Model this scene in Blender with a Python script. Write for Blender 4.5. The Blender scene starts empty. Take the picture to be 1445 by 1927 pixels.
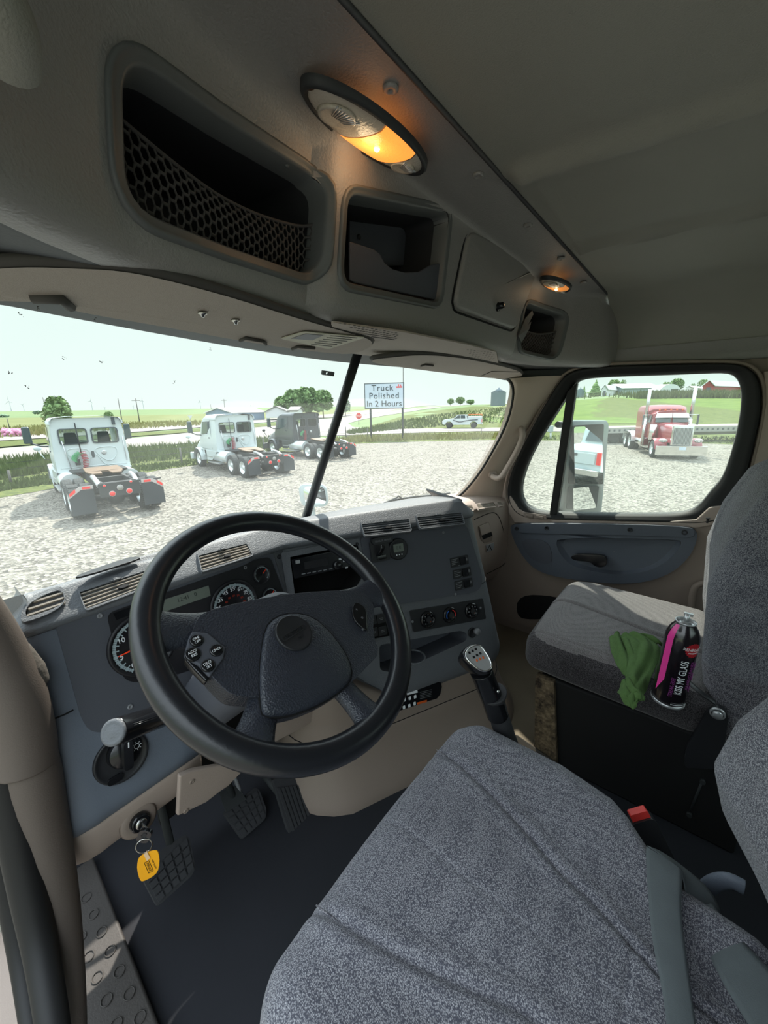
import bpy, bmesh, math, random
from math import sin, cos, tan, radians, pi, sqrt
from mathutils import Vector, Matrix, Euler, noise
from mathutils.geometry import tessellate_polygon
random.seed(7)
SC = bpy.context.scene
COL = SC.collection

# ------------------------------------------------------------------ camera
W_, H_, F_ = 1445, 1927, 740.0
CAM = Vector((-.85, 0, 1.10))
_h, _p, _r = radians(51.5), radians(14.7), radians(1.0)
_f = Vector((sin(_h)*cos(_p), cos(_h)*cos(_p), -sin(_p)))
_rt = Vector((cos(_h), -sin(_h), 0))
_up = _rt.cross(_f)
_R = _rt*cos(_r) - _up*sin(_r)
_U = _up*cos(_r) + _rt*sin(_r)
cd = bpy.data.cameras.new('camera')
cam = bpy.data.objects.new('camera', cd)
COL.objects.link(cam)
cd.sensor_fit = 'AUTO'
cd.sensor_width = 36
cd.lens = 36*F_/H_
cd.clip_start = .02
cd.clip_end = 6000
cam.matrix_world = Matrix(((_R.x, _U.x, -_f.x, CAM.x), (_R.y, _U.y, -_f.y, CAM.y), (_R.z, _U.z, -_f.z, CAM.z), (0, 0, 0, 1)))
SC.camera = cam

# ------------------------------------------------------------------ light
SC.view_settings.view_transform = 'Standard'
SC.view_settings.look = 'None'
SC.view_settings.gamma = 1
SC.view_settings.use_curve_mapping = False
SC.view_settings.exposure = 0.66
world = bpy.data.worlds.new('World')
SC.world = world
world.use_nodes = True
wn = world.node_tree.nodes
wl = world.node_tree.links
wn.clear()
w_out = wn.new('ShaderNodeOutputWorld')
w_bg = wn.new('ShaderNodeBackground')
w_tc = wn.new('ShaderNodeTexCoord')
w_sep = wn.new('ShaderNodeSeparateXYZ')
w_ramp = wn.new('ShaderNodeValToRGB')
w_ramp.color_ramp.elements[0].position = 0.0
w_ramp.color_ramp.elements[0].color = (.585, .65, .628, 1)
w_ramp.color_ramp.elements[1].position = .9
w_ramp.color_ramp.elements[1].color = (1.9, 2.15, 2.35, 1)   # hazy sky overhead, above the view, brightened to light the cab
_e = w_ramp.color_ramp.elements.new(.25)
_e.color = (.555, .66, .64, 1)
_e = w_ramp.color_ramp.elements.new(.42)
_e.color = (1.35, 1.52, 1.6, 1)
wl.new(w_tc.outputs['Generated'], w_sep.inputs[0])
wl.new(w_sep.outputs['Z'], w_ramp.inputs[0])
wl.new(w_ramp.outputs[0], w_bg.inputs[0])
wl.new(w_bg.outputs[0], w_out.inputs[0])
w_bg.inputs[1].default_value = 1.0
SUN_AZ, SUN_EL, SUN_E = radians(50), radians(52), 5.4
sd = bpy.data.lights.new('sun', 'SUN')
sd.energy = SUN_E
sd.angle = radians(1.0)
sd.color = (1, .94, .84)
sun = bpy.data.objects.new('sun', sd)
COL.objects.link(sun)
_sv = Vector((sin(SUN_AZ)*cos(SUN_EL), cos(SUN_AZ)*cos(SUN_EL), sin(SUN_EL)))
sun.rotation_euler = _sv.to_track_quat('Z', 'Y').to_euler()
sun.location = (10, 10, 20)
GZ = -2.0      # level of the gravel lot below the cab floor

# ------------------------------------------------------------------ ray helpers: a point of the photo on a known surface
def ray(px, py):
    return _f + _R*((px - W_/2)/F_) - _U*((py - H_/2)/F_)
def PX(px, py, x):
    d = ray(px, py); return CAM + d*((x - CAM.x)/d.x)
def PY(px, py, y):
    d = ray(px, py); return CAM + d*((y - CAM.y)/d.y)
def PZ(px, py, z):
    d = ray(px, py); return CAM + d*((z - CAM.z)/d.z)
def PD(px, py, t):
    return CAM + ray(px, py)*t
def PP(px, py, o, n):
    d = ray(px, py); return CAM + d*((Vector(o) - CAM).dot(n)/d.dot(n))

class Fr:
    """a local frame on a surface: o origin, u right, v up, n outwards"""
    def __init__(s, o, u, v, n=None):
        s.o = Vector(o); s.u = Vector(u).normalized(); s.v = Vector(v).normalized()
        s.n = Vector(n).normalized() if n is not None else s.u.cross(s.v).normalized()
    def P(s, a, b, c=0):
        return s.o + s.u*a + s.v*b + s.n*c
    def uv(s, px, py, c=0):
        q = PP(px, py, s.P(0, 0, c), s.n) - s.o
        return (q.dot(s.u), q.dot(s.v))
    def at(s, px, py, c=0):
        a, b = s.uv(px, py, c); return s.P(a, b, c)
    def sub(s, a, b, c=0, rot=0):
        cr, sr = cos(rot), sin(rot)
        return Fr(s.P(a, b, c), s.u*cr + s.v*sr, s.v*cr - s.u*sr, s.n)

# ------------------------------------------------------------------ materials
def srgb(r, g, b):
    f = lambda c: (c/255/12.92) if c/255 <= .04045 else ((c/255 + .055)/1.055)**2.4
    return (f(r), f(g), f(b), 1)
def mat(name, c, rough=.6, bump=0, scale=400, metal=0, spec=.4, vary=0, vscale=20, alpha=1, emit=None, estr=0, coat=0, btype='noise', detail=4):
    m = bpy.data.materials.new(name); m.use_nodes = True
    nt = m.node_tree; n = nt.nodes; l = nt.links
    b = n['Principled BSDF']
    b.inputs['Base Color'].default_value = c
    b.inputs['Roughness'].default_value = rough
    b.inputs['Metallic'].default_value = metal
    b.inputs['Specular IOR Level'].default_value = spec
    if coat:
        b.inputs['Coat Weight'].default_value = coat; b.inputs['Coat Roughness'].default_value = .08
    if emit:
        b.inputs['Emission Color'].default_value = emit; b.inputs['Emission Strength'].default_value = estr
    tc = n.new('ShaderNodeTexCoord')
    if vary:
        t = n.new('ShaderNodeTexNoise'); t.inputs['Scale'].default_value = vscale; t.inputs['Detail'].default_value = detail
        l.new(tc.outputs['Object'], t.inputs['Vector'])
        mx = n.new('ShaderNodeMixRGB'); mx.blend_type = 'MIX'
        k1 = 1 - vary; k2 = 1 + vary
        mx.inputs[1].default_value = (c[0]*k1, c[1]*k1, c[2]*k1, 1); mx.inputs[2].default_value = (c[0]*k2, c[1]*k2, c[2]*k2, 1)
        l.new(t.outputs['Fac'], mx.inputs[0]); l.new(mx.outputs[0], b.inputs['Base Color'])
    if bump:
        if btype == 'voronoi':
            t = n.new('ShaderNodeTexVoronoi'); out = t.outputs['Distance']
        else:
            t = n.new('ShaderNodeTexNoise'); t.inputs['Detail'].default_value = 3; out = t.outputs['Fac']
        t.inputs['Scale'].default_value = scale
        l.new(tc.outputs['Object'], t.inputs['Vector'])
        bp = n.new('ShaderNodeBump'); bp.inputs['Strength'].default_value = bump; bp.inputs['Distance'].default_value = .001
        l.new(out, bp.inputs['Height']); l.new(bp.outputs[0], b.inputs['Normal'])
    return m

def fabric(name, c1, c2, scale=420, rib=False, rnd=.75):
    m = bpy.data.materials.new(name); m.use_nodes = True
    nt = m.node_tree; n = nt.nodes; l = nt.links
    b = n['Principled BSDF']; b.inputs['Roughness'].default_value = .95; b.inputs['Specular IOR Level'].default_value = .15
    b.inputs['Sheen Weight'].default_value = .15
    tc = n.new('ShaderNodeTexCoord')
    mp = n.new('ShaderNodeMapping'); l.new(tc.outputs['Object'], mp.inputs[0])
    if rib: mp.inputs['Scale'].default_value = (1, 1, 1)
    v = n.new('ShaderNodeTexVoronoi'); v.inputs['Scale'].default_value = scale; v.inputs['Randomness'].default_value = rnd
    l.new(mp.outputs[0], v.inputs['Vector'])
    w = n.new('ShaderNodeTexNoise'); w.inputs['Scale'].default_value = scale*.9; w.inputs['Detail'].default_value = 2
    l.new(mp.outputs[0], w.inputs['Vector'])
    big = n.new('ShaderNodeTexNoise'); big.inputs['Scale'].default_value = 9; big.inputs['Detail'].default_value = 5
    l.new(mp.outputs[0], big.inputs['Vector'])
    r = n.new('ShaderNodeValToRGB'); r.color_ramp.elements[0].position = .18; r.color_ramp.elements[1].position = .72
    r.color_ramp.elements[0].color = c1; r.color_ramp.elements[1].color = c2
    ma = n.new('ShaderNodeMath'); ma.operation = 'MULTIPLY_ADD'; ma.inputs[1].default_value = -.75; ma.inputs[2].default_value = .62
    l.new(v.outputs['Distance'], ma.inputs[0])
    mb_ = n.new('ShaderNodeMath'); mb_.operation = 'MULTIPLY_ADD'; mb_.inputs[1].default_value = .7
    l.new(w.outputs['Fac'], mb_.inputs[0]); mc = n.new('ShaderNodeMath'); mc.operation = 'SUBTRACT'; mc.inputs[1].default_value = .30
    l.new(ma.outputs[0], mc.inputs[0]); l.new(mc.outputs[0], mb_.inputs[2]); l.new(mb_.outputs[0], r.inputs[0])
    mx = n.new('ShaderNodeMixRGB'); mx.blend_type = 'MULTIPLY'; mx.inputs[0].default_value = .35
    l.new(r.outputs[0], mx.inputs[1]); l.new(big.outputs['Fac'], mx.inputs[2])
    l.new(mx.outputs[0], b.inputs['Base Color'])
    bp = n.new('ShaderNodeBump'); bp.inputs['Strength'].default_value = .5; bp.inputs['Distance'].default_value = .0012
    l.new(v.outputs['Distance'], bp.inputs['Height']); l.new(bp.outputs[0], b.inputs['Normal'])
    return m

def thin_glass(name, tint=(1, 1, 1, 1), veil=.05, dcol=(.9, .95, .92, 1), gloss=.06):
    m = bpy.data.materials.new(name); m.use_nodes = True
    nt = m.node_tree; n = nt.nodes; l = nt.links; n.clear()
    o = n.new('ShaderNodeOutputMaterial'); t = n.new('ShaderNodeBsdfTransparent'); t.inputs[0].default_value = tint
    g = n.new('ShaderNodeBsdfGlossy'); g.inputs['Roughness'].default_value = .02
    fr = n.new('ShaderNodeLayerWeight'); fr.inputs[0].default_value = .15
    mu = n.new('ShaderNodeMath'); mu.operation = 'MULTIPLY'; mu.inputs[1].default_value = gloss*4
    l.new(fr.outputs['Fresnel'], mu.inputs[0])
    m1 = n.new('ShaderNodeMixShader'); l.new(mu.outputs[0], m1.inputs[0]); l.new(t.outputs[0], m1.inputs[1]); l.new(g.outputs[0], m1.inputs[2])
    d = n.new('ShaderNodeBsdfTranslucent'); d.inputs[0].default_value = dcol  # pale translucent veil: haze over the view put into the glass
    tc = n.new('ShaderNodeTexCoord'); nz = n.new('ShaderNodeTexNoise'); nz.inputs['Scale'].default_value = 6; nz.inputs['Detail'].default_value = 6
    l.new(tc.outputs['Object'], nz.inputs['Vector'])
    m2m = n.new('ShaderNodeMath'); m2m.operation = 'MULTIPLY'; m2m.inputs[1].default_value = veil*2; l.new(nz.outputs['Fac'], m2m.inputs[0])
    m2 = n.new('ShaderNodeMixShader'); l.new(m2m.outputs[0], m2.inputs[0]); l.new(m1.outputs[0], m2.inputs[1]); l.new(d.outputs[0], m2.inputs[2])
    l.new(m2.outputs[0], o.inputs[0])
    return m

def ground_mat(name, cols, scale, bump=.6, bscale=None, dist=.02, speck=None):
    m = bpy.data.materials.new(name); m.use_nodes = True
    nt = m.node_tree; n = nt.nodes; l = nt.links
    b = n['Principled BSDF']; b.inputs['Roughness'].default_value = .95; b.inputs['Specular IOR Level'].default_value = .1
    tc = n.new('ShaderNodeTexCoord')
    t = n.new('ShaderNodeTexNoise'); t.inputs['Scale'].default_value = scale; t.inputs['Detail'].default_value = 8; t.inputs['Roughness'].default_value = .7
    l.new(tc.outputs['Object'], t.inputs['Vector'])
    r = n.new('ShaderNodeValToRGB'); r.color_ramp.elements[0].position = .35; r.color_ramp.elements[1].position = .65
    r.color_ramp.elements[0].color = cols[0]; r.color_ramp.elements[1].color = cols[1]
    l.new(t.outputs['Fac'], r.inputs[0])
    out = r.outputs[0]
    v = n.new('ShaderNodeTexVoronoi'); v.inputs['Scale'].default_value = bscale or scale*4
    l.new(tc.outputs['Object'], v.inputs['Vector'])
    if speck:
        mx = n.new('ShaderNodeMixRGB'); mx.blend_type = 'MIX'; mx.inputs[2].default_value = speck
        rr = n.new('ShaderNodeValToRGB'); rr.color_ramp.elements[0].position = .45; rr.color_ramp.elements[1].position = .62
        vv = n.new('ShaderNodeSeparateColor'); l.new(v.outputs['Color'], vv.inputs[0]); l.new(vv.outputs[0], rr.inputs[0])
        l.new(rr.outputs[0], mx.inputs[0]); l.new(out, mx.inputs[1]); out = mx.outputs[0]
    l.new(out, b.inputs['Base Color'])
    if bump:
        bp = n.new('ShaderNodeBump'); bp.inputs['Strength'].default_value = bump; bp.inputs['Distance'].default_value = dist
        l.new(v.outputs['Distance'], bp.inputs['Height']); l.new(bp.outputs[0], b.inputs['Normal'])
    return m

M = {}
M['headliner'] = mat('headliner_vinyl', srgb(138, 137, 129), .8, .7, 500, vary=.06, vscale=6)
M['header'] = mat('header_plastic', srgb(137, 135, 133), .48, .9, 330, spec=.5)
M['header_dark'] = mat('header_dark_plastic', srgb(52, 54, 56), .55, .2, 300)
M['rim'] = mat('bin_rim_plastic', srgb(94, 97, 97), .45, .2, 500, spec=.45)
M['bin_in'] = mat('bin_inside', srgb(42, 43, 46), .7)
M['net'] = mat('net_cord', srgb(72, 70, 69), .85)
M['visor'] = mat('visor_cloth', srgb(158, 150, 141), .9, .6, 700, vary=.1, vscale=300)
M['visor_edge'] = mat('visor_edging', srgb(70, 68, 66), .8)
M['sticker'] = mat('warning_sticker', srgb(175, 172, 155), .6, vary=.12, vscale=60)
M['dash'] = mat('dash_grey_plastic', srgb(94, 97, 102), .5, 1, 380, spec=.45)
M['dash_face'] = mat('dash_face_charcoal', srgb(74, 77, 85), .6, .25, 900, spec=.4)
M['dash_blue'] = mat('dash_blue_grey', srgb(98, 106, 118), .55, .35, 600, spec=.45)
M['pillar_dimmed'] = mat('pillar_taupe_dimmed', srgb(90, 81, 75), .6, .3, 500)  # pillar taupe darkened to offset the strong light at the open door
M['door_blue'] = mat('door_inset_plastic', srgb(78, 84, 94), .5, .4, 500, spec=.45)
M['taupe'] = mat('taupe_plastic', srgb(162, 147, 137), .55, .35, 500, spec=.4)
M['taupe_dark'] = mat('taupe_dark_plastic', srgb(132, 119, 109), .6, .3, 500, spec=.35)
M['pillar'] = mat('pillar_taupe', srgb(188, 171, 157), .6, .25, 500)
M['black'] = mat('black_plastic', srgb(36, 37, 40), .45, .15, 700)
M['gloss'] = mat('gloss_black_plastic', srgb(20, 21, 24), .18, spec=.5)
M['void'] = mat('dark_recess', srgb(14, 14, 16), .9)
M['rubber'] = mat('black_rubber', srgb(48, 49, 52), .75, .3, 150)
M['seal'] = mat('door_seal_rubber', srgb(20, 20, 21), .6, .2, 60)
M['leather'] = mat('wheel_leather', srgb(44, 48, 57), .38, .8, 380, spec=.5, btype='voronoi')
M['wheelrim'] = mat('wheel_rim_skin', srgb(27, 29, 34), .3, .25, 150, spec=.55)
M['floor'] = mat('floor_mat', srgb(30, 32, 38), .85, .5, 60, vary=.25, vscale=5)
M['tunnel'] = mat('tunnel_floor', srgb(110, 100, 84), .85, .3, 100, vary=.2, vscale=7)
M['sill'] = mat('sill_plate', srgb(62, 59, 57), .6, .5, 300, vary=.12, vscale=12)
M['seat'] = fabric('seat_cloth', srgb(86, 87, 98), srgb(202, 202, 208), 600)
M['seat_rib'] = fabric('seat_side_cloth', srgb(78, 77, 86), srgb(200, 197, 203), 520)
M['seat2'] = fabric('worn_seat_cloth', srgb(94, 90, 91), srgb(182, 177, 176), 900)
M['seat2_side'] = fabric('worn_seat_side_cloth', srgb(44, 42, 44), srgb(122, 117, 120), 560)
M['seatbase'] = mat('seat_base_black', srgb(20, 20, 21), .8)
M['belt'] = mat('belt_webbing', srgb(92, 99, 102), .7, .5, 700, vary=.1, vscale=50)
M['red'] = mat('red_button', srgb(220, 60, 55), .4)
M['steel'] = mat('bright_steel', srgb(200, 200, 198), .25, metal=1)
M['chrome'] = mat('chrome', srgb(225, 225, 225), .08, metal=1)
M['silver'] = mat('silver_plastic', srgb(190, 192, 195), .3, metal=.6)
M['white'] = mat('white_print', srgb(225, 228, 232), .6)
M['grey_print'] = mat('grey_print', srgb(120, 122, 126), .6)
M['dial'] = mat('dial_black', srgb(22, 22, 27), .5)
M['tick'] = mat('dial_scale', srgb(150, 165, 170), .6)
M['needle'] = mat('needle_orange', srgb(255, 70, 25), .5)
M['redprint'] = mat('red_print', srgb(150, 50, 30), .6)
M['lcd'] = mat('lcd_screen', srgb(100, 108, 100), .35)
M['lcd_ink'] = mat('lcd_digits', srgb(40, 48, 44), .5)
M['vent_slat'] = mat('vent_slat', srgb(150, 142, 132), .5)
M['orange'] = mat('orange_print', srgb(205, 90, 30), .6)
M['yellow_tag'] = mat('yellow_tag', srgb(245, 170, 10), .5)
M['clear'] = mat('clear_tab', srgb(225, 190, 150), .3)
M['blue'] = mat('blue_print', srgb(40, 110, 210), .6)
M['cloth_green'] = mat('green_microfibre', srgb(76, 104, 56), .95, 1, 500, vary=.25, vscale=120)
M['can'] = mat('can_black', srgb(26, 22, 27), .2, spec=.6, coat=.4)
M['pink'] = mat('can_pink', srgb(222, 64, 150), .3)
M['purple'] = mat('can_purple', srgb(130, 55, 125), .4)
M['can_red'] = mat('can_red', srgb(165, 35, 45), .4)
M['lamp_lens'] = mat('lamp_lens_clear', srgb(200, 190, 175), .15, .8, 300, spec=.6)
M['lamp_warm'] = mat('lamp_lens_lit', srgb(250, 170, 90), .3, .8, 300, emit=srgb(255, 150, 60), estr=.75)
M['lamp_warm2'] = mat('lamp_lens_dim', srgb(235, 165, 100), .3, .8, 300, emit=srgb(255, 150, 60), estr=.3)
M['bulb'] = mat('bulb', srgb(255, 220, 160), .3, emit=srgb(255, 215, 150), estr=9)
M['woodish'] = None
M['brownblk'] = mat('scuffed_rubber', srgb(60, 56, 50), .9, .5, 60)
M['windshield'] = thin_glass('windshield_glass', (.97, 1, .985, 1), .045)
M['sideglass'] = thin_glass('side_glass', (.94, .985, .96, 1), .035)
# outside
M['woodish'] = ground_mat('worn_brown_board', (srgb(46, 40, 36), srgb(128, 112, 90)), 38, .8, 90, .004)
M['gravel'] = ground_mat('gravel', (srgb(108, 104, 98), srgb(160, 156, 146)), 1.6, 1.0, 13, .07, srgb(182, 177, 166))
M['grass'] = ground_mat('grass', (srgb(82, 98, 56), srgb(112, 122, 72)), .6, .6, 6, .05, srgb(118, 128, 72))
M['grass_bright'] = ground_mat('pasture', (srgb(100, 124, 60), srgb(124, 146, 72)), .25, .4, 3, .05)
M['field'] = ground_mat('far_field', (srgb(116, 142, 100), srgb(140, 156, 112)), .02, 0, 1)  # distance haze mixed into this pale green
M['fieldtan'] = ground_mat('dry_field', (srgb(120, 130, 84), srgb(142, 146, 98)), .08, .3, 1)
M['road'] = ground_mat('road_concrete', (srgb(160, 155, 150), srgb(178, 172, 166)), .5, .1, 5)
M['blade'] = mat('grass_blades', srgb(106, 124, 66), .9, vary=.3, vscale=3)
M['blade_dry'] = mat('dry_grass', srgb(168, 166, 100), .9, vary=.2, vscale=3)
M['corn'] = mat('corn', srgb(104, 120, 60), .9, vary=.3, vscale=2)
M['leaf'] = mat('tree_leaves', srgb(112, 138, 88), .9, vary=.4, vscale=1.2)  # lightened, with haze put into the leaf colour
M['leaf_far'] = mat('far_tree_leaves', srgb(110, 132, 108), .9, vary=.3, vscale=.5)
M['bark'] = mat('bark', srgb(110, 96, 80), .9)
M['truck_white'] = mat('truck_white_paint', srgb(218, 230, 232), .3, coat=.3)
M['truck_white2'] = mat('fairing_white', srgb(196, 208, 212), .4)
M['truck_black'] = mat('truck_black_paint', srgb(48, 56, 62), .25, coat=.6)
M['maroon'] = mat('truck_maroon_paint', srgb(134, 44, 56), .25, coat=.6)
M['tyre'] = mat('tyre', srgb(70, 74, 76), .9, .6, 20)
M['tread'] = mat('tyre_tread', srgb(96, 100, 100), .9)
M['frame'] = mat('chassis', srgb(62, 66, 68), .7)
M['grease'] = mat('fifth_wheel_plate', srgb(132, 108, 86), .6, vary=.3, vscale=6)
M['flap'] = mat('mud_flap', srgb(66, 72, 78), .8)
M['reflector'] = mat('red_reflector', srgb(226, 52, 48), .4)
M['whitetape'] = mat('white_tape', srgb(225, 215, 212), .5)
M['darkglass'] = mat('dark_glass', srgb(58, 72, 76), .1, spec=.6)
M['cabglass'] = thin_glass('truck_rear_glass', (.75, .8, .78, 1), .03)
M['hose_red'] = mat('red_hose', srgb(160, 40, 55), .5)
M['hose_green'] = mat('green_hose', srgb(70, 150, 100), .5)
M['sign_white'] = mat('sign_face', srgb(222, 234, 250), .5)
M['sign_text'] = mat('sign_lettering', srgb(52, 60, 66), .6)
M['sign_frame'] = mat('sign_frame', srgb(70, 76, 80), .6)
M['stop'] = mat('stop_red', srgb(200, 60, 55), .5)
M['barn_blue'] = mat('blue_shed', srgb(150, 176, 200), .6)
M['barn_white'] = mat('white_building', srgb(226, 230, 232), .6)
M['barn_roof'] = mat('pale_roof', srgb(236, 238, 238), .5)
M['barn_grey'] = mat('grey_green_barn', srgb(168, 188, 184), .6)
M['barn_red'] = mat('red_barn', srgb(178, 70, 68), .6)
M['roof_grey'] = mat('grey_shingles', srgb(150, 150, 148), .8)
M['bin_steel'] = mat('grain_bin_steel', srgb(150, 166, 174), .4, metal=.3)
M['pole'] = mat('pole_wood', srgb(128, 126, 122), .9)
M['turbine'] = mat('turbine_white', srgb(206, 216, 220), .5)
M['trailer'] = mat('trailer_deck', srgb(206, 200, 188), .7)
M['trailer_side'] = mat('trailer_side_rail', srgb(186, 186, 180), .5)
M['pinkflower'] = mat('pink_flowers', srgb(200, 140, 170), .9)
M['mirror'] = mat('mirror_glass', srgb(235, 240, 240), .015, metal=1)
M['mirror_shell'] = mat('mirror_shell', srgb(120, 132, 134), .35, coat=.3)
M['hoodwhite'] = mat('hood_white', srgb(210, 220, 220), .4)

for _k, _f2 in [(k, .56) for k in ('gravel', 'field', 'fieldtan', 'road', 'barn_blue', 'barn_grey', 'barn_red', 'roof_grey', 'bin_steel', 'trailer', 'trailer_side', 'turbine', 'hoodwhite', 'whitetape', 'pole', 'tyre', 'tread', 'flap', 'frame', 'grease')] + [(k, .72) for k in ('truck_white', 'truck_white2', 'barn_white', 'barn_roof', 'sign_white')] + [(k, .52) for k in ('grass', 'grass_bright', 'blade', 'blade_dry', 'corn')]:
    for _n in M[_k].node_tree.nodes:
        if _n.type == 'VALTORGB' and len(_n.color_ramp.elements) == 2 and _n.color_ramp.elements[1].color[0] < .99:
            for _e in _n.color_ramp.elements: _e.color = (_e.color[0]*_f2, _e.color[1]*_f2, _e.color[2]*_f2, 1)
        if _n.type == 'MIX_RGB':
            for _i in (1, 2):
                if not _n.inputs[_i].is_linked: _c = _n.inputs[_i].default_value; _n.inputs[_i].default_value = (_c[0]*_f2, _c[1]*_f2, _c[2]*_f2, 1)
        if _n.type == 'BSDF_PRINCIPLED' and not _n.inputs[0].is_linked: _c = _n.inputs[0].default_value; _n.inputs[0].default_value = (_c[0]*_f2, _c[1]*_f2, _c[2]*_f2, 1)

# ------------------------------------------------------------------ mesh builder
class MB:
    def __init__(s, mats=None):
        s.v = []; s.f = []; s.mi = []; s.sm = []
    def add(s, vs, fs, mi=0, smooth=False):
        b = len(s.v); s.v += [Vector(p) for p in vs]
        for f in fs:
            s.f.append([b + i for i in f]); s.mi.append(mi); s.sm.append(smooth)
        return s
    def box(s, c, size, R=None, mi=0, taper=None):
        x, y, z = [q/2 for q in size]; vs = []
        for k in (-1, 1):
            t = taper if (taper and k > 0) else (1, 1)
            for a, b in ((-1, -1), (1, -1), (1, 1), (-1, 1)):
                p = Vector((a*x*t[0], b*y*t[1], k*z))
                vs.append(Vector(c) + (R @ p if R else p))
        return s.add(vs, [(0, 3, 2, 1), (4, 5, 6, 7), (0, 1, 5, 4), (1, 2, 6, 5), (2, 3, 7, 6), (3, 0, 4, 7)], mi)
    def fbox(s, fr, a, b, c0, c1, mi=0):
        """box on frame fr: a=(u0,u1) b=(v0,v1), from c0 to c1 along n"""
        vs = [fr.P(x, y, z) for z in (c0, c1) for x, y in ((a[0], b[0]), (a[1], b[0]), (a[1], b[1]), (a[0], b[1]))]
        return s.add(vs, [(0, 3, 2, 1), (4, 5, 6, 7), (0, 1, 5, 4), (1, 2, 6, 5), (2, 3, 7, 6), (3, 0, 4, 7)], mi)
    def tube(s, pts, r, seg=12, closed=False, mi=0, flat=1, upv=None, cap=True, smooth=True):
        pts = [Vector(p) for p in pts]; n = len(pts); rings = []
        rr = r if isinstance(r, (list, tuple)) else [r]*n
        if len(rr) != n:
            q = [(k/(len(rr)-1), v) for k, v in enumerate(rr)]; rr = [interp(i/(n-1), q) for i in range(n)]
        prev = None
        for i, p in enumerate(pts):
            if closed: t = pts[(i+1) % n] - pts[i-1]
            else: t = pts[min(i+1, n-1)] - pts[max(i-1, 0)]
            t.normalize()
            if prev is None:
                a = Vector(upv) if upv is not None else (Vector((0, 0, 1)) if abs(t.z) < .9 else Vector((1, 0, 0)))
            else: a = prev
            if upv is not None: a = Vector(upv)
            a = (a - t*a.dot(t)).normalized(); prev = a
            b = t.cross(a)
            rings.append([p + (a*cos(2*pi*k/seg)*flat + b*sin(2*pi*k/seg))*rr[i] for k in range(seg)])
        vs = [q for g in rings for q in g]; fs = []
        m = n if closed else n-1
        for i in range(m):
            j = (i+1) % n
            for k in range(seg):
                k2 = (k+1) % seg
                fs.append((i*seg+k, i*seg+k2, j*seg+k2, j*seg+k))
        s.add(vs, fs, mi, smooth)
        if cap and not closed:
            s.add(rings[0], [tuple(range(seg))[::-1]], mi); s.add(rings[-1], [tuple(range(seg))], mi)
        return s
    def cyl(s, a, b, r, seg=20, mi=0, r2=None):
        return s.tube([a, b], [r, r if r2 is None else r2], seg, mi=mi)
    def lathe(s, o, ax, prof, seg=24, mi=0, u=None, smooth=True, closed_ends=True):
        o = Vector(o); ax = Vector(ax).normalized()
        u = Vector(u) if u is not None else (Vector((0, 0, 1)) if abs(ax.z) < .9 else Vector((1, 0, 0)))
        u = (u - ax*u.dot(ax)).normalized(); w = ax.cross(u)
        vs = []; fs = []
        for (r, h) in prof:
            for k in range(seg):
                t = 2*pi*k/seg
                vs.append(o + ax*h + (u*cos(t) + w*sin(t))*r)
        for i in range(len(prof)-1):
            for k in range(seg):
                k2 = (k+1) % seg
                fs.append((i*seg+k, i*seg+k2, (i+1)*seg+k2, (i+1)*seg+k))
        s.add(vs, fs, mi, smooth)
        if closed_ends:
            if prof[0][0] > 1e-5: s.add(vs[:seg], [tuple(range(seg))[::-1]], mi)
            if prof[-1][0] > 1e-5: s.add(vs[-seg:], [tuple(range(seg))], mi)
        return s
    def prism(s, poly, n, t, mi=0, mside=None, hole=None):
        """3D planar polygon extruded by n*t"""
        poly = [Vector(p) for p in poly]; off = Vector(n)*t; k = len(poly)
        loops = [poly] + ([[Vector(p) for p in hole]] if hole else [])
        tri = tessellate_polygon(loops)
        flat = [p for L in loops for p in L]; N = len(flat)
        vs = flat + [p + off for p in flat]
        nn = Vector((0, 0, 0))
        for i in range(k): nn += poly[i].cross(poly[(i+1) % k])
        flip = nn.dot(off) < 0
        for T in tri:
            a, b, c = [flat[i] for i in T]
            up = (b-a).cross(c-a).dot(off) > 0
            T = tuple(T) if up else tuple(T)[::-1]
            s.add([vs[i] for i in T], [(2, 1, 0)], mi); s.add([vs[i+N] for i in T], [(0, 1, 2)], mi)
        ms = mi if mside is None else mside
        st = 0
        for li, L in enumerate(loops):
            m = len(L)
            a_ = Vector((0, 0, 0))
            for i in range(m): a_ += L[i].cross(L[(i+1) % m])
            ccw = a_.dot(off) > 0
            if li: ccw = not ccw
            for i in range(m):
                j = (i+1) % m
                q = [L[i], L[j], L[j]+off, L[i]+off]
                if not ccw: q = q[::-1]
                s.add(q, [(0, 1, 2, 3)], ms)
            st += m
        return s
    def disc(s, fr, a, b, r, c0, c1, seg=28, mi=0, ry=None):
        ry = ry or r
        poly = [fr.P(a + r*cos(2*pi*k/seg), b + ry*sin(2*pi*k/seg), c0) for k in range(seg)]
        return s.prism(poly, fr.n, c1-c0, mi)
    def ringdisc(s, fr, a, b, r0, r1, c0, c1, seg=36, mi=0):
        o = [fr.P(a + r1*cos(2*pi*k/seg), b + r1*sin(2*pi*k/seg), c0) for k in range(seg)]
        h = [fr.P(a + r0*cos(2*pi*k/seg), b + r0*sin(2*pi*k/seg), c0) for k in range(seg)]
        return s.prism(o, fr.n, c1-c0, mi, hole=h)
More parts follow.
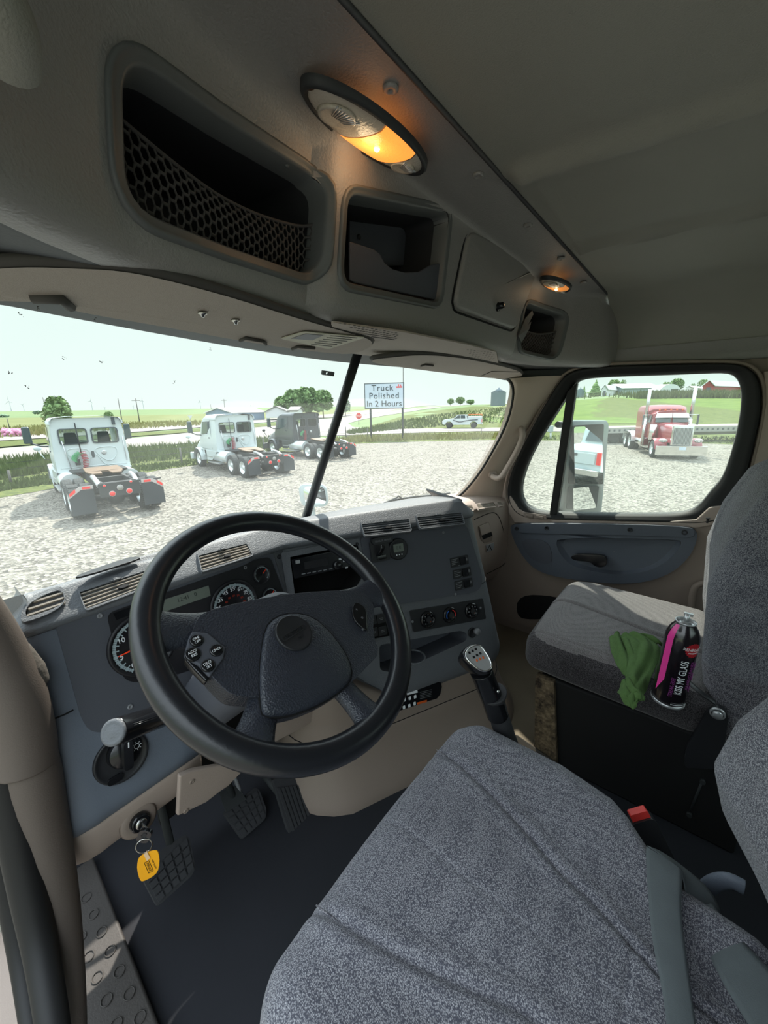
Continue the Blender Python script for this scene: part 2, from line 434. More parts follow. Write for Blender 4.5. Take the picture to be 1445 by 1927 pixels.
    def loft(s, rows, mi=0, smooth=True, close_rows=False, close_ends=False, flip=False, mif=None):
        n = len(rows[0]); vs = [Vector(p) for R in rows for p in R]; b = len(s.v); s.v += vs
        for i in range(len(rows)-1):
            for k in range(n if close_rows else n-1):
                k2 = (k+1) % n
                f = [b+i*n+k, b+i*n+k2, b+(i+1)*n+k2, b+(i+1)*n+k]
                if flip: f = f[::-1]
                s.f.append(f); s.mi.append(mif(i, k) if mif else mi); s.sm.append(smooth)
        if close_ends:
            a = [b+k for k in range(n)]; c = [b+(len(rows)-1)*n+k for k in range(n)]
            if flip: a = a[::-1]; c = c[::-1]
            s.f.append(a[::-1]); s.mi.append(mi); s.sm.append(False)
            s.f.append(c); s.mi.append(mi); s.sm.append(False)
        return s
    def ball(s, c, r, seg=16, rings=10, mi=0, sc=(1, 1, 1), jit=0, seed=0):
        vs = []; fs = []
        for i in range(rings+1):
            t = pi*i/rings
            for k in range(seg):
                a = 2*pi*k/seg
                p = Vector((sin(t)*cos(a), sin(t)*sin(a), cos(t)))
                q = 1 + (jit*noise.noise(p*2.3 + Vector((seed, 0, 0))) + jit*.6*noise.noise(p*6 + Vector((seed, 3, 0))) if jit else 0)
                vs.append(Vector(c) + Vector((p.x*sc[0], p.y*sc[1], p.z*sc[2]))*r*q)
        for i in range(rings):
            for k in range(seg):
                k2 = (k+1) % seg
                fs.append((i*seg+k, (i+1)*seg+k, (i+1)*seg+k2, i*seg+k2))
        return s.add(vs, fs, mi, True)
    def build(s, name, mats, parent=None, bevel=0, seg=2, smooth=None, weld=True, sub=0, ang=35):
        me = bpy.data.meshes.new(name)
        me.from_pydata([tuple(v) for v in s.v], [], s.f)
        if not isinstance(mats, (list, tuple)): mats = [mats]
        for m in mats: me.materials.append(M[m] if isinstance(m, str) else m)
        me.polygons.foreach_set('material_index', s.mi)
        sm = s.sm if smooth is None else [smooth]*len(s.f)
        me.polygons.foreach_set('use_smooth', sm)
        if weld:
            bm = bmesh.new(); bm.from_mesh(me)
            bmesh.ops.remove_doubles(bm, verts=bm.verts, dist=1e-5)
            bmesh.ops.dissolve_degenerate(bm, edges=bm.edges, dist=1e-6)
            bm.to_mesh(me); bm.free()
        me.update()
        o = bpy.data.objects.new(name, me); COL.objects.link(o)
        if bevel:
            b = o.modifiers.new('bevel', 'BEVEL'); b.width = bevel; b.segments = seg; b.limit_method = 'ANGLE'; b.angle_limit = radians(ang)
            for p in me.polygons: p.use_smooth = True
            w = o.modifiers.new('wn', 'WEIGHTED_NORMAL'); w.keep_sharp = True
        if sub:
            b = o.modifiers.new('sub', 'SUBSURF'); b.levels = sub; b.render_levels = sub
        if parent is not None: adopt(o, parent)
        return o

def adopt(o, parent):
    o.parent = parent
    base = parent
    o.matrix_parent_inverse = world_of(parent).inverted()
def world_of(o):
    m = o.matrix_basis.copy()
    p = o
    while p.parent:
        m = p.parent.matrix_basis @ p.matrix_parent_inverse @ m if False else (p.matrix_parent_inverse @ m)
        p = p.parent
        m = p.matrix_basis @ m
    return m
def thing(name, label, cat, loc=(0, 0, 0), group=None, rotz=0):
    o = bpy.data.objects.new(name, None); COL.objects.link(o)
    o.location = loc; o.rotation_euler = (0, 0, rotz); o.empty_display_size = .05
    o['label'] = label; o['category'] = cat
    if group: o['group'] = group
    return o
def tag(o, label, cat, group=None, kind=None):
    o['label'] = label; o['category'] = cat
    if group: o['group'] = group
    if kind: o['kind'] = kind
    return o
def structure(o, label=None):
    o['kind'] = 'structure'
    if label: o['label'] = label
    return o
def copy_tree(o, parent=None):
    c = o.copy(); COL.objects.link(c)
    if parent is not None: c.parent = parent
    for ch in list(o.children): copy_tree(ch, c)
    return c

def resample(pts, n, closed=True):
    pts = [Vector(p) for p in pts]
    if closed: pts = pts + [pts[0]]
    L = [0]
    for i in range(len(pts)-1): L.append(L[-1] + (pts[i+1]-pts[i]).length)
    out = []; T = L[-1]; m = n if closed else n-1
    j = 0
    for i in range(n):
        d = T*i/m
        while j < len(L)-2 and L[j+1] < d: j += 1
        k = (d - L[j])/max(L[j+1]-L[j], 1e-9)
        out.append(pts[j].lerp(pts[j+1], min(max(k, 0), 1)))
    return out
def smooth_poly(pts, it=2, closed=True):
    pts = [Vector(p) for p in pts]
    for _ in range(it):
        o = []; n = len(pts)
        rng = range(n) if closed else range(n-1)
        if not closed: o.append(pts[0])
        for i in rng:
            a, b = pts[i], pts[(i+1) % n]
            o += [a.lerp(b, .25), a.lerp(b, .75)]
        if not closed: o.append(pts[-1])
        pts = o
    return pts
def rrect(w, h, r, seg=5, cx=0, cy=0):
    out = []
    for sx, sy, a0 in ((1, 1, 0), (-1, 1, 90), (-1, -1, 180), (1, -1, 270)):
        for i in range(seg+1):
            a = radians(a0 + 90*i/seg)
            out.append((cx + sx*(w/2-r) + r*cos(a), cy + sy*(h/2-r) + r*sin(a)))
    return out
def round_corners(pts, r, seg=5):
    """round the corners of a 3D polygon"""
    pts = [Vector(p) for p in pts]; n = len(pts); out = []
    for i in range(n):
        a, b, c = pts[i-1], pts[i], pts[(i+1) % n]
        d1 = (a-b); d2 = (c-b); k = min(r, d1.length*.45, d2.length*.45)
        p1 = b + d1.normalized()*k; p2 = b + d2.normalized()*k
        for j in range(seg+1):
            t = j/seg
            out.append(p1*(1-t)**2 + b*2*t*(1-t) + p2*t*t)
    return out
def lab(txt, fr, a, b, size, m, parent, name='lettering', align='CENTER', c=.001, depth=.0004, rot=0, xs=1, part_label=None, spacing=1):
    cu = bpy.data.curves.new(name, 'FONT'); cu.body = txt; cu.size = size; cu.align_x = align; cu.align_y = 'CENTER'
    cu.extrude = depth; cu.resolution_u = 3; cu.space_character = spacing
    t = bpy.data.objects.new('tmp', cu); COL.objects.link(t)
    dg = bpy.context.evaluated_depsgraph_get()
    me = bpy.data.meshes.new_from_object(t.evaluated_get(dg))
    bpy.data.objects.remove(t)
    f = fr.sub(a, b, c, rot)
    T = Matrix(((f.u.x*xs, f.v.x, f.n.x, f.o.x), (f.u.y*xs, f.v.y, f.n.y, f.o.y), (f.u.z*xs, f.v.z, f.n.z, f.o.z), (0, 0, 0, 1)))
    me.transform(T); me.materials.clear(); me.materials.append(M[m]); me.name = name
    o = bpy.data.objects.new(name, me); COL.objects.link(o)
    adopt(o, parent)
    if part_label: o['label'] = part_label
    return o
def boolean(o, cutters):
    for c in cutters:
        md = o.modifiers.new('b', 'BOOLEAN'); md.operation = 'DIFFERENCE'; md.solver = 'EXACT'; md.object = c
        try: md.material_mode = 'TRANSFER'
        except Exception: pass
    dg = bpy.context.evaluated_depsgraph_get(); dg.update()
    me = bpy.data.meshes.new_from_object(o.evaluated_get(dg))
    o.modifiers.clear(); o.data = me
    for c in cutters: bpy.data.objects.remove(c)
    return o
def lerp(a, b, t): return a + (b-a)*t
def interp(x, tab):
    if x <= tab[0][0]: return tab[0][1]
    for (x0, y0), (x1, y1) in zip(tab, tab[1:]):
        if x <= x1: return y0 + (y1-y0)*(x-x0)/(x1-x0)
    return tab[-1][1]
# ================================================================== CAB SHELL
XR = .93
# floor
mb = MB(); mb.fbox(Fr((0, 0, 0), (1, 0, 0), (0, 1, 0)), (-.78, .95), (-1.0, 1.3), -.03, 0)
structure(mb.build('floor', 'floor'), 'dark worn rubber floor mat of the cab')
mb = MB()
pts = [(-.02, .30), (.05, .22), (.30, .22), (.30, .29), (.95, .29), (.95, .7), (.30, .7), (-.02, .50)]
mb.prism([(x, y, .001) for x, y in pts], (0, 0, 1), .012)
structure(mb.build('floor_tunnel', 'tunnel', bevel=.004), 'brown rubber floor covering beside the gear lever')
# firewall
mb = MB(); mb.fbox(Fr((0, 1.12, 0), (1, 0, 0), (0, 0, 1)), (-.95, .95), (-.03, .56), -.02, 0)
structure(mb.build('wall_front', 'void'))
# rear wall of the cab, with its rear window opening
mb = MB()
hole = [(a, -.95, b) for a, b in rrect(1.2, .42, .06, 5, 0, 1.02)]
mb.prism([(-.97, -.95, -.03), (.97, -.95, -.03), (.97, -.95, 1.5), (-.97, -.95, 1.5)], (0, -1, 0), .03, hole=hole)
structure(mb.build('wall_rear', 'headliner'))
mb = MB(); mb.prism([(a, -.965, b) for a, _, b in hole], (0, -1, 0), .004)
structure(mb.build('window_3', 'sideglass'))
# ---- ceiling with pressed ribs
def seg_d(p, a, b):
    a = Vector(a); b = Vector(b); ab = b-a
    t = max(0, min(1, (p-a).dot(ab)/ab.dot(ab)))
    return (p-(a+ab*t)).length
ZC = 1.468
r1a = PZ(985, 318, ZC).xy; r1b = PZ(1445, 172, ZC).xy; r2a = PZ(1095, 460, ZC).xy; r2b = PZ(1445, 384, ZC).xy
def ceil_z(x, y):
    p = Vector((x, y)); z = 0
    for a, b, w in ((r1a, r1b, .020), (r2a, r2b, .014), (r1a, r2a, .012)):
        bb = Vector(b) if (a is r1a and b is r2a) else Vector(b) + (Vector(b)-Vector(a))*1.2
        d = seg_d(p, a, bb); z -= (.022 if a is not r1a or b is not r2a else .003)*math.exp(-(d/w)**2)
    return z
rows = []
ys = [.318 - i*(.318+.93)/150 for i in range(151)]
xs = [-.97 + i*(1.72)/130 for i in range(131)]
for y in ys:
    row = [(x, y, ZC + ceil_z(x, y)) for x in xs]
    for k in range(1, 13):
        a = radians(90*k/12)
        row.append((.75 + .19*sin(a)**1.0, y, ZC - .165*(1-cos(a))))
    row.append((.94, y, 1.235))
    rows.append(row)
mb = MB(); mb.loft(rows)
structure(mb.build('ceiling', 'headliner', smooth=True, weld=False), 'dark grey-green padded ceiling of the cab with pressed ribs')
# roof outside so that no light leaks
mb = MB(); mb.box((0, -.1, 1.53), (1.98, 1.95, .03)); structure(mb.build('roof', 'hoodwhite'))
# left rear side wall (behind the open driver door)
mb = MB(); mb.box((-.97, -.62, .75), (.03, .66, 1.5)); structure(mb.build('wall_left', 'headliner'))

# ---- right wall around the door opening
win_out_px = [(1043, 735), (1062, 708), (1090, 694), (1140, 689), (1250, 686), (1350, 684), (1395, 686), (1420, 700), (1432, 728), (1432, 775),
              (1420, 830), (1405, 890), (1392, 940), (1378, 972), (1330, 985), (1250, 981), (1040, 976), (985, 974), (962, 955), (955, 925), (962, 890), (985, 840), (1012, 787)]
win_in_px = [(1066, 744), (1078, 722), (1093, 712), (1150, 708), (1250, 705), (1340, 701), (1375, 701), (1390, 712), (1397, 735), (1395, 775),
             (1386, 820), (1372, 870), (1358, 905), (1338, 925), (1318, 952), (1295, 966), (1240, 970), (1045, 967), (1000, 962), (980, 945), (976, 915), (992, 866), (1020, 815)]
wo = smooth_poly([PX(x, y, XR) for x, y in win_out_px], 2)
wi = smooth_poly([PX(x, y, XR) for x, y in win_in_px], 2)
wo = resample(wo, 120); wi = resample(wi, 120)
# align starts
k0 = min(range(120), key=lambda k: (wi[k]-wo[0]).length); wi = wi[k0:] + wi[:k0]
mb = MB()
outer = [(.94, 1.02, -.03), (.94, -.97, -.03), (.94, -.97, 1.26), (.94, .58, 1.26), (.94, .90, .60), (.94, 1.02, .58)]
mb.prism(outer, (1, 0, 0), .03, hole=[(.94, p.y, p.z) for p in wo])
structure(mb.build('wall_right', 'taupe_dark'), 'taupe trimmed right side of the cab around the door')
# header-coloured upper side band over the door
mb = MB(); rows = []
for i in range(20):
    y = .305 - i*1.2/19
    rows.append([(.936, y, 1.30), (.934, y, 1.262), (.928, y, 1.245), (.936, y, 1.236)])
mb.loft(rows); structure(mb.build('trim_1', 'header', smooth=True))

# ---- passenger door
door = thing('door_1', 'passenger door with taupe trim, blue-grey inset panel and black window frame', 'door', (XR, .3, 0)); door['kind'] = 'structure'
# frame: black ring with inner bevel
mb = MB(); rows = []
wo2 = [p.lerp(wi[i], .35) for i, p in enumerate(wo)]
wo1 = [p.lerp(wi[i], .12) for i, p in enumerate(wo)]
def off(L, dx): return [Vector((p.x+dx, p.y, p.z)) for p in L]
rows = [off(wo, .03), off(wo, -.012), off(wo1, -.022), off(wo2, -.012), off([p.lerp(wi[i], .7) for i, p in enumerate(wo)], -.008), off(wi, .004), off(wi, .05)]
mb.loft(rows, close_rows=True, flip=False)
mb.build('window_frame', 'seal', door, smooth=True)
# grey edge bead around the frame (door seal lip)
mb = MB(); big = [Vector((XR-.014, *(Vector((p.y, p.z)) + (Vector((p.y, p.z))-Vector((.2, .95))).normalized()*.008))) for p in wo]
mb.tube(big[:62] + big[100:] if False else big, .0055, 8, closed=True)
mb.build('door_seal', 'taupe_dark', door)
# vent window bar
a0, a1, b0, b1 = PX(1067, 738, XR), PX(1086, 720, XR), PX(1034, 968, XR), PX(1048, 968, XR)
mb = MB(); mb.prism([off([p], -.004)[0] for p in (a0, a1, b1, b0)], (1, 0, 0), .03)
mb.build('window_divider', 'seal', door, bevel=.003)
mb = MB(); mb.prism([Vector((XR+.018, p.y, p.z)) for p in wi], (1, 0, 0), .004)
g = mb.build('window_2', 'sideglass', door)
# lower door trim
low_px = [(958, 945), (968, 962), (990, 976), (1045, 981), (1250, 985), (1320, 986), (1362, 972), (1372, 990), (1362, 1060), (1345, 1120), (1320, 1180)]
top = [PX(x, y, XR-.012) for x, y in low_px]
bot = [Vector((XR-.012, top[-1].y, .06)), Vector((XR-.012, .80, .06)), Vector((XR-.012, .80, .60))]
mb = MB(); mb.prism(top + bot, (1, 0, 0), .022)
mb.build('door_trim', 'taupe_dark', door, bevel=.006, seg=3)
# sill shelf with taupe corner
mb = MB()
pp = [PX(x, y, XR-.02) for x, y in [(958, 930), (975, 958), (1000, 972), (1045, 978), (1250, 982), (1310, 978), (1335, 955), (1372, 950), (1368, 985), (1315, 994), (1250, 991), (968, 985), (956, 965)]]
mb.prism(pp, (1, 0, 0), .03); mb.build('sill_cap', 'taupe', door, bevel=.006, seg=3)
# inset blue panel
ins_px = [(961, 992), (968, 984), (1060, 983), (1200, 986), (1298, 990), (1312, 999), (1311, 1018), (1298, 1045), (1270, 1072), (1230, 1090), (1180, 1097), (1120, 1094), (1060, 1086), (1015, 1074), (990, 1052), (972, 1022)]
DF = Fr((XR-.022, 0, 0), (0, -1, 0), (0, 0, 1))
ins = smooth_poly([PX(x, y, XR-.022) for x, y in ins_px], 2)
rec_px = [(1052, 1010), (1275, 1012), (1285, 1020), (1262, 1050), (1225, 1072), (1170, 1080), (1120, 1074), (1075, 1062), (1055, 1040), (1048, 1022)]
rec = smooth_poly([PX(x, y, XR-.022) for x, y in rec_px], 2)
mb = MB(); mb.prism(ins, (-1, 0, 0), .016, hole=rec)
rr1 = resample(rec, 60)
cen = sum(rr1, Vector())/60
rows = [[p + Vector((-.016, 0, 0)) for p in rr1], [p + Vector((-.008, 0, 0)) + (cen-p)*.03 for p in rr1], [p + Vector((.003, 0, 0)) + (cen-p)*.10 for p in rr1], [p + Vector((.006, 0, 0)) + (cen-p)*.40 for p in rr1], [cen + Vector((.007, 0, 0)) + (p-cen)*.01 for p in rr1]]
mb.loft(rows, close_rows=True)
pan = mb.build('inset_panel', 'door_blue', door, bevel=.004, seg=3)
# upper strip of the inset
st = smooth_poly([PX(x, y, XR-.038) for x, y in [(964, 990), (972, 984), (1200, 986), (1300, 991), (1309, 1000), (1305, 1012), (1275, 1010), (1048, 1005), (966, 1003)]], 1)
mb = MB(); mb.prism(st, (-1, 0, 0), .006); mb.build('armrest_strip', 'door_blue', door, bevel=.003)
sp = smooth_poly([PX(x, y, XR-.038) for x, y in [(978, 1013), (1030, 1016), (1040, 1045), (1036, 1062), (1010, 1058), (990, 1042)]], 2)
mb = MB(); mb.prism(sp, (-1, 0, 0), .003)
gr = mb.build('speaker_grille', 'dash_face', door)
for x, y in ((972, 995), (1028, 994), (1185, 997), (1288, 1002)):
    f = Fr(PX(x, y, XR-.046), (0, -1, 0), (0, 0, 1)); mb = MB(); mb.lathe(f.o, f.n, [(.009, -.002), (.009, .001), (.006, .001), (.005, -.003), (0, -.003)], 16); mb.build('screw', 'black', door)
# inner door handle
hx = XR-.045
mb = MB(); hp = [PX(x, y, hx) for x, y in [(1078, 1043), (1090, 1040), (1135, 1042), (1144, 1048), (1143, 1062), (1132, 1066), (1120, 1063), (1112, 1055), (1085, 1053), (1076, 1049)]]
mb.prism(smooth_poly(hp, 1), (-1, 0, 0), .018); mb.build('door_handle', 'gloss', door, bevel=.003)
# switch plate
f = Fr(PX(1007, 971, XR-.035), (0, -1, 0), (0, .25, 1))
mb = MB(); mb.fbox(f, (-.05, .05), (-.012, .012), 0, .006); sw = mb.build('switch_plate', 'taupe_dark', door, bevel=.003)
for a in (-.022, .022):
    mb = MB(); mb.fbox(f, (a-.016, a+.016), (-.006, .006), .006, .010); mb.build('window_switch', 'taupe_dark', sw, bevel=.002)
# dark storage opening low in the door
mb = MB(); op = smooth_poly([PX(x, y, XR-.016) for x, y in [(975, 1118), (1050, 1122), (1062, 1135), (1060, 1160), (1000, 1166), (972, 1160)]], 2)
mb.prism(op, (-1, 0, 0), .006, ); mb.build('storage_opening', 'void', door)
# pull bar low at the rear
mb = MB(); mb.tube(smooth_poly([PX(x, y, XR-.03) for x, y in [(1345, 1095), (1315, 1098), (1303, 1110), (1300, 1150)]], 2, False), .011, 12)
mb.build('pull_bar', 'taupe_dark', door)
# lock button
f = Fr(PX(1331, 981, XR-.035), (0, -1, 0), (0, 0, 1)); mb = MB(); mb.cyl(f.P(0, -.006), f.P(0, .008), .0035); mb.cyl(f.P(0, .008), f.P(0, .013), .006); mb.build('lock_button', 'black', door)

# ---- B pillar trim rising beside the door
mb = MB()
L = [PX(x, y, XR) for x, y in [(1437, 700), (1437, 760), (1425, 830), (1410, 890), (1396, 950), (1380, 1010), (1370, 1080), (1360, 1160)]]
rows = []
for p in L:
    rows.append([Vector((.95, p.y+.004, p.z)), Vector((.915, p.y, p.z)), Vector((.90, p.y-.02, p.z)), Vector((.893, p.y-.06, p.z)), Vector((.893, p.y-.35, p.z))])
mb.loft(rows); structure(mb.build('trim_2', 'taupe', smooth=True), 'taupe pillar trim behind the passenger door')

# ---- right A pillar trim with grab handle
left_px = [(962, 712), (972, 722), (969, 745), (956, 800), (938, 838), (918, 870), (896, 903), (868, 934), (848, 947)]
right_px = [(1066, 707), (1052, 722), (1036, 746), (1013, 773), (991, 811), (968, 851), (953, 891), (945, 929), (942, 960)]
rows = []
for i in range(9):
    a = PX(*left_px[i], .795 + .0*i); b = PX(*right_px[i], XR-.002)
    m_ = a.lerp(b, .5); nn = (b-a).cross(Vector((0, .5, 1))).normalized()
    row = []
    for k in range(11):
        t = k/10; row.append(a.lerp(b, t) + Vector((-.6, -.6, .1))*(.018*sin(pi*t)))
    rows.append([a + Vector((.01, .03, 0))] + row)
rows = [smooth_poly(r, 1, False) for r in rows]
cols = list(zip(*rows)); cols = [smooth_poly(c, 2, False) for c in cols]
mb = MB(); mb.loft([list(r) for r in zip(*cols)])
structure(mb.build('trim_3', 'pillar', smooth=True), 'taupe trim of the right windshield pillar')
gh = thing('grab_handle', 'curved taupe grab handle on the right windshield pillar', 'handle', tuple(PX(968, 840, .87)))
pts = [PX(970, 802, .875), PX(982, 806, .855), PX(984, 822, .84), PX(972, 850, .835), PX(955, 880, .825), PX(942, 901, .815), PX(930, 899, .82), PX(924, 893, .84)]
mb = MB(); mb.tube(smooth_poly(pts, 3, False), .0125, 14); mb.build('grip', 'taupe', gh)
for x, y, xx in ((971, 801, .872), (926, 893, .838)):
    f = Fr(PX(x, y, xx), (.7, -.7, 0), (.1, .1, 1)); mb = MB()
    mb.prism([f.P(a, b, 0) for a, b in rrect(.034, .030, .009)], f.n, .012); mt = mb.build('mount', 'taupe', gh, bevel=.003)
    mb = MB(); mb.disc(f, 0, 0, .006, .012, .0135); mb.build('bolt', 'black', mt)

# ---- windshield: two panes and the centre post
TOPC, BOTC = PX(670, 675, 0) + Vector((0, .0, 0)), PX(575, 975, 0)
dirc = (TOPC-BOTC)
TOPC2 = TOPC + dirc*.12
RT, RB = Vector((.86, .60, 1.235)), Vector((.86, .895, .635))
def mir(p): return Vector((-p.x, p.y, p.z))
for i, sgn in ((1, 1), (4, -1)):
    q = [TOPC2, BOTC - dirc*.1, RB, RT]
    if sgn < 0: q = [mir(p) for p in q]
    rows = []
    for a in range(13):
        t = a/12; rows.append([])
        for b in range(13):
            s_ = b/12
            p = q[0].lerp(q[3], t).lerp(q[1].lerp(q[2], t), s_) + Vector((.25*sgn, 1, .5)).normalized()*(.035*sin(pi*t))
            rows[-1].append(p)
    mb = MB(); mb.loft(rows)
    o = structure(mb.build('window_%d' % i, 'windshield', smooth=True), 'half of the split windshield, clear glass with an added haze veil')
post = MB(); post.tube([TOPC2, BOTC - dirc*.1], [.0125, .0150], 12, upv=(1, 0, 0))
tag(post.build('windshield_post', 'black'), 'slim black post between the two windshield panes', 'post')
# dark glass edging along right pane
mb = MB()
edge = [PX(x, y, .80) for x, y in [(940, 706), (962, 716), (968, 742), (955, 798), (917, 868), (895, 901), (868, 932), (846, 945)]]
edge = smooth_poly(edge, 2, False)
low = [PY(x, y, .95) for x, y in [(846, 947), (800, 952), (700, 966), (640, 973)]]
mb.tube(edge, .006, 8); mb.tube([edge[-1]] + low, .006, 8)
structure(mb.build('trim_4', 'seal'))
# small black sensor bracket on the glass
f = Fr(PY(616, 702, .80), (.9, -.05, -.05), (.0, -.35, .9)); mb = MB()
mb.prism([f.P(a, b, 0) for a, b in rrect(.042, .011, .002)], f.n, .004, hole=[f.P(-.004 + .004*cos(t*.524), .004*sin(t*.524), 0) for t in range(12)])
tag(mb.build('glass_bracket', 'black'), 'small black bracket with a hole stuck on the windshield', 'bracket')

# ---- left A pillar and door frame of the open driver door
def sweep(pxs, yv, r, flat=1, m='taupe', upv=None, seg=16):
    pts = smooth_poly([PY(x, y, v) for (x, y), v in zip(pxs, yv)], 2, False)
    n = len(pts); rs = [interp(i/(n-1), [(k/(len(r)-1), q) for k, q in enumerate(r)]) for i in range(n)] if isinstance(r, list) else r
    b = MB(); b.tube(pts, rs, seg, flat=flat, upv=upv); return b
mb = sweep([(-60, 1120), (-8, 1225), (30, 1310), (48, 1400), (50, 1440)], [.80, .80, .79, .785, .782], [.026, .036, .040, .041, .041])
structure(mb.build('trim_5', 'pillar_dimmed'), 'taupe trim at the foot of the left windshield pillar')
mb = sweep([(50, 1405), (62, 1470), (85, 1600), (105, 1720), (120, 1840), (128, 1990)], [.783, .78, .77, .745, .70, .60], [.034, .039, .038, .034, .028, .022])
structure(mb.build('trim_6', 'pillar_dimmed'), 'taupe lower trim beside the driver footwell')
mb = sweep([(-30, 1300), (2, 1420), (28, 1540), (55, 1680), (80, 1800), (105, 1960)], [.80, .79, .775, .745, .70, .60], [.024, .026, .026, .024, .021, .018])
structure(mb.build('trim_7', 'seal'), 'black rubber seal of the driver door opening')
mb = sweep([(-38, 1330), (-8, 1450), (14, 1580), (38, 1720), (60, 1840), (84, 1990)], [.81, .80, .785, .755, .71, .61], [.007, .008, .008, .008, .007, .006])
structure(mb.build('trim_8', 'taupe_dark'))
mb = sweep([(-50, 1340), (-20, 1470), (2, 1590), (25, 1720), (47, 1840), (70, 1990)], [.83, .82, .80, .77, .72, .62], [.016, .018, .018, .016, .015, .013])
structure(mb.build('trim_9', 'seal'))
# fuzzy foam strip beside the dash
mb = sweep([(8, 1212), (28, 1232), (52, 1262), (76, 1290)], [.80, .80, .795, .79], [.016, .022, .022, .012])
tag(mb.build('foam_strip', mat('foam_grain', srgb(88, 82, 76), .95, 1, 160, vary=.5, vscale=220)), 'rough dark foam strip squeezed between dash and left pillar', 'strip')
# left end of windshield frame under the gravel view
mb = MB(); mb.tube([PY(-80, 1210, .9), PY(0, 1172, .9), PY(60, 1150, .9)], .010, 8)
structure(mb.build('trim_10', 'seal'))

# ---- sill plate
mb = MB(); f = Fr((0, 0, 0), (1, 0, 0), (0, 1, 0))
mb.prism([(-.735, 1.05, .0), (-.760, .55, .0), (-.765, -.6, 0), (-.86, -.6, 0), (-.86, 1.05, 0)], (0, 0, 1), .022)
sill = mb.build('door_sill', 'sill', bevel=.006, seg=3); tag(sill, 'grey-brown entry sill plate with embossed ovals', 'sill', kind='structure')
for i in range(9):
    for k in (0, 1):
        y = .955 - i*.05 - k*.025; x = -.775 - k*.030
        mb = MB(); pts = [(x + .009*cos(t*pi/10), y + .009*1.1*sin(t*pi/10), .0235) for t in range(20)]
        mb.tube(pts, .0009, 6, closed=True); mb.build('embossed_oval', 'sill', sill)
# rocker beneath (outside step area)
mb = MB(); mb.box((-.93, .1, -.12), (.14, 1.9, .24)); structure(mb.build('wall_sill', 'taupe'))
# ================================================================== OVERHEAD CONSOLE
def Y0(x):
    a = abs(x)
    return interp(a, [(0, .467), (.385, .467), (.405, .487), (.44, .482), (.55, .465), (.67, .438), (.74, .40), (.80, .355), (.87, .312), (.93, .290), (.98, .28)])
def slant(x): return interp(abs(x), [(0, .13), (.7, .12), (.9, 0)])
def ztop(x): return interp(abs(x), [(0, 1.470), (.30, 1.465), (.42, 1.435), (.7, 1.43), (.93, 1.45)])
def yface(x, z): return Y0(x) - (z-1.28)*slant(x)
def on_face(px, py):
    y = .45
    for _ in range(40):
        q = PY(px, py, y); y = .5*y + .5*yface(q.x, q.z)
    return PY(px, py, y)
def hprofile(x):
    zt = ztop(x); yt = yface(x, zt); yb = yface(x, 1.27)
    s = (.318, 1.466); e = abs(x) > .86
    L = [s, (.330, 1.4675), (lerp(.33, yt, .35), 1.4675 if not e else 1.4665), (lerp(.33, yt, .7), lerp(1.468, zt, .25)), (yt-.010 if not e else yt, lerp(1.467, zt, .55)), (yt, zt-.012),
         (yface(x, 1.36), 1.36), (yb, 1.275), (yb+.006, 1.252), (yb+.022, 1.240), (yb+.05, 1.238)]
    if abs(x) > .80:
        L = [s, (lerp(s[0], yt, .1), 1.464), (lerp(s[0], yt, .3), 1.458), (lerp(s[0], yt, .55), 1.446), (lerp(s[0], yt, .8), 1.432), (yface(x, 1.41), 1.41), (yface(x, 1.36), 1.36), (yb, 1.275), (yb+.003, 1.252), (yb+.01, 1.241), (yb+.05, 1.238)]
    return L
xs = [-.97 + i*.02 for i in range(96)]
xs = [x for x in xs if x < .93] + [.932]
rows = []
for x in xs:
    L = [(x, y, z) for y, z in hprofile(x)]
    L = smooth_poly(L, 2, False)
    L += [Vector((x, .86, 1.262)), Vector((x, .86, 1.50)), Vector((x, .318, 1.50))]
    rows.append(L)
mb = MB(); mb.loft(rows, close_rows=True, close_ends=True, flip=True)
hdr = thing('overhead_console', 'grey overhead console with net bins, open cubby and latched door above the windshield', 'console', (0, .5, 1.24))
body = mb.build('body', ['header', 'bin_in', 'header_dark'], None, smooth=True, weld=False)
bm = bmesh.new(); bm.from_mesh(body.data); bmesh.ops.recalc_face_normals(bm, faces=bm.faces); bm.to_mesh(body.data); bm.free()

OPEN = {
 'left': [(222, 88), (618, 330), (602, 522), (232, 392)],
 'cubby': [(652, 362), (845, 400), (826, 572), (642, 532)],
 'right': [(988, 568), (1067, 592), (1047, 673), (975, 657)],
}
DOORPX = [(878, 432), (1001, 502), (966, 622), (848, 580)]
def opening(pxs, r, n=1):
    c = [on_face(*p) for p in pxs]
    return round_corners(c, r, 7)
cut = []; loops = {}
for k, (px, r, dep) in {'left': (OPEN['left'], .035, .22), 'cubby': (OPEN['cubby'], .022, .11), 'right': (OPEN['right'], .035, .22)}.items():
    L = opening(px, r); loops[k] = L
    mb = MB(); cen = sum(L, Vector())/len(L)
    # cutter with a conical throat
    n = len(L)
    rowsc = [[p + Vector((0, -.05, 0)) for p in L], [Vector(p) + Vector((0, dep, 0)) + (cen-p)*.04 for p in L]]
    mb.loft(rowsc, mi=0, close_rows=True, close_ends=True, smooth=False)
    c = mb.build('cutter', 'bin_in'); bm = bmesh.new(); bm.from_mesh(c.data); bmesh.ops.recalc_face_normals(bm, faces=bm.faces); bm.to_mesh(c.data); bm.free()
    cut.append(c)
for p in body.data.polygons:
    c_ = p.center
    if c_.z < 1.27 and c_.y > Y0(c_.x) + .045: p.material_index = 2  # dark gap under the lip put into the underside colour
boolean(body, cut)
body.name = 'body'; body.data.name = 'body'
for p in body.data.polygons: p.use_smooth = True
md = body.modifiers.new('e', 'EDGE_SPLIT'); md.split_angle = radians(38)
adopt(body, hdr)
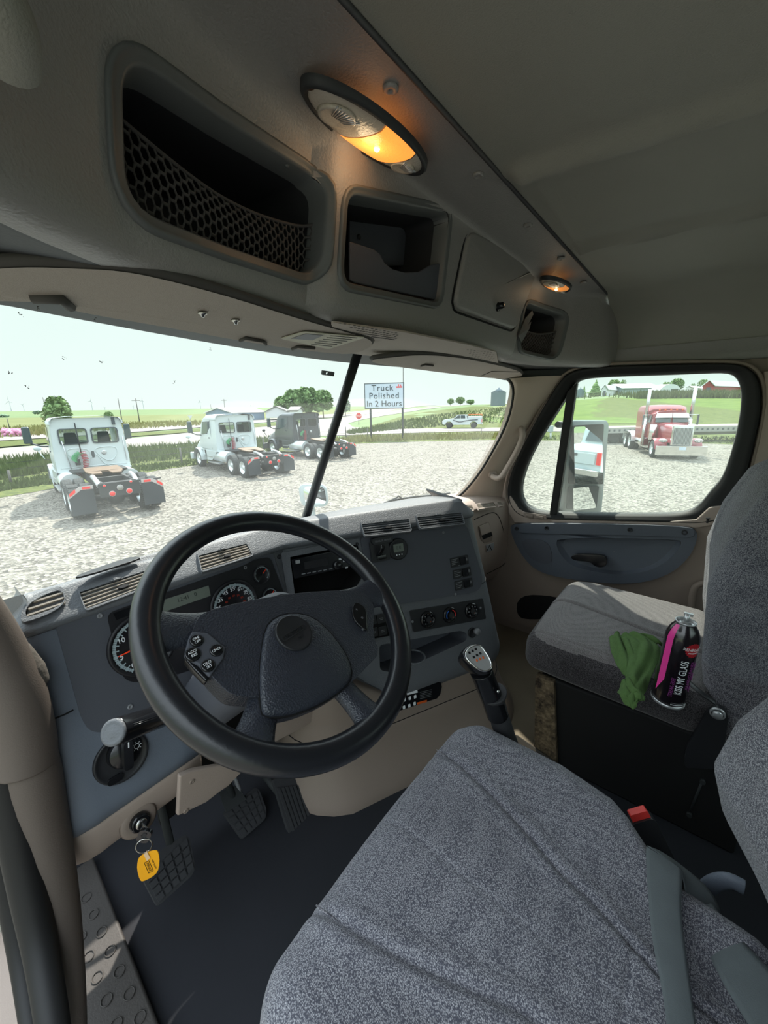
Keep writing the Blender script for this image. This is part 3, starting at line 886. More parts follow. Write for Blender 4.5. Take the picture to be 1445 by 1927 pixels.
# rims
for k, w, m in (('left', .013, 'rim'), ('cubby', .011, 'rim'), ('right', .012, 'rim')):
    L = resample(loops[k], 90); cen = sum(L, Vector())/len(L)
    def o_(L, g, dy):
        out = []
        for i, p in enumerate(L):
            t = (L[(i+1) % 90]-L[i-1]).normalized(); nn = t.cross(Vector((0, 1, 0)))
            if nn.dot(p-cen) < 0: nn = -nn
            q = p + nn*g; q.y = yface(q.x, q.z) + dy if abs(q.x) < .9 else p.y + dy
            out.append(q)
        return out
    rows = [o_(L, w, .002), o_(L, w*.95, -.004), o_(L, w*.6, -.006), o_(L, w*.5, -.003), o_(L, w*.1, -.005), o_(L, -.002, -.001), o_(L, -.003, .03)]
    mb = MB(); mb.loft(rows, close_rows=True); mb.build('bin_rim', m, hdr, smooth=True)
# cargo nets: a honeycomb of cords sagging in each bin
def net(k, frac, cell, r, bulge):
    L = loops[k]; xs_ = [p.x for p in L]; x0, x1 = min(xs_), max(xs_)
    z0, z1 = min(p.z for p in L), max(p.z for p in L)
    mb = MB()
    def PT(a, b):
        x = x0 + a*(x1-x0)
        top = z0 + frac*(z1-z0) - .018*sin(pi*a)
        z = z0 + b*(top-z0)
        return Vector((x, yface(x, z) + .022 - bulge*sin(pi*b)*sin(pi*a), z))
    nx = int((x1-x0)/cell); nz = max(3, int(frac*(z1-z0)/(cell*.47)))
    for j in range(nz+1):
        for i in range(nx+1):
            sh = .5 if j % 2 else 0
            a = (i+sh)/nx; b = j/nz
            if a > 1: continue
            p0 = PT(a-.17/nx, b); p1 = PT(min(a+.17/nx, 1), b)
            mb.tube([p0, p1], r*1.6, 5)
            if j < nz:
                a2 = a + .5/nx
                if a2 <= 1: mb.tube([p1, PT(a2-.17/nx, (j+1)/nz)], r, 5)
                a3 = a - .5/nx
                if a3 >= 0: mb.tube([p0, PT(a3+.17/nx, (j+1)/nz)], r, 5)
    mb.tube([PT(t/24, 1) for t in range(25)], r*1.8, 6)
    n_ = mb.build('cargo_net', 'net', hdr, weld=False); n_['kind'] = 'stuff'
net('left', .62, .0155, .0012, .01)
net('right', .62, .0150, .0016, .004)
# clips along the top edge of the big bin
for x, y in ((340, 152), (455, 238), (545, 303)):
    p = on_face(x, y); mb = MB(); mb.ball(p + Vector((0, .006, -.002)), .0035, 8, 6); mb.build('net_clip', 'rim', hdr)
# cubby: pocket lip with a wavy edge, inner screws
CF = Fr(on_face(740, 480), (1, 0, 0), (0, -slant(0), 1))
cpx = [(655, 455), (700, 470), (712, 480), (720, 495), (735, 507), (758, 513), (785, 512), (805, 500), (820, 496), (835, 498), (822, 560), (815, 564), (665, 533), (655, 527)]
lip = [CF.at(x, y, -.012) for x, y in cpx]
mb = MB(); mb.prism(lip, CF.n, .005); pk = mb.build('cubby_pocket', 'dash_face', hdr, bevel=.002)
mb = MB(); mb.prism([CF.at(x, y, -.10) for x, y in [(655, 408), (775, 432), (800, 445), (803, 500), (655, 500)]], CF.n, .004); mb.build('cubby_back', 'dash_face', hdr)
for x, y, c in ((697, 383, -.05), (795, 411, -.05), (675, 446, -.095), (778, 470, -.095)):
    mb = MB(); f = Fr(CF.at(x, y, c), CF.u, CF.v); mb.lathe(f.o, f.n, [(.0045, 0), (.0045, .0015), (.003, .0015), (.002, 0), (0, 0)], 12); mb.build('screw', 'black', hdr)
# latched door
dl = opening(DOORPX, .028)
cen = sum(dl, Vector())/len(dl)
D_ = resample(dl, 80)
def o2(g, dy):
    out = []
    for i, p in enumerate(D_):
        t = (D_[(i+1) % 80]-D_[i-1]).normalized(); nn = t.cross(Vector((0, 1, 0)))
        if nn.dot(p-cen) < 0: nn = -nn
        q = p + nn*g; q.y = yface(min(q.x, .385), q.z) + dy; out.append(q)
    return out
mb = MB(); mb.loft([o2(.004, .012), o2(.006, -.001), o2(.003, -.003), o2(.0, .002)], close_rows=True); mb.build('door_gap', 'void', hdr, smooth=True)
mb = MB(); rr_ = [o2(-.001, .004), o2(-.001, -.003), o2(-.003, -.007), o2(-.008, -.009), o2(-.012, -.009), o2(-.02, -.011)]
ctr = cen.copy(); ctr.y = yface(cen.x, cen.z) - .015
rr_.append([ctr.lerp(p, .5) + Vector((0, -.002, 0)) for p in rr_[-1]]); rr_.append([ctr.copy() for p in rr_[-1]])
mb.loft(rr_, close_rows=True); dd = mb.build('bin_door', 'header', hdr, smooth=True)
f = Fr(on_face(928, 578) + Vector((0, -.010, 0)), (1, 0, 0), (0, 0, 1)); mb = MB()
mb.lathe(f.o, f.n, [(.011, -.004), (.012, .002), (.012, .004), (.008, .006), (.008, .016), (.006, .018), (.0, .018)], 20); lt = mb.build('latch_knob', 'gloss', dd)
mb = MB(); mb.fbox(f, (-.0012, .0012), (-.005, .005), .018, .0195); mb.build('key_slot', 'void', lt) if False else None
# loose bracket beside the right bin
mb = MB(); q = [on_face(x, y) for x, y in [(978, 645), (972, 632), (985, 600), (998, 585), (1000, 592), (990, 612), (996, 606), (993, 618), (981, 640)]]
mb.prism([p + Vector((0, -.004, 0)) for p in q], (0, -1, 0), .002); mb.build('latch_hook', 'rim', hdr)
# screws along the ceiling seam
for x, y, z in ((735, 167, 1.466), (900, 330, 1.466), (993, 424, 1.466), (1055, 487, 1.464), (1098, 532, 1.462)):
    p = PZ(x, y, z); mb = MB(); mb.lathe(p + Vector((0, 0, .002)), (0, 0, -1), [(.0095, 0), (.0095, .003), (.007, .0045), (.0035, .0045), (.003, .001), (0, .001)], 20)
    mb.build('seam_button', 'header', hdr)
# seam bead between console and ceiling, side bead
mb = MB(); mb.tube([(-.97, .317, 1.4665), (.935, .317, 1.4665), (.938, .300, 1.40), (.938, .290, 1.24)], .0035, 8); mb.build('seam_bead', 'header_dark', hdr)
# underside cloth panel with two patches of sound holes
U1 = [PZ(x, y, 1.2365) for x, y in [(622, 603), (760, 622), (880, 646), (934, 660), (938, 684), (860, 680), (700, 668), (640, 660)]]
mb = MB(); mb.prism(round_corners(U1, .012, 4), (0, 0, -1), .003); up = mb.build('cloth_panel', 'visor', hdr, bevel=.001)
f = Fr((0, 0, 1.2335), (1, 0, 0), (0, -1, 0))
def patch(pxs, nx, ny, r):
    q = [PZ(x, y, 1.2330) for x, y in pxs]; b = MB()
    for i in range(nx):
        for j in range(ny):
            s_ = (i + (.5 if j % 2 else 0))/(nx); t = j/(ny-1)
            p = q[0].lerp(q[1], s_).lerp(q[3].lerp(q[2], s_), t)
            b.add([p + Vector((r*cos(k*pi/4), r*sin(k*pi/4), 0)) for k in range(8)], [tuple(range(8))])
    o = b.build('sound_holes', 'void', up, weld=False); o['kind'] = 'stuff'
patch([(640, 608), (752, 628), (745, 640), (700, 634)], 14, 5, .0028)
patch([(880, 658), (930, 664), (932, 678), (888, 672)], 8, 5, .0028)

# ---- dome lamps
def dome(pxc, zc, lx, ly, rot, label, warm, name='dome_lamp', en=.05):
    c = PZ(*pxc, zc); t = thing(name, label, 'lamp', tuple(c), 'dome lamps in the overhead console')
    f = Fr(c, (cos(rot), sin(rot), 0), (0, -.97, -.22)); f.n = f.u.cross(f.v).normalized()
    if f.n.z > 0: f.n = -f.n
    def ell(a, b, k, n=48): return [f.P(a*cos(2*pi*i/n), b*sin(2*pi*i/n), k) for i in range(n)]
    b = MB(); b.loft([ell(lx*1.10, ly*1.16, -.004), ell(lx*1.10, ly*1.16, .003), ell(lx*1.05, ly*1.08, .007), ell(lx*1.0, ly*1.0, .004), ell(lx, ly, -.003)], close_rows=True)
    b.build('bezel', 'header_dark', t, smooth=True)
    # three lens fields
    def field(x0, x1, name, m):
        b = MB(); rows = []
        for i in range(11):
            x = lerp(x0, x1, i/10); h = ly*sqrt(max(0, 1-(x/lx)**2)); row = []
            for j in range(11):
                y = lerp(-h, h, j/10); k = 1-(x/lx)**2-(y/ly)**2
                row.append(f.P(x + (.25*y if abs(x) < lx*.6 else .25*y)*(1 if abs(x) < lx*.95 else 0)*(h/ly)*.6, y, .003 + .011*sqrt(max(k, 0))))
            rows.append(row)
        b.loft(rows, smooth=True); return b.build(name, m, t)
    field(-lx*.985, -lx*.22, 'clear_lens', 'lamp_lens'); field(-lx*.20, lx*.48, 'lit_lens', 'lamp_warm' if en > .03 else 'lamp_warm2'); field(lx*.50, lx*.985, 'clear_lens', 'lamp_lens')
    for s in (-.6, .68):
        b = MB(); rr = ly*.62*(1 if s < 0 else .75)
        b.lathe(f.P(lx*s, 0, .0095), f.n, [(rr, .0), (rr*.9, .0035), (rr*.75, .0025), (0, .003)], 20); rl = b.build('reading_lens', 'lamp_lens', t); b = MB()
        for q in range(-4, 5): b.tube([f.P(lx*s + q*rr*.10, rr*.05, .0135), f.P(lx*s + q*rr*.19, rr*.82, .012)], .0009, 5)
        b.build('lens_ribs', 'silver', rl)
    if warm:
        b = MB(); b.ball(f.P(lx*.08, ly*.1, .013), .0042, 10, 8); b.build('bulb', 'bulb', t)
    ld = bpy.data.lights.new('lamp_light', 'POINT'); ld.energy = en; ld.color = (1, .72, .42); ld.shadow_soft_size = .02
    lo = bpy.data.objects.new('lamp_light', ld); COL.objects.link(lo); lo.location = f.P(0, 0, .03); adopt(lo, t)
dome((700, 250), 1.452, .105, .040, .0, 'large oval dome lamp with its amber centre lit, above the big net bin', True)
dome((1046, 534), 1.446, .078, .034, .0, 'small oval dome lamp seen at the far right end of the overhead console', True, en=.02)

# ---- sun visors
def vz(x, y): return 1.232 - .13*(y-.53)
def on_visor(px, py, dz=0):
    z = 1.23
    for _ in range(30):
        q = PZ(px, py, z); z = vz(q.x, q.y) + dz
    return PZ(px, py, z)
def visor(pxs, label, extras):
    o3 = [on_visor(x, y) for x, y in pxs]
    c = sum(o3, Vector())/len(o3)
    t = thing('sun_visor', label, 'visor', tuple(c), 'sun visors folded up over the windshield')
    L = resample(smooth_poly(o3, 2), 120)
    def ins(k, dz):
        out = []
        for i, p in enumerate(L):
            tt = (L[(i+1) % 120]-L[i-1]).normalized(); nn = tt.cross(Vector((0, 0, 1)))
            if nn.dot(p-c) < 0: nn = -nn
            out.append(p - nn*k + Vector((0, 0, dz)))
        return out
    b = MB(); b.loft([ins(0, .007), ins(-.002, .0035), ins(0, 0), ins(.006, -.003)], close_rows=True)
    b.build('edge_piping', 'visor_edge', t, smooth=True)
    b = MB()
    for z, fl in ((-.0035, 1), (.007, 0)):
        P_ = ins(.004, z); tri = tessellate_polygon([P_]); b.add(P_, [tuple(q) for q in tri])
    b.build('cloth_face', 'visor', t)
    return t
v1 = visor([(-70, 500), (30, 491), (140, 495), (232, 500), (330, 522), (450, 556), (560, 593), (660, 622), (705, 636), (702, 650), (672, 662), (640, 664), (560, 655), (460, 640), (290, 608), (140, 582), (122, 574), (95, 562), (30, 559), (-70, 556)],
      'driver side grey cloth sun visor with a warning sticker and two studs', None)
q = [on_visor(x, y, -.005) for x, y in [(527, 636), (572, 623), (688, 634), (618, 656)]]
b = MB(); b.prism(round_corners(q, .006, 3), (0, 0, -1), .0012); st = b.build('warning_sticker', 'sticker', v1)
sf = Fr(q[0], q[3]-q[0], (q[1]-q[0]), None)
b = MB()
q2 = [on_visor(x, y, -.0066) for x, y in [(548, 637), (575, 628), (608, 631), (588, 640)]]; b.prism(q2, (0, 0, -1), .0004)
b.build('sticker_diagram', 'grey_print', st)
b = MB()
for i in range(6):
    a0 = on_visor(lerp(622, 585, i/5), lerp(632, 648, i/5), -.0066); a1 = on_visor(lerp(672, 625, i/5), lerp(636, 652, i/5), -.0066)
    b.tube([a0, a1], .0006, 4)
b.build('sticker_text', 'grey_print', st)
for x, y in ((381, 588), (443, 602)):
    p = on_visor(x, y, -.004); b = MB(); b.lathe(p, (0, 0, -1), [(.006, 0), (.006, .002), (.003, .003), (.002, .006), (0, .006)], 12); b.build('stud', 'steel', v1)
for pts in ([(452, 641), (462, 636), (495, 642), (500, 648)], [(550, 657), (560, 652), (592, 655)]):
    b = MB(); b.tube([on_visor(x, y, -.006) for x, y in pts], .003, 8); b.build('clip', 'visor_edge', v1)
b = MB(); b.tube([on_visor(60, 560, -.004), on_visor(115, 562, -.006), on_visor(132, 577, -.004)], .006, 8); b.build('pull_tab', 'visor_edge', v1)
v2 = visor([(692, 675), (720, 671), (790, 664), (850, 668), (900, 676), (960, 690), (984, 699), (984, 708), (972, 712), (930, 711), (860, 703), (760, 690), (705, 682)],
      'passenger side grey cloth sun visor, seen edge-on beyond the windshield post', None)
b = MB(); b.tube([on_visor(905, 708, -.005), on_visor(925, 699, -.005), on_visor(975, 700, -.005)], .0012, 6); b.build('stitch_line', 'visor_edge', v2)
for pts in ([(792, 689), (800, 686), (815, 688)],):
    b = MB(); b.tube([on_visor(x, y, -.006) for x, y in pts], .0025, 8); b.build('clip', 'visor_edge', v2)
# visor hinge bracket at the left end
b = MB(); p = [on_visor(x, y, .012) for x, y in [(-20, 480), (35, 480), (50, 488), (-20, 494)]]; b.prism(p, (0, 0, -1), .003)
hb = tag(b.build('visor_bracket', 'silver'), 'bright metal hinge bracket at the left end of the driver visor', 'bracket')
b = MB(); b.cyl(on_visor(18, 485, .008), on_visor(18, 485, .006) , .004); b.build('bracket_hole', 'void', hb)
# dark windshield header behind the visors
b = MB(); rows = []
for i in range(30):
    x = -.97 + i*1.93/29
    yt = lerp(.86, .64, min(1, abs(x)/.93)**1.6)
    rows.append([(x, Y0(x)+.05, 1.240), (x, lerp(Y0(x), yt, .5), 1.262), (x, yt-.06, 1.262), (x, yt, 1.235), (x, yt+.03, 1.26), (x, yt+.05, 1.5)])
b.loft(rows); structure(b.build('trim_11', 'header_dark', smooth=True))
# light-coloured roof trim at the top left over the driver's door
b = MB(); b.tube(smooth_poly([PD(-80, -80, .190), PD(-8, 10, .205), (PD(6, 60, .215)), PD(8, 105, .225)], 3, False), .0165, 20)
o = b.build('roof_rail_trim', 'headliner'); tag(o, 'grey padded roof rail trim in the top left corner', 'trim', kind='structure')

# dark filler where visor, pillar and console meet
b = MB(); b.prism([PX(x, y, v) for x, y, v in [(930, 700, .80), (985, 694, .86), (1068, 694, .925), (1069, 709, .925), (1010, 712, .87), (962, 716, .80), (940, 712, .79)]], (0, 1, .1), .03)
structure(b.build('trim_12', 'header_dark'))
# ================================================================== DASHBOARD
dash = thing('dashboard', 'dark grey truck dashboard wrapped around the driver with gauges, vents and taupe lower trim', 'dashboard', (0, .95, .5))
T14 = radians(14)
TH = radians(25)
KF = Fr((-.5, .835, .738), (1, 0, 0), (0, sin(T14), cos(T14)))            # instrument face
AF = Fr((0, .723, .738), (cos(TH), -sin(TH), 0), (sin(TH)*sin(T14), cos(TH)*sin(T14), cos(T14)))   # angled centre face
AF.n = AF.u.cross(AF.v).normalized()
# path stations: base point (on the face-top line) and outward direction
path = []
for i in range(15):
    path.append((Vector((lerp(-.775, -.262, i/14), .835)), Vector((0, -1))))
c0 = Vector((-.24, .835)); bis = Vector((-sin(TH/2), -cos(TH/2)))/cos(TH/2)
path.append((c0, bis))
ua, na = Vector((cos(TH), -sin(TH))), Vector((-sin(TH), -cos(TH)))
for i in range(13):
    u_ = lerp(-.235, .355, i/12); path.append((Vector((0, .723)) + ua*u_, na))
iend = len(path)
cr = Vector((0, .723)) + ua*.355 - na*.035
for i in range(1, 8):
    a = radians(90*i/7); d = na*cos(a) + ua*sin(a)
    path.append((cr + d*.035, d))
for i in range(1, 6):
    path.append((cr + ua*.035 - na*.045*i, ua))
# left end rounding
le = []
cl = Vector((-.750, .860))
for i in range(6):
    a = radians(90*(1-i/5)); d = Vector((-sin(a), -cos(a))); le.append((cl + d*.026, d))
path = [(Vector((-.776, .95)), Vector((-1, 0)))] + le + path[1:]
iend += 6
def strip(prof, i0, i1, close=False):
    rows = []
    for b, d in path[i0:i1]:
        L = []
        for n_, z in prof:
            q = b + d*n_; L.append(Vector((q.x, q.y, z)))
        rows.append(L)
    return rows
def sm(prof, it=2):
    return [(p.x, p.y) for p in smooth_poly([Vector((a, b, 0)) for a, b in prof], it, False)]
iC = len(le)+1+14      # index of the concave corner
# top pad (crest + vent shoulder)
top_prof = sm([(-.055, .797), (-.045, .797), (-.035, .790), (.004, .757), (.008, .750), (.006, .741), (-.004, .737)], 2)
mb = MB(); rows = strip(top_prof, 0, len(path))
for i_, (b_, d_) in enumerate(path):
    if i_ < 6 or i_ > iend:      # keep the pad from folding over itself where the path turns
        lim = -.024 if i_ < 6 else -.033
        rows[i_] = [Vector((*(b_ + d_*max(n_, lim)), z)) for n_, z in top_prof]
mb.loft(rows, flip=True)
mb.build('top_pad', 'dash', dash, smooth=True)
# dash upper surface running out to the windshield
def glass_y(x): return lerp(1.035, .90, min(1, abs(x)/.86)**1.0)
rows0 = rows; rows = []
for (b, d), r0 in zip(path[6:], rows0[6:]):
    p0 = r0[0]
    gx = p0.x*1.0; gy = max(glass_y(gx)-.012, p0.y+.01); gz = lerp(.728, .655, min(1, abs(gx)/.86))
    kz = interp(gx, [(-.785, -.085), (-.74, -.05), (-.69, -.005), (-.64, .013), (-.45, .012), (-.25, 0), (1, 0)]); rows.append([p0, Vector((p0.x, lerp(p0.y, gy, .3), .795+kz*(.4 if kz < 0 else 1))), Vector((gx, lerp(p0.y, gy, .7), lerp(.787+kz, gz, .3))), Vector((gx, gy, lerp(.76+kz, gz, .6)))])
rows = rows[:iend-1]; rows.insert(0, [Vector((-.785, p.y, p.z)) for p in rows[0]]); rr9 = [smooth_poly(r, 2, False) for r in rows]; rr9.append([Vector((p.x+.004, p.y, .66)) for p in rr9[-1]])
mb = MB(); mb.loft(rr9, flip=False); mb.build('top_surface', 'dash', dash, smooth=True)
# driver face and lower body (closed strip)
dr = sm([(.0, .738), (.006, .72), (.040, .575), (.052, .54), (.062, .47), (.072, .41), (.074, .385), (.066, .366), (.060, .362)], 1)
iD1 = iC - 8      # lower body only left of the steering column
mb = MB(); mb.loft(strip(dr, 0, iD1), flip=True)
for k in (0,):
    pass
R_ = strip(dr, iD1-1, iD1)[0]
mb.loft([R_, [p + Vector((.012, .012, 0)) for p in R_], [p + Vector((.014, .12, 0)) for p in R_]], flip=True)
mb.build('lower_panel', 'dash_blue', dash, smooth=True)
# seam groove across
mb = MB(); mb.tube([p[0] for p in strip([(.0445, .600)], 0, 8)], .0016, 6)
mb.build('panel_seam', 'void', dash)
mb = MB(); tp = sm([(.060, .3625), (.064, .355), (.060, .32), (.052, .29), (.040, .277), (0, .274), (-.06, .274)], 2)
mb.loft(strip(tp, 0, iD1), flip=True)
R_ = strip(tp, iD1-1, iD1)[0]; mb.loft([R_, [p + Vector((.008, .012, 0)) for p in R_], [p + Vector((.008, .12, 0)) for p in R_]], flip=True)
mb.build('lower_trim', 'taupe', dash, smooth=True)
# instrument face beyond the column
mb = MB(); df = sm([(-.004, .7375), (.0, .72), (.040, .575), (.035, .56), (-.05, .55)], 1); mb.loft(strip(df, iD1-2, iC+1), flip=True)
mb.build('instrument_face', 'dash', dash, smooth=True)
mb = MB(); mb.fbox(Fr((-.40, .90, .42), (1, 0, 0), (0, 0, 1)), (-.22, .30), (-.30, .14), -.01, 0, ); mb.build('bulkhead', 'void', dash)
# inset blank panel left of the gauges + gauge cluster
pan = [KF.at(x, y, .0035) for x, y in [(103, 1174), (205, 1140), (470, 1052), (512, 1040), (540, 1130), (520, 1200), (420, 1290), (320, 1345), (230, 1372), (182, 1378), (165, 1372), (152, 1350)]]
mb = MB(); mb.prism(round_corners(pan, .012, 4), KF.n, .003); mb.build('blank_panel', 'dash_face', dash, bevel=.001)
clu = thing('c', 'x', 'x'); bpy.data.objects.remove(clu)
cpts = [KF.at(x, y, .0066) for x, y in [(200, 1155), (300, 1119), (459, 1064), (480, 1052), (508, 1048), (540, 1132), (520, 1192), (420, 1240), (330, 1270), (262, 1284), (240, 1282), (227, 1268)]]
mb = MB(); mb.prism(round_corners(cpts, .014, 5), KF.n, .0015); cl_ = mb.build('gauge_cluster', 'dial', dash, bevel=.0006)
cl_['label'] = 'black gauge cluster behind the wheel'
def gauge(px, py, r, name, a0, a1, nt, nums=None, needle=None, numr=.72, ns=.011, nl=.8, c=.008, ring=True, redmid=False):
    u0, v0 = KF.uv(px, py, c); f = KF.sub(u0, v0, c)
    b = MB(); b.lathe(f.o, f.n, [(r*1.10, 0), (r*1.10, .003), (r*1.04, .006), (r*.99, .005), (r*.97, .001), (0, .001)], 48)
    g = b.build(name, 'dial', cl_)
    b = MB()
    n = 60
    for i in range(n):
        t0, t1 = radians(lerp(a0, a1, i/n)), radians(lerp(a0, a1, (i+.86)/n)); ro, ri = r*.93, r*.83
        b.add([f.P(ro*cos(t0), ro*sin(t0), .0014), f.P(ri*cos(t0), ri*sin(t0), .0014), f.P(ri*cos(t1), ri*sin(t1), .0014), f.P(ro*cos(t1), ro*sin(t1), .0014)], [(0, 1, 2, 3)])
    for i in range(nt+1):
        t = radians(lerp(a0, a1, i/nt)); q = .0006 + r*.008; w = Vector((-sin(t), cos(t)))*q
        ro, ri = r*.95, r*.74
        b.add([f.P(ro*cos(t)-w.x, ro*sin(t)-w.y, .0018), f.P(ri*cos(t)-w.x, ri*sin(t)-w.y, .0018), f.P(ri*cos(t)+w.x, ri*sin(t)+w.y, .0018), f.P(ro*cos(t)+w.x, ro*sin(t)+w.y, .0018)], [(0, 1, 2, 3)])
    b.build('dial_scale', 'tick', g)if False else None
    so = b.build('dial_scale', 'tick', None, weld=False); adopt(so, cl_)
    if nums:
        for k, (s_, a) in enumerate(nums):
            t = radians(a); lab(s_, f, r*numr*cos(t), r*numr*sin(t) + 0, ns, 'white', cl_, c=.0018, depth=.0002, name='dial_number')
            if redmid and k % 1 == 0:
                lab(str(10*(k+2)), f, r*.44*cos(t), r*.44*sin(t), ns*.55, 'redprint', cl_, c=.0018, depth=.0002, name='dial_number')
    if needle is not None:
        t = radians(needle); w = Vector((-sin(t), cos(t)))*r*.035
        b = MB(); b.prism([f.P(-w.x*1.3, -w.y*1.3, .003), f.P(r*nl*cos(t)-w.x*.3, r*nl*sin(t)-w.y*.3, .003), f.P(r*nl*cos(t)+w.x*.3, r*nl*sin(t)+w.y*.3, .003), f.P(w.x*1.3, w.y*1.3, .003)], f.n, .001)
        no = b.build('needle', 'needle', cl_)
        b = MB(); b.disc(f, 0, 0, r*.13, .002, .005); b.build('needle_hub', 'gloss', cl_)
gauge(442, 1140, .0555, 'speedometer', 205, -25, 16, [(str(v), 193-27*i) for i, v in enumerate(range(15, 86, 10))], 238, ns=.0125, nl=.55, redmid=True)
gauge(269, 1212, .0560, 'tachometer', 235, -20, 20, [('0', 231), ('5', 190), ('10', 145), ('15', 100), ('20', 55)], 184, ns=.0135)
gauge(492, 1081, .0215, 'small_gauge', 225, -45, 4, [('', 0)], 35)
gauge(508, 1122, .0215, 'small_gauge', 225, -45, 4, [('', 0)], 40)
gauge(378, 1186, .0215, 'small_gauge', 225, -45, 4, [('', 0)], 100)
mb = MB(); mb.prism([KF.at(x, y, .0085) for x, y in [(285, 1136), (392, 1102), (396, 1121), (290, 1158)]], KF.n, .001); lc = mb.build('display_screen', 'lcd', dash)
lab('12:41   0', KF, *KF.uv(352, 1124, .0095), .012, 'lcd_ink', lc, c=.0097, depth=.0001, rot=.0)
mb = MB(); mb.prism([KF.at(x, y, .0082) for x, y in [(213, 1154), (244, 1143), (249, 1155), (219, 1167)]], KF.n, .001); mb.build('display_screen', 'gloss', dash)
def screw(fr, px, py, c, r=.005, m='steel', par=dash):
    u0, v0 = fr.uv(px, py, c); f = fr.sub(u0, v0, c); b = MB()
    b.lathe(f.o, f.n, [(r, -.001), (r, .0012), (r*.7, .002), (r*.45, .002), (r*.35, .0005), (0, .0005)], 16); b.build('screw', m, par)
for x, y in ((188, 1159), (245, 1330), (461, 1068)): screw(KF, x, y, .0065, m='grey_print')

def vent(fr, q, n, m='dash', par=dash, knob=True, c=0, curved=False, slat='vent_slat', fw=.10, bt=.08):
    """q: corner pixels TL TR BR BL"""
    P4 = [Vector((*fr.uv(x, y, c), 0)) for x, y in q]
    b = MB(); o = [fr.P(p.x, p.y, c-.008) for p in P4]
    cc = sum(P4, Vector())/4
    w = (P4[1]-P4[0]).length; h = (P4[0]-P4[3]).length
    def bl(s_, t): a = P4[0].lerp(P4[1], s_); d = P4[3].lerp(P4[2], s_); return a.lerp(d, t)
    e = fw*.35*h/w
    I = [bl(e, fw+.14), bl(1-e, fw+.14), bl(1-e, 1-bt), bl(e, 1-bt)]
    ro = round_corners([fr.P(p.x, p.y, c-.006) for p in P4], .008, 4); ri = round_corners([fr.P(p.x, p.y, c-.006) for p in I], .003, 4)
    if curved:
        A = Vector((I[0].x, I[0].y, 0))
        I2 = [bl(.02, .55), bl(.12, .32), bl(.35, .16), bl(.62, .12), bl(1-e*1.5, .12), bl(1-e*1.5, 1-bt), bl(.06, 1-bt), bl(.02, .72)]
        O2 = [bl(-.10, .70), bl(-.04, .38), bl(.12, .10), bl(.40, -.06), bl(.70, -.10), bl(1.02, -.08), bl(1.04, 1.0), bl(-.04, 1.14)]
        ro = resample(smooth_poly([fr.P(p.x, p.y, c-.006) for p in O2], 2), 60); ri = resample(smooth_poly([fr.P(p.x, p.y, c-.006) for p in I2], 2), 60)
    b.prism(ro, fr.n, .0095, hole=ri)
    V = b.build('air_vent', m, par, bevel=.0015)
    b = MB(); b.prism([p + fr.n*.0012 for p in ri], fr.n, .0008); b.build('vent_recess', 'void', V)
    b = MB()
    for i in range(n):
        t = lerp(fw+.14, 1-bt, (i+.5)/n)
        p0, p1 = bl(e*1.1, t), bl(1-e*1.1, t)
        if curved: p0 = bl(interp(t, [(0, .4), (.3, .18), (.6, .05), (1, .05)]), t)
        hh = h*(1-fw-.14-bt)/n*.13
        d = (p1-p0).normalized(); nn = Vector((-d.y, d.x, 0))*hh
        b.prism([fr.P(*(p0-nn).xy, c-.003), fr.P(*(p1-nn).xy, c-.003), fr.P(*(p1+nn).xy, c-.003), fr.P(*(p0+nn).xy, c-.003)], fr.n, .005)
    b.build('vent_slats', slat, V)
    if knob:
        k = bl(.52, .60); k2 = bl(.46, .20)
        b = MB(); b.disc(fr, k.x, k.y, w*.07, c-.002, c+.006, ry=h*.06); b.build('thumb_slider', 'black', V)
        b = MB(); b.disc(fr, k2.x, k2.y, w*.075, c+.003, c+.006, ry=h*.045); b.fbox(fr, (k2.x-.004, k2.x+.004), (k2.y-.004, k2.y+.001), c+.003, c+.010); b.build('shut_off_tab', m, V)
    return V
VD = Fr((-.5, .835-.007, .753), (1, 0, 0), (0, .040, .035)); VD.n = VD.u.cross(VD.v).normalized()
VA = Fr(AF.o + AF.n*0 + Vector((-sin(TH), -cos(TH), 0))*.007 + Vector((0, 0, .015)), AF.u, Vector((sin(TH), cos(TH), 0))*.040 + Vector((0, 0, .035))); VA.n = VA.u.cross(VA.v).normalized()
vent(VD, [(48, 1126), (117, 1106), (124, 1142), (46, 1170)], 3, c=.004, knob=False, curved=True, m='dash', fw=.0)
vent(VD, [(143, 1106), (285, 1062), (302, 1098), (161, 1152)], 5, c=.004)
vent(VD, [(369, 1038), (461, 1017), (477, 1047), (379, 1079)], 5, c=.004)
vent(VA, [(677, 981), (768, 971), (775, 1001), (686, 1011)], 5, c=.004, slat='dash')
vent(VA, [(781, 968), (866, 959), (875, 987), (790, 997)], 5, c=.004, slat='dash')
# warning lights lens on top of the dash at the left
mb = MB(); q = [PZ(x, y, .806) for x, y in [(140, 1092), (150, 1083), (240, 1052), (262, 1050), (265, 1054), (190, 1078)]]
mb.prism(smooth_poly(q, 1), (0, 0, 1), .004); mb.build('defrost_slot', 'black', dash, bevel=.001)

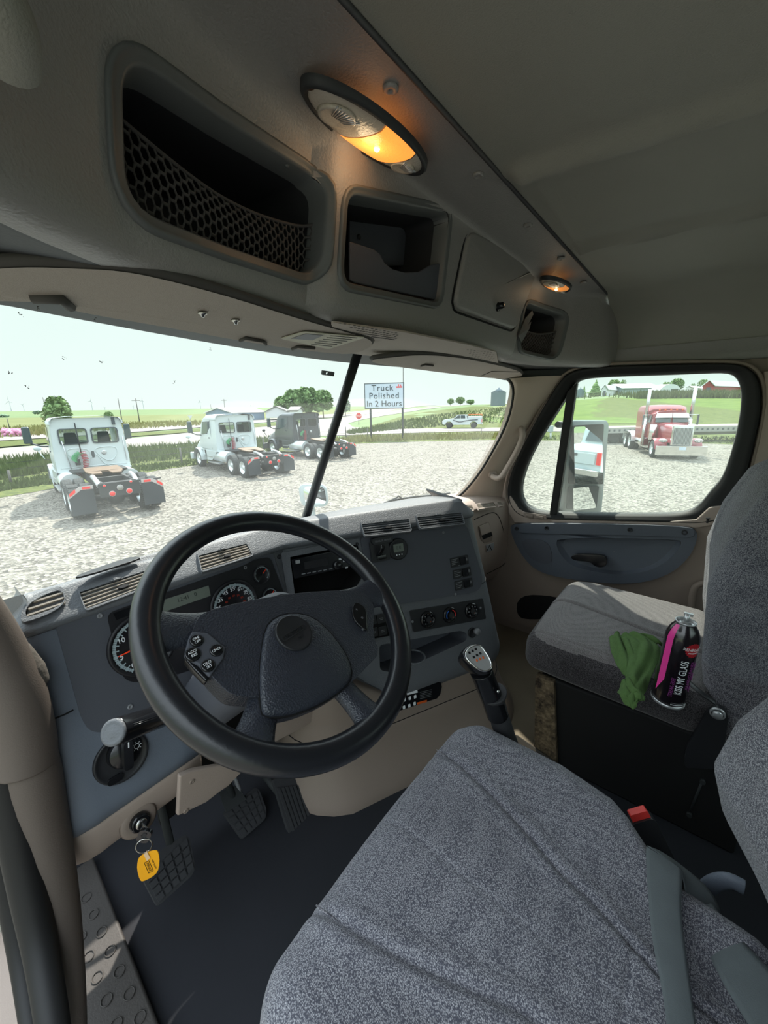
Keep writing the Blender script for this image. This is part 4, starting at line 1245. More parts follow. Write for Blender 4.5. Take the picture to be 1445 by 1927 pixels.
# ---- angled centre stack (closed body with radio bay and shelf cut out)
cs = sm([(-.002, .738), (0, .73), (.050, .540), (.082, .41), (.100, .335), (.108, .300), (.118, .268), (.120, .245), (.112, .228), (.10, .222)], 1)
cs = cs + [(-.20, .222), (-.20, .738)]
rows = strip(cs, iC, len(path))
for i_ in range(7):
    zm = interp(i_, [(0, .42), (3, .38), (6, .25)])
    for p_ in rows[i_]: p_.z = max(p_.z, zm)
mb = MB(); mb.loft(rows, close_rows=True, close_ends=True, flip=True)
ctr_ = mb.build('centre_stack', ['dash', 'void'], None, smooth=True, weld=False)
bm = bmesh.new(); bm.from_mesh(ctr_.data); bmesh.ops.recalc_face_normals(bm, faces=bm.faces); bm.to_mesh(ctr_.data); bm.free()
def cutter(fr, pxs, r, dep, shrink=.04, m='void', drop=0):
    L = round_corners([fr.at(x, y, 0) for x, y in pxs], r, 6); cen = sum(L, Vector())/len(L)
    b = MB(); b.loft([[p + fr.n*.05 for p in L], [p - fr.n*dep + (cen-p)*shrink + Vector((0, 0, drop)) for p in L]], close_rows=True, close_ends=True, smooth=False)
    c = b.build('cutter', m); q = bmesh.new(); q.from_mesh(c.data); bmesh.ops.recalc_face_normals(q, faces=q.faces); q.to_mesh(c.data); q.free()
    return c
LS = AF.sub(0, 0, 0)
# lower face leans a little further out than AF: follow the profile there
lowf = Fr(AF.P(0, -.40, 0) + AF.n*.0, AF.u, AF.v, AF.n)
def off_at(v):   # how far the stack profile stands off the AF plane at height v below the top
    z = .738 + v*cos(T14)
    n_ = interp(-z, [(-.738, -.002), (-.73, 0), (-.540, .050), (-.41, .082), (-.335, .100), (-.300, .108), (-.268, .118), (-.245, .12)])
    return (n_*cos(T14) + 0) - (.738-z)*sin(T14)
SH = Fr(AF.P(0, 0, off_at(-.42)), AF.u, AF.v, AF.n)
cut1 = cutter(AF, [(545, 1048), (680, 1022), (684, 1082), (664, 1116), (556, 1131)], .004, .10, .02)
cut2 = cutter(SH, [(712, 1214), (868, 1186), (880, 1192), (877, 1206), (838, 1224), (790, 1246), (738, 1266), (714, 1262)], .012, .09, .03, m='dash_face')
ctr_.data.materials.append(M['dash_face'])
boolean(ctr_, [cut1, cut2]); ctr_.name = 'centre_stack'
for p in ctr_.data.polygons: p.use_smooth = True
md = ctr_.modifiers.new('e', 'EDGE_SPLIT'); md.split_angle = radians(32)
adopt(ctr_, dash)
# split line between upper and lower stack on the right edge
mb = MB(); mb.tube([p[0] for p in strip([(.0575, .513)], iend-2, len(path))], .0014, 6); mb.build('panel_seam', 'void', dash)
# large blank face panel
o_ = .0042
fp = [AF.at(x, y, o_) for x, y in [(677, 1012), (872, 986), (880, 996), (905, 1078), (906, 1098), (900, 1110), (885, 1116), (716, 1142), (700, 1120)]]
mb = MB(); mb.prism(round_corners(fp, .012, 5), AF.n, .0028); fpn = mb.build('face_panel', 'dash_face', dash, bevel=.001)
for x, y in ((834, 1002), (857, 1118)): screw(AF, x, y, o_+.0028, .0042, 'grey_print')
# radio surround with screws
mb = MB(); ro = round_corners([AF.at(x, y, .0) for x, y in [(528, 1040), (676, 1012), (690, 1085), (676, 1130), (546, 1160)]], .006, 4)
ri = round_corners([AF.at(x, y, .0) for x, y in [(545, 1048), (672, 1024), (684, 1082), (664, 1116), (556, 1131)]], .003, 4)
mb.prism(ro, AF.n, .004, hole=ri); mb.build('radio_surround', 'dash', dash, bevel=.001)
screw(AF, 525.5, 1048, .004, .0055, 'black'); screw(AF, 671, 1024, .004, .0055, 'black')
# radio
rad = thing('radio', 'glossy black car radio with a round knob, half hidden by the wheel rim', 'radio', tuple(AF.at(605, 1065)))
rq = [AF.at(x, y, .003) for x, y in [(548, 1053), (670, 1028), (674, 1062), (553, 1089)]]
mb = MB(); mb.prism(round_corners([p - AF.n*.02 for p in rq], .003, 3), AF.n, .026); mb.build('faceplate', 'gloss', rad, bevel=.001)
RF = Fr(AF.at(605, 1065, .0095), AF.u, AF.v, AF.n)
uv = RF.uv(635, 1064); f = RF.sub(*uv)
mb = MB(); mb.lathe(f.o, f.n, [(.013, 0), (.0125, .008), (.010, .010), (0, .010)], 28); mb.build('volume_knob', 'gloss', rad)
for k in range(6):
    a, b_ = RF.uv(571 + k*10.2, 1080 - k*1.9); mb = MB(); mb.fbox(RF, (a-.005, a+.005), (b_-.0012, b_+.0012), 0, .0006); mb.build('preset_button', 'grey_print', rad)
for x, y in ((648, 1056), (652, 1068), (662, 1062), (640, 1052)):
    a, b_ = RF.uv(x, y); mb = MB(); mb.fbox(RF, (a-.004, a+.004), (b_-.002, b_+.002), 0, .0008); mb.build('button', 'white', rad)
a, b_ = RF.uv(560, 1057); mb = MB(); mb.fbox(RF, (a-.006, a+.006), (b_-.005, b_+.004), 0, .0008); mb.build('badge', 'silver', rad)
mb = MB(); a, b_ = RF.uv(598, 1060); mb.fbox(RF, (a-.038, a+.030), (b_-.010, b_+.010), 0, .0004); mb.build('display', 'dial', rad)
# trailer brake
TF = Fr(AF.P(0, 0, .007), AF.u, AF.v, AF.n)
a, b_ = TF.uv(713, 1036); tbk = MB(); tbk.prism([TF.P(a+x, b_+y, 0) for x, y in rrect(.060, .062, .006)], TF.n, .010)
tb = tbk.build('trailer_brake', 'black', dash, bevel=.002)
a2, b2 = TF.uv(716, 1016); mb = MB(); mb.prism([TF.P(a2+x, b2+y, 0) for x, y in rrect(.068, .020, .008)], TF.n, .016); pl = mb.build('brake_plate', 'black', tb, bevel=.003)
lab('TRAILER BRAKE', TF, a2, b2-.001, .0078, 'grey_print', tb, c=.0165, depth=.0002)
mb = MB(); lv = [TF.P(a-.008, b_-.012, .010), TF.P(a-.006, b_-.004, .022), TF.P(a-.001, b_+.008, .030), TF.P(a+.002, b_+.016, .028)]
mb.tube(smooth_poly(lv, 2, False), [.010]*3 + [.009]*20 if False else .008, 12, flat=.6); mb.build('lever', 'gloss', tb)
mb = MB(); mb.fbox(TF, (a-.014, a+.016), (b_-.026, b_-.012), .010, .014); mb.build('lever_slot', 'gloss', tb, bevel=.002)
# small round digital gauge
a, b_ = TF.uv(748, 1033); f = TF.sub(a, b_)
mb = MB(); mb.lathe(f.o, f.n, [(.033, 0), (.033, .006), (.030, .009), (.026, .007), (0, .007)], 40); dg_ = mb.build('digital_gauge', 'black', dash)
mb = MB(); mb.fbox(f, (-.017, .017), (-.008, .016), .007, .0078); mb.build('gauge_screen', 'lcd', dg_)
lab('0.0', f, 0, .004, .014, 'lcd_ink', dg_, c=.0079, depth=.0001)
for k in (-1, 0, 1):
    mb = MB(); mb.disc(f, k*.009, -.017, .0018, .007, .0085, 10); mb.build('gauge_button', 'white', dg_)
# switch blocks
for k, (x, y, t) in enumerate(((864, 1056, 'PARK\nBRAKE\nLAMP'), (869, 1078, 'MIRROR\nHEAT'), (872, 1099, 'FIFTH\nWHEEL\nSLIDE'))):
    a, b_ = TF.uv(x, y); f = TF.sub(a, b_)
    mb = MB(); mb.prism([f.P(p, q, 0) for p, q in rrect(.071, .031, .003)], f.n, .003); sw = mb.build('switch_block', 'black', dash, bevel=.001)
    lab(t.replace('\n', ' ')[:0] or ('-- ---\n--- --' ), f, -.019, 0, .006, 'grey_print', sw, c=.0034, depth=.0001) if False else None
    b = MB()
    for i in range(4): b.fbox(f, (-.032, -.032 + (.024, .018, .026, .014)[(i+k) % 4]), (.009-.0055*i, .0108-.0055*i), .003, .0033)
    b.build('legend', 'grey_print', sw)
    mb = MB(); mb.prism([f.P(.010+p, q, .003) for p, q in rrect(.022, .024, .002)], f.n, .005); mb.build('rocker', 'gloss', sw, bevel=.002)
    b = MB(); b.fbox(f, (.025, .031), (-.003, .006), .003, .0033); b.fbox(f, (-.008, .0), (-.0135, -.012), .003, .0033); b.build('legend', 'grey_print', sw)
# climate control panel
HF = Fr(AF.P(0, -.31, off_at(-.31)+.001), AF.u, AF.v, AF.n)
hq = [HF.at(x, y) for x, y in [(770, 1149), (907, 1126), (913, 1164), (777, 1189)]]
mb = MB(); mb.prism(round_corners(hq, .005, 4), HF.n, .005); hv = mb.build('climate_panel', 'black', dash, bevel=.0015)
for k, (x, y) in enumerate(((804, 1165), (846, 1157), (886.5, 1149))):
    a, b_ = HF.uv(x, y, .005); f = HF.sub(a, b_, .005)
    mb = MB(); mb.lathe(f.o, f.n, [(.0265, 0), (.0260, .006), (.0225, .009), (.021, .009), (.0205, .008), (0, .008)], 40); kn = mb.build('climate_knob', 'gloss', hv)
    if k == 1:
        for s_, m_ in ((0, 'blue'), (1, 'red')):
            b = MB(); n = 14; L1 = []; L2 = []
            for i in range(n+1):
                t = radians(lerp(205, 115, i/n) if s_ == 0 else lerp(65, -25, i/n)); L1.append(f.P(.0185*cos(t), .0185*sin(t), .0086)); L2.append(f.P(.0160*cos(t), .0160*sin(t), .0086))
            b.loft([L1, L2]); b.build('colour_arc', m_, kn)
    else:
        b = MB()
        for i in range(7):
            t = radians(220 - i*43); b.disc(f, .0165*cos(t), .0165*sin(t), .0016 if k == 0 else .0024, .0084, .0090, 8)
        b.build('legend', 'grey_print', kn)
    mb = MB(); mb.disc(f, 0, 0, .009, .008, .013, 20); mb.fbox(f, (-.0025, .0025), (-.012, .012), .008, .0125); mb.build('grip', 'black', kn, bevel=.001)
    mb = MB(); mb.disc(f, .003, -.006, .0012, .0130, .0136, 8); mb.build('indicator_light', 'orange', kn)
screw(HF, 776, 1170, .005, .004, 'grey_print', hv); screw(HF, 904, 1144, .005, .004, 'grey_print', hv)
# four-key switch pack
mb = MB(); q = [HF.at(x, y, -.002) for x, y in [(684, 1161), (737, 1152), (741, 1193), (692, 1202)]]; mb.prism(round_corners(q, .006, 4), HF.n, .010); kp = mb.build('key_pack', 'gloss', dash, bevel=.002)
for x, y in ((700, 1167), (717, 1164), (703, 1190), (720, 1187)):
    a, b_ = HF.uv(x, y, .008); mb = MB(); mb.prism([HF.P(a+p, b_+q_, .008) for p, q_ in rrect(.026, .026, .003)], HF.n, .002); k_ = mb.build('key', 'black', kp, bevel=.001)
    b = MB(); b.fbox(HF.sub(a, b_, .0102), (-.006, .006), (.001, .0025), 0, .0003); b.fbox(HF.sub(a, b_, .0102), (-.005, .005), (-.003, -.0015), 0, .0003); b.build('legend', 'grey_print', k_)
# power socket with plug
SO = Fr(AF.P(0, -.37, off_at(-.375)+.001), AF.u, AF.v, AF.n)
a, b_ = SO.uv(888, 1190); f = SO.sub(a, b_)
mb = MB(); mb.lathe(f.o, f.n, [(.017, 0), (.017, .004), (.0125, .004), (.0115, .001), (0, .001)], 28); so = mb.build('power_socket', 'black', dash)
mb = MB(); mb.lathe(f.P(.013, .003, .004), f.n, [(.010, 0), (.011, .010), (.009, .016), (0, .017)], 20); mb.build('socket_cap', 'grey_print', so)
# cup ring in the shelf
sc_ = SH.at(778, 1236, -.02); mb = MB(); mb.tube([sc_ + Vector((.036*cos(t*pi/16), .036*sin(t*pi/16), 0)) for t in range(32)], .003, 8, closed=True)
mb.build('cup_ring', 'dash', dash)
mb = MB(); a, b_ = SH.uv(706, 1240, .001); pts = [SH.P(a + .035*cos(t*pi/12), b_ - .012 + .045*sin(t*pi/12), .001) for t in range(13)]
# ---- taupe lower console / engine cover
def epath():
    out = []
    cL = Vector((0, .723)) + ua*(-.175) - na*.06
    for i in range(5): out.append((cL - ua*.06 - na*(.40-.10*i), -ua))
    for i in range(9):
        a = radians(90*(1-i/8)); d = na*cos(a) - ua*sin(a); out.append((cL + d*.06, d))
    for i in range(1, 11): out.append((Vector((0, .723)) + ua*lerp(-.175, .33, i/10), na))
    cR = Vector((0, .723)) + ua*.33 - na*.04
    for i in range(1, 7):
        a = radians(90*i/6); d = na*cos(a) + ua*sin(a); out.append((cR + d*.04, d))
    for i in range(1, 5): out.append((cR + ua*.04 - na*.06*i, ua))
    return out
EP = epath()
pr = sm([(.02, .262), (.113, .245), (.116, .235), (.128, .18), (.130, .172), (.133, .170), (.150, .11), (.20, .02), (.205, -.002)], 2)
def kf_(k): return interp(k, [(4, .45), (13, 1), (99, 1)])
rows = [[Vector((*(b + d*(n_*kf_(k))), z)) for n_, z in pr] for k, (b, d) in enumerate(EP)]
mb = MB(); mb.loft(rows, flip=True); ec = mb.build('engine_cover', 'taupe_dark', dash, smooth=True)
ec['label'] = 'taupe engine cover below the centre stack'
side = sm([(.02, .365), (.095, .352), (.112, .335), (.124, .28), (.126, .24)], 2)
rows = []
for k in range(0, 18):
    b_, d_ = EP[k]; sc_ = kf_(k); tz = interp(k, [(13.5, 0), (17, .105)])
    rows.append([Vector((*(b_ + d_*(n_*sc_ + .002)), max(z - tz, .236))) for n_, z in side])
mb = MB(); mb.loft(rows, flip=True); mb.build('side_cover', 'taupe_dark', dash, smooth=True)
pr2 = [(.1305, .1735)]
mb = MB(); mb.tube([Vector((*(b + d*(.1312*kf_(k+5))), .1725)) for k, (b, d) in enumerate(EP[5:])], .0013, 6); mb.build('panel_seam', 'void', dash)
# maintenance label on it
LF = Fr((*(Vector((0, .723)) + na*.1225), .210), AF.u, Vector((0, 0, 1)) + Vector((sin(TH), cos(TH), 0))*.2); LF.n = LF.u.cross(LF.v).normalized()
q = [LF.at(x, y, .003) for x, y in [(700, 1297), (768, 1297) if False else (829, 1283), (827, 1303), (820, 1316), (752, 1338), (700, 1352)]]
q = [LF.at(x, y, .003) for x, y in [(735, 1304), (820, 1283), (829, 1284), (831, 1292), (828, 1306), (822, 1314), (752, 1337), (725, 1342)]]
mb = MB(); mb.prism(q, LF.n, .0012); lb = mb.build('info_label', 'gloss', dash)
for k, (x, y) in enumerate(((761, 1317), (771, 1314), (781, 1311), (760, 1331), (770, 1328), (780, 1324), (750, 1320), (750, 1334))):
    a, b_ = LF.uv(x, y, .0042); b = MB(); b.prism([LF.P(a+p, b_+q_, .0042) for p, q_ in rrect(.0085, .0105, .002)], LF.n, .0004); b.build('pictogram', 'white', lb)
b = MB()
for i in range(5):
    p0, p1 = LF.at(790, 1303+i*3.0, .0043), LF.at(812, 1297.5+i*3.0, .0043); b.tube([p0, p1], .0006, 4)
b.build('label_text', 'grey_print', lb)
b = MB(); b.prism([LF.at(x, y, .0043) for x, y in [(785, 1322), (803, 1317), (803, 1321), (785, 1326)]], LF.n, .0003); b.build('label_stripe', 'orange', lb)
b = MB(); b.prism([LF.at(x, y, .0043) for x, y in [(765, 1303), (785, 1298), (786, 1303), (766, 1308)]], LF.n, .0003); b.build('label_heading', 'white', lb)

# ---- knee panel below the column
mb = MB(); NF = Fr((-.45, .735, .30), (1, 0, 0), (0, -.15, 1)); NF.n = NF.u.cross(NF.v).normalized()
kq = [NF.at(x, y) for x, y in [(338, 1462), (365, 1450), (420, 1440), (455, 1405), (500, 1352), (560, 1318), (640, 1300), (610, 1345), (560, 1376), (512, 1400), (470, 1440), (447, 1462), (430, 1480), (412, 1492), (388, 1511), (334, 1537)]]
mb.prism(kq, -NF.n, .012); kp = mb.build('knee_panel', 'taupe', dash, bevel=.004, seg=3)
for x, y in ((361, 1471), (350, 1526), (506, 1376)): screw(NF, x, y, .0, .006, 'taupe_dark', dash)

# ---- passenger side: taupe dash with glove box
pxs_ = [(.30, .765), (.45, .760), (.60, .742), (.75, .712), (.86, .684), (.925, .664)]
def pb(x): return interp(x, pxs_)
PPf = sm([(-.22, .690), (-.10, .697), (-.05, .694), (-.004, .673), (.004, .664), (.010, .62), (.016, .54), (.016, .46), (.010, .40), (-.01, .33), (-.04, .27), (-.07, .25), (-.15, .25)], 2)
rows = []
for i in range(33):
    x = lerp(.25, .927, i/32); rows.append([Vector((x + n_*0, pb(x) - n_*1.0, z)) for n_, z in PPf])
mb = MB(); mb.loft(rows, flip=True); mb.build('passenger_dash', 'taupe', dash, smooth=True)
def on_pd(px, py, c=0):
    y = .70
    for _ in range(30):
        q = PY(px, py, y); n_ = interp(-q.z, [(-b, a) for a, b in PPf[14:34]]); y = .5*y + .5*(pb(q.x) - n_ - c)
    return PY(px, py, y)
PFm = Fr(on_pd(925, 1020), on_pd(945, 1020)-on_pd(905, 1020), (0, 0, 1)); PFm.n = PFm.u.cross(PFm.v).normalized()
# lid seam
sp_ = [on_pd(x, y, .0005) for x, y in [(892, 978), (925, 963), (938, 968), (948, 1000), (955, 1050), (950, 1062), (928, 1074), (916, 1080)]]
mb = MB(); mb.tube(smooth_poly(sp_, 2, False), .0018, 6); mb.build('glove_box_seam', 'void', dash)
q = [on_pd(x, y, .001) for x, y in [(899, 990), (919, 981), (927, 1008), (925, 1018), (911, 1022), (904, 1014)]]
mb = MB(); mb.prism(round_corners(q, .008, 4), PFm.n, .0016); gb = mb.build('glove_box_latch', 'taupe_dark', dash, bevel=.001)
mb = MB(); mb.prism([on_pd(x, y, .004) for x, y in [(901, 991), (918, 983), (924, 1000), (905, 1007)]], PFm.n, .004); mb.build('latch_paddle', 'taupe', gb, bevel=.002)
mb = MB(); mb.prism([on_pd(x, y, .003) for x, y in [(906, 1008), (924, 1001), (926, 1008), (909, 1015)]], PFm.n, .002); mb.build('latch_shadow_gap', 'void', gb)
bq = [on_pd(x, y, .002) for x, y in [(914, 1026), (929, 1021), (928, 1034), (916, 1039)]]
mb = MB(); mb.prism(bq, PFm.n, .0015); bd = mb.build('badge', 'silver', dash)
mb = MB(); mb.tube([on_pd(916, 1037, .004), on_pd(921, 1026, .004), on_pd(925, 1035, .004)], .0016, 6); mb.build('badge_emblem', 'void', bd)
VP = Fr((.7, pb(.7)+.025, .685), (1, -.18, 0), (0, .05, .021)); VP.n = VP.u.cross(VP.v).normalized()
for q in ([(870, 953), (887, 950), (893, 966), (881, 969)], [(894, 949), (920, 941), (927, 953), (900, 961)], [(926, 941), (932, 940), (938, 949), (931, 951)]):
    vent(VP, q, 4, m='taupe', c=.013, knob=False, slat='vent_slat', fw=0, bt=.12)

# ================================================================== STEERING
ST_C = Vector((-.478, .498, .762)); tl = radians(51.45); yw = .055
SN = Vector((sin(yw)*cos(tl), -cos(yw)*cos(tl), sin(tl)))
su = SN.cross(Vector((0, 0, 1))); su = -su if su.x < 0 else su
SF = Fr(ST_C, su, SN.cross(su)); SF.n = SN
sw = thing('steering_wheel', 'worn black four-spoke steering wheel with cruise buttons and a round horn badge', 'steering wheel', tuple(ST_C))
b = MB(); n = 96; prof = []
for k in range(18):
    t = 2*pi*k/18; prof.append((.0200*cos(t)*(1.0), .0180*sin(t)))
rows = []
for i in range(n):
    t = 2*pi*i/n; R0 = .2155
    rows.append([SF.P((R0+a)*cos(t), (R0+a)*sin(t), c) for a, c in prof])
rows.append(rows[0]); b.loft(rows, close_rows=True); b.build('rim', 'wheelrim', sw)
def SP(pts, c=0, off=(330, 1120), s=3.36): return [SF.at(off[0]+x/s, off[1]+y/s, c) for x, y in pts]
def slab(name, pts, c0, c1, m, par=sw, bev=.005, sm_=0, hole=None, dome=0, px=False):
    P_ = SP(pts, c0) if not px else [SF.at(x, y, c0) for x, y in pts]
    if sm_: P_ = smooth_poly(P_, sm_)
    b = MB()
    if dome:
        L = resample(P_, 96); cc = sum(L, Vector())/96
        rr = [[p - SF.n*.02 for p in L], L]
        for k in range(1, 11):
            t = k/10; rr.append([p.lerp(cc, t*t*.92 if k < 10 else 1) + SF.n*((c1-c0) + dome*sin(t*pi/2) if k > 1 else (c1-c0)*.85 + dome*.1) for p in L])
        b.loft(rr, close_rows=True); return b.build(name, m, par, smooth=True)
    b.prism(P_, SF.n, c1-c0); return b.build(name, m, par, bevel=bev, seg=3)
# spokes: lofted from the hub out to the rim
def spoke(a_in, a_out, w_in, w_out, r_in=.07, c_in=.0):
    b = MB(); rows = []
    for i in range(13):
        t = i/12; ang = radians(lerp(a_in, a_out, t)); r = lerp(r_in, .212, t); c_in = -.020
        w = lerp(w_in, w_out, t) if t < .8 else lerp(lerp(w_in, w_out, .8), w_out*1.75, ((t-.8)/.2)**2)
        w *= 1-.25*sin(pi*t)
        th = lerp(.014, .013, t); c = lerp(c_in, 0, t)
        d = (cos(ang), sin(ang)); e = (-sin(ang), cos(ang)); row = []
        for k in range(16):
            q = 2*pi*k/16; row.append(SF.P(r*d[0] + w*cos(q)*e[0], r*d[1] + w*cos(q)*e[1], c + th*sin(q)))
        rows.append(row)
    b.loft(rows, close_rows=True); return b.build('spoke', 'leather', sw, smooth=True)
def ang_of(x, y):
    a, b_ = SF.uv(x, y); return math.degrees(math.atan2(b_, a)), sqrt(a*a+b_*b_)
A1 = ang_of(318, 1185)[0]; A2 = ang_of(478, 1395)[0]; A3 = ang_of(700, 1355)[0]; A4 = ang_of(705, 1115)[0]
for A, wi_, wo_, tw in ((A1, .040, .034, 0), (A2, .034, .030, 0), (A3, .026, .028, 0), (A4, .040, .034, 0)):
    spoke(A - tw, A, wi_, wo_, .09)
# hub cover and airbag pad
hub = [(130, 188), (85, 260), (48, 400), (95, 460), (180, 575), (240, 640), (310, 700), (420, 708), (524, 712), (545, 785), (700, 790), (880, 730), (1010, 650), (1088, 576), (1160, 500), (1235, 425), (1190, 300), (1205, 150), (1185, 90), (1130, 42), (1040, 30), (700, 55), (370, 118)]
slab('hub_cover', hub, -.030, .006, 'leather', bev=.010, sm_=1)
pad = [(530, 700), (522, 560), (530, 400), (560, 220), (625, 150), (740, 122), (860, 150), (965, 240), (1060, 370), (1105, 470), (1098, 560), (1000, 645), (860, 722), (700, 775), (545, 783)]
slab('airbag_pad', pad, .002, .009, 'leather', sm_=1, dome=.010)
slab('pad_groove', [(x + (x-800)*.022, y + (y-450)*.022) for x, y in pad], .001, .0064, 'void', bev=0, sm_=1)
slab_off = lambda *a, **k: None
slab_off('left_wing', [(140, 190), (370, 118), (690, 60), (640, 135), (560, 190), (530, 300), (518, 420), (514, 690), (440, 690), (380, 560), (300, 440), (318, 345), (205, 250), (100, 235)], .001, .007, 'leather', sm_=1, bev=.003)
slab_off('right_wing', [(800, 52), (1040, 34), (1120, 55), (1100, 100), (1105, 150), (1145, 200), (1165, 300), (1225, 410), (1160, 490), (1120, 470), (1060, 350), (960, 215), (860, 130), (780, 100)], .001, .007, 'leather', sm_=1, bev=.003)
slab('wing_trim', [(1105, 560), (1125, 470), (1100, 400), (1190, 480), (1228, 432), (1185, 500), (1100, 575)], .004, .008, 'taupe_dark', sm_=0, bev=.001) if False else None
# badge
bc = SF.uv(*(330+750/3.36, 1120+238/3.36), .02); f = SF.sub(*bc, .020)
b = MB(); b.lathe(f.o, f.n, [(.0305, -.006), (.0305, .001), (.0290, .0028), (.0270, .002), (0, .0015)], 40); bg = b.build('horn_badge', 'black', sw)
b = MB(); b.prism([f.P(x, y, .0015) for x, y in rrect(.050, .009, .004)], f.n, .0012, hole=[f.P(x, y, .0015) for x, y in rrect(.047, .006, .0028)]); b.build('badge_outline', 'grey_print' if False else 'black', bg)
lab('FREIGHTLINER', f, 0, 0, .0058, 'black', bg, c=.002, depth=.0006, xs=1.0)
lab('SRS', f, .004, -.012, .006, 'black', bg, c=.002, depth=.0004)
# left button pod
pod = slab('cruise_pod', [(100, 240), (200, 250), (312, 342), (300, 408), (212, 532), (140, 455), (48, 402), (75, 290)], .003, .0095, 'dash_face', sm_=0, bev=.003)
slab('pod_underside', [(48, 405), (140, 458), (212, 532), (180, 580), (110, 510), (50, 440)], -.012, .003, 'gloss', bev=.003)
for (x, y), t, r in (((133, 290), 'ON/\nOFF', .0092), ((110, 376), 'ACC/\nRES', .0102), ((257, 351), 'CNCL', .0092), ((205, 447), 'DEC/\nSET', .0092)):
    a, b_ = SF.uv(330+x/3.36, 1120+y/3.36, .009); f = SF.sub(a, b_, .009)
    b = MB(); b.lathe(f.o, f.n, [(r, 0), (r, .002), (r*.85, .0032), (0, .0032)], 24); k_ = b.build('cruise_button', 'gloss', pod)
    lab(t, f, 0, 0, .0052, 'white', k_, c=.0034, depth=.0002)
# right switch pod
pod2 = slab('phone_pod', [(1112, 70), (1140, 55), (1180, 80), (1198, 110), (1200, 180), (1205, 240), (1180, 225), (1130, 185), (1108, 130)], .003, .0105, 'gloss', sm_=1, bev=.002)
for x, y, t in ((1146, 92, '+'), (1134, 160, '–'), (1182, 145, '≡'), (1182, 215, '»')):
    a, b_ = SF.uv(330+x/3.36, 1120+y/3.36, .010); lab(t, SF, a, b_, .009, 'grey_print', pod2, c=.0105, depth=.0002)
# column behind the wheel
colm = thing('steering_column', 'dark blue-grey shroud of the steering column behind the wheel', 'column', tuple(ST_C - SN*.2))
b = MB(); rows = []
for i, (t, w, h) in enumerate(((.028, .055, .055), (.05, .072, .070), (.09, .078, .075), (.16, .082, .07), (.24, .085, .065), (.34, .085, .06))):
    cc = ST_C - SN*t + Vector((0, .06*t, .06*t))
    rows.append([cc + SF.u*x + SF.v*y for x, y in rrect(w*2, h*2, min(w, h)*.7, 5)])
b.loft(rows, close_rows=True); b.build('shroud', 'dash_face', colm, smooth=True)
b = MB(); b.lathe(ST_C - SN*.03, SN, [(.045, -.03), (.05, 0), (.03, .012), (0, .012)], 24); b.build('collar', 'black', colm)
# stalk
stk = thing('wiper_stalk', 'thick black ribbed control stalk left of the steering column', 'stalk', tuple(PD(260, 1360, .70)))
p0, p1 = PD(214, 1378, .60), PD(352, 1330, .80)
ax = (p1-p0).normalized(); b = MB()
b.lathe(p0, ax, [(.0190, 0), (.0200, .003), (.0200, .125), (.014, .14), (.012, .24)], 40); b.build('barrel', 'gloss', stk)
b = MB(); b.lathe(p0, -ax, [(.0193, -.002), (.0193, .002), (.015, .0035), (.014, .0030), (.010, .0036), (.004, .0040), (0, .0048)], 36); b.build('end_cap', 'dash', stk)
b = MB()
for k in range(-5, 4):
    t = radians(k*8 + 60); w = ax.cross(Vector((0, 0, 1))).normalized(); w2 = ax.cross(w)
    q = -w2*sin(t) - w*cos(t) if False else (w*cos(t) + Vector((0, 0, 1))*sin(t))
    b.tube([p0 + ax*.02 + q*.0202, p0 + ax*.10 + q*.0202], .0009, 5)
b.build('grip_rib', 'gloss', stk)
# headlamp switch on the lower panel
LPF = Fr(PY(228, 1425, .772), (1, 0, 0), (0, .22, 1)); LPF.n = LPF.u.cross(LPF.v).normalized()
f = LPF
b = MB(); b.lathe(f.o, f.n, [(.0455, -.006), (.0455, .004), (.043, .007), (.040, .004), (.030, .003), (0, .003)], 48); hs = b.build('headlamp_switch', 'black', dash)
b = MB(); b.lathe(f.P(.006, .010, 0), f.n, [(.029, .003), (.028, .012), (.024, .017), (0, .017)], 32); kb = b.build('rotary_knob', 'gloss', hs)
b = MB(); g = f.sub(.006, .010, 0, radians(-12)); b.prism([g.P(x, y, .016) for x, y in rrect(.016, .052, .006)], g.n, .014); b.build('knob_grip', 'gloss', kb, bevel=.003)
b = MB(); b.fbox(g, (-.001, .001), (.014, .024), .030, .0304); b.build('pointer', 'white', kb)
b = MB(); b.tube([f.P(.024 + .0045*cos(t*pi/6), .012 + .0045*sin(t*pi/6), .018) for t in range(12)], .0006, 4, closed=True)
for k in range(8):
    t = k*pi/4; b.tube([f.P(.024 + .006*cos(t), .012 + .006*sin(t), .018), f.P(.024 + .0085*cos(t), .012 + .0085*sin(t), .018)], .0005, 4)
b.build('lamp_symbol', 'white', kb)
b = MB(); b.prism([f.P(-.018 + x, -.030 + y, .004) for x, y in rrect(.026, .013, .006)], f.n, .003); b.build('dimmer_button', 'gloss', hs, bevel=.0015)

# ignition + keys
IG = Fr(PY(262, 1545, .770), (1, 0, 0), (0, .15, 1)); IG.n = IG.u.cross(IG.v).normalized()
b = MB(); b.lathe(IG.P(0, 0, -.004), IG.n, [(.034, 0), (.030, .004), (.022, .005), (.016, .003), (.014, .0035)], 32); 
b.build('ignition_recess', 'taupe_dark', dash)
b = MB(); b.lathe(IG.P(0, 0, -.002), IG.n, [(.018, 0), (.018, .010), (.015, .013), (.0135, .013)], 28); ig = b.build('ignition_lock', 'gloss', dash)
b = MB(); b.lathe(IG.P(0, 0, 0), IG.n, [(.0105, 0), (.0105, .012), (.009, .0135), (0, .0135)], 24); b.build('lock_face', 'steel', ig)
key = thing('ignition_key', 'black-headed key in the ignition with ring and yellow tag hanging down', 'key', tuple(IG.P(0, 0, .02)))
kd = (IG.n + IG.u*.25 - IG.v*.55).normalized(); k0_ = IG.P(0, 0, .010)
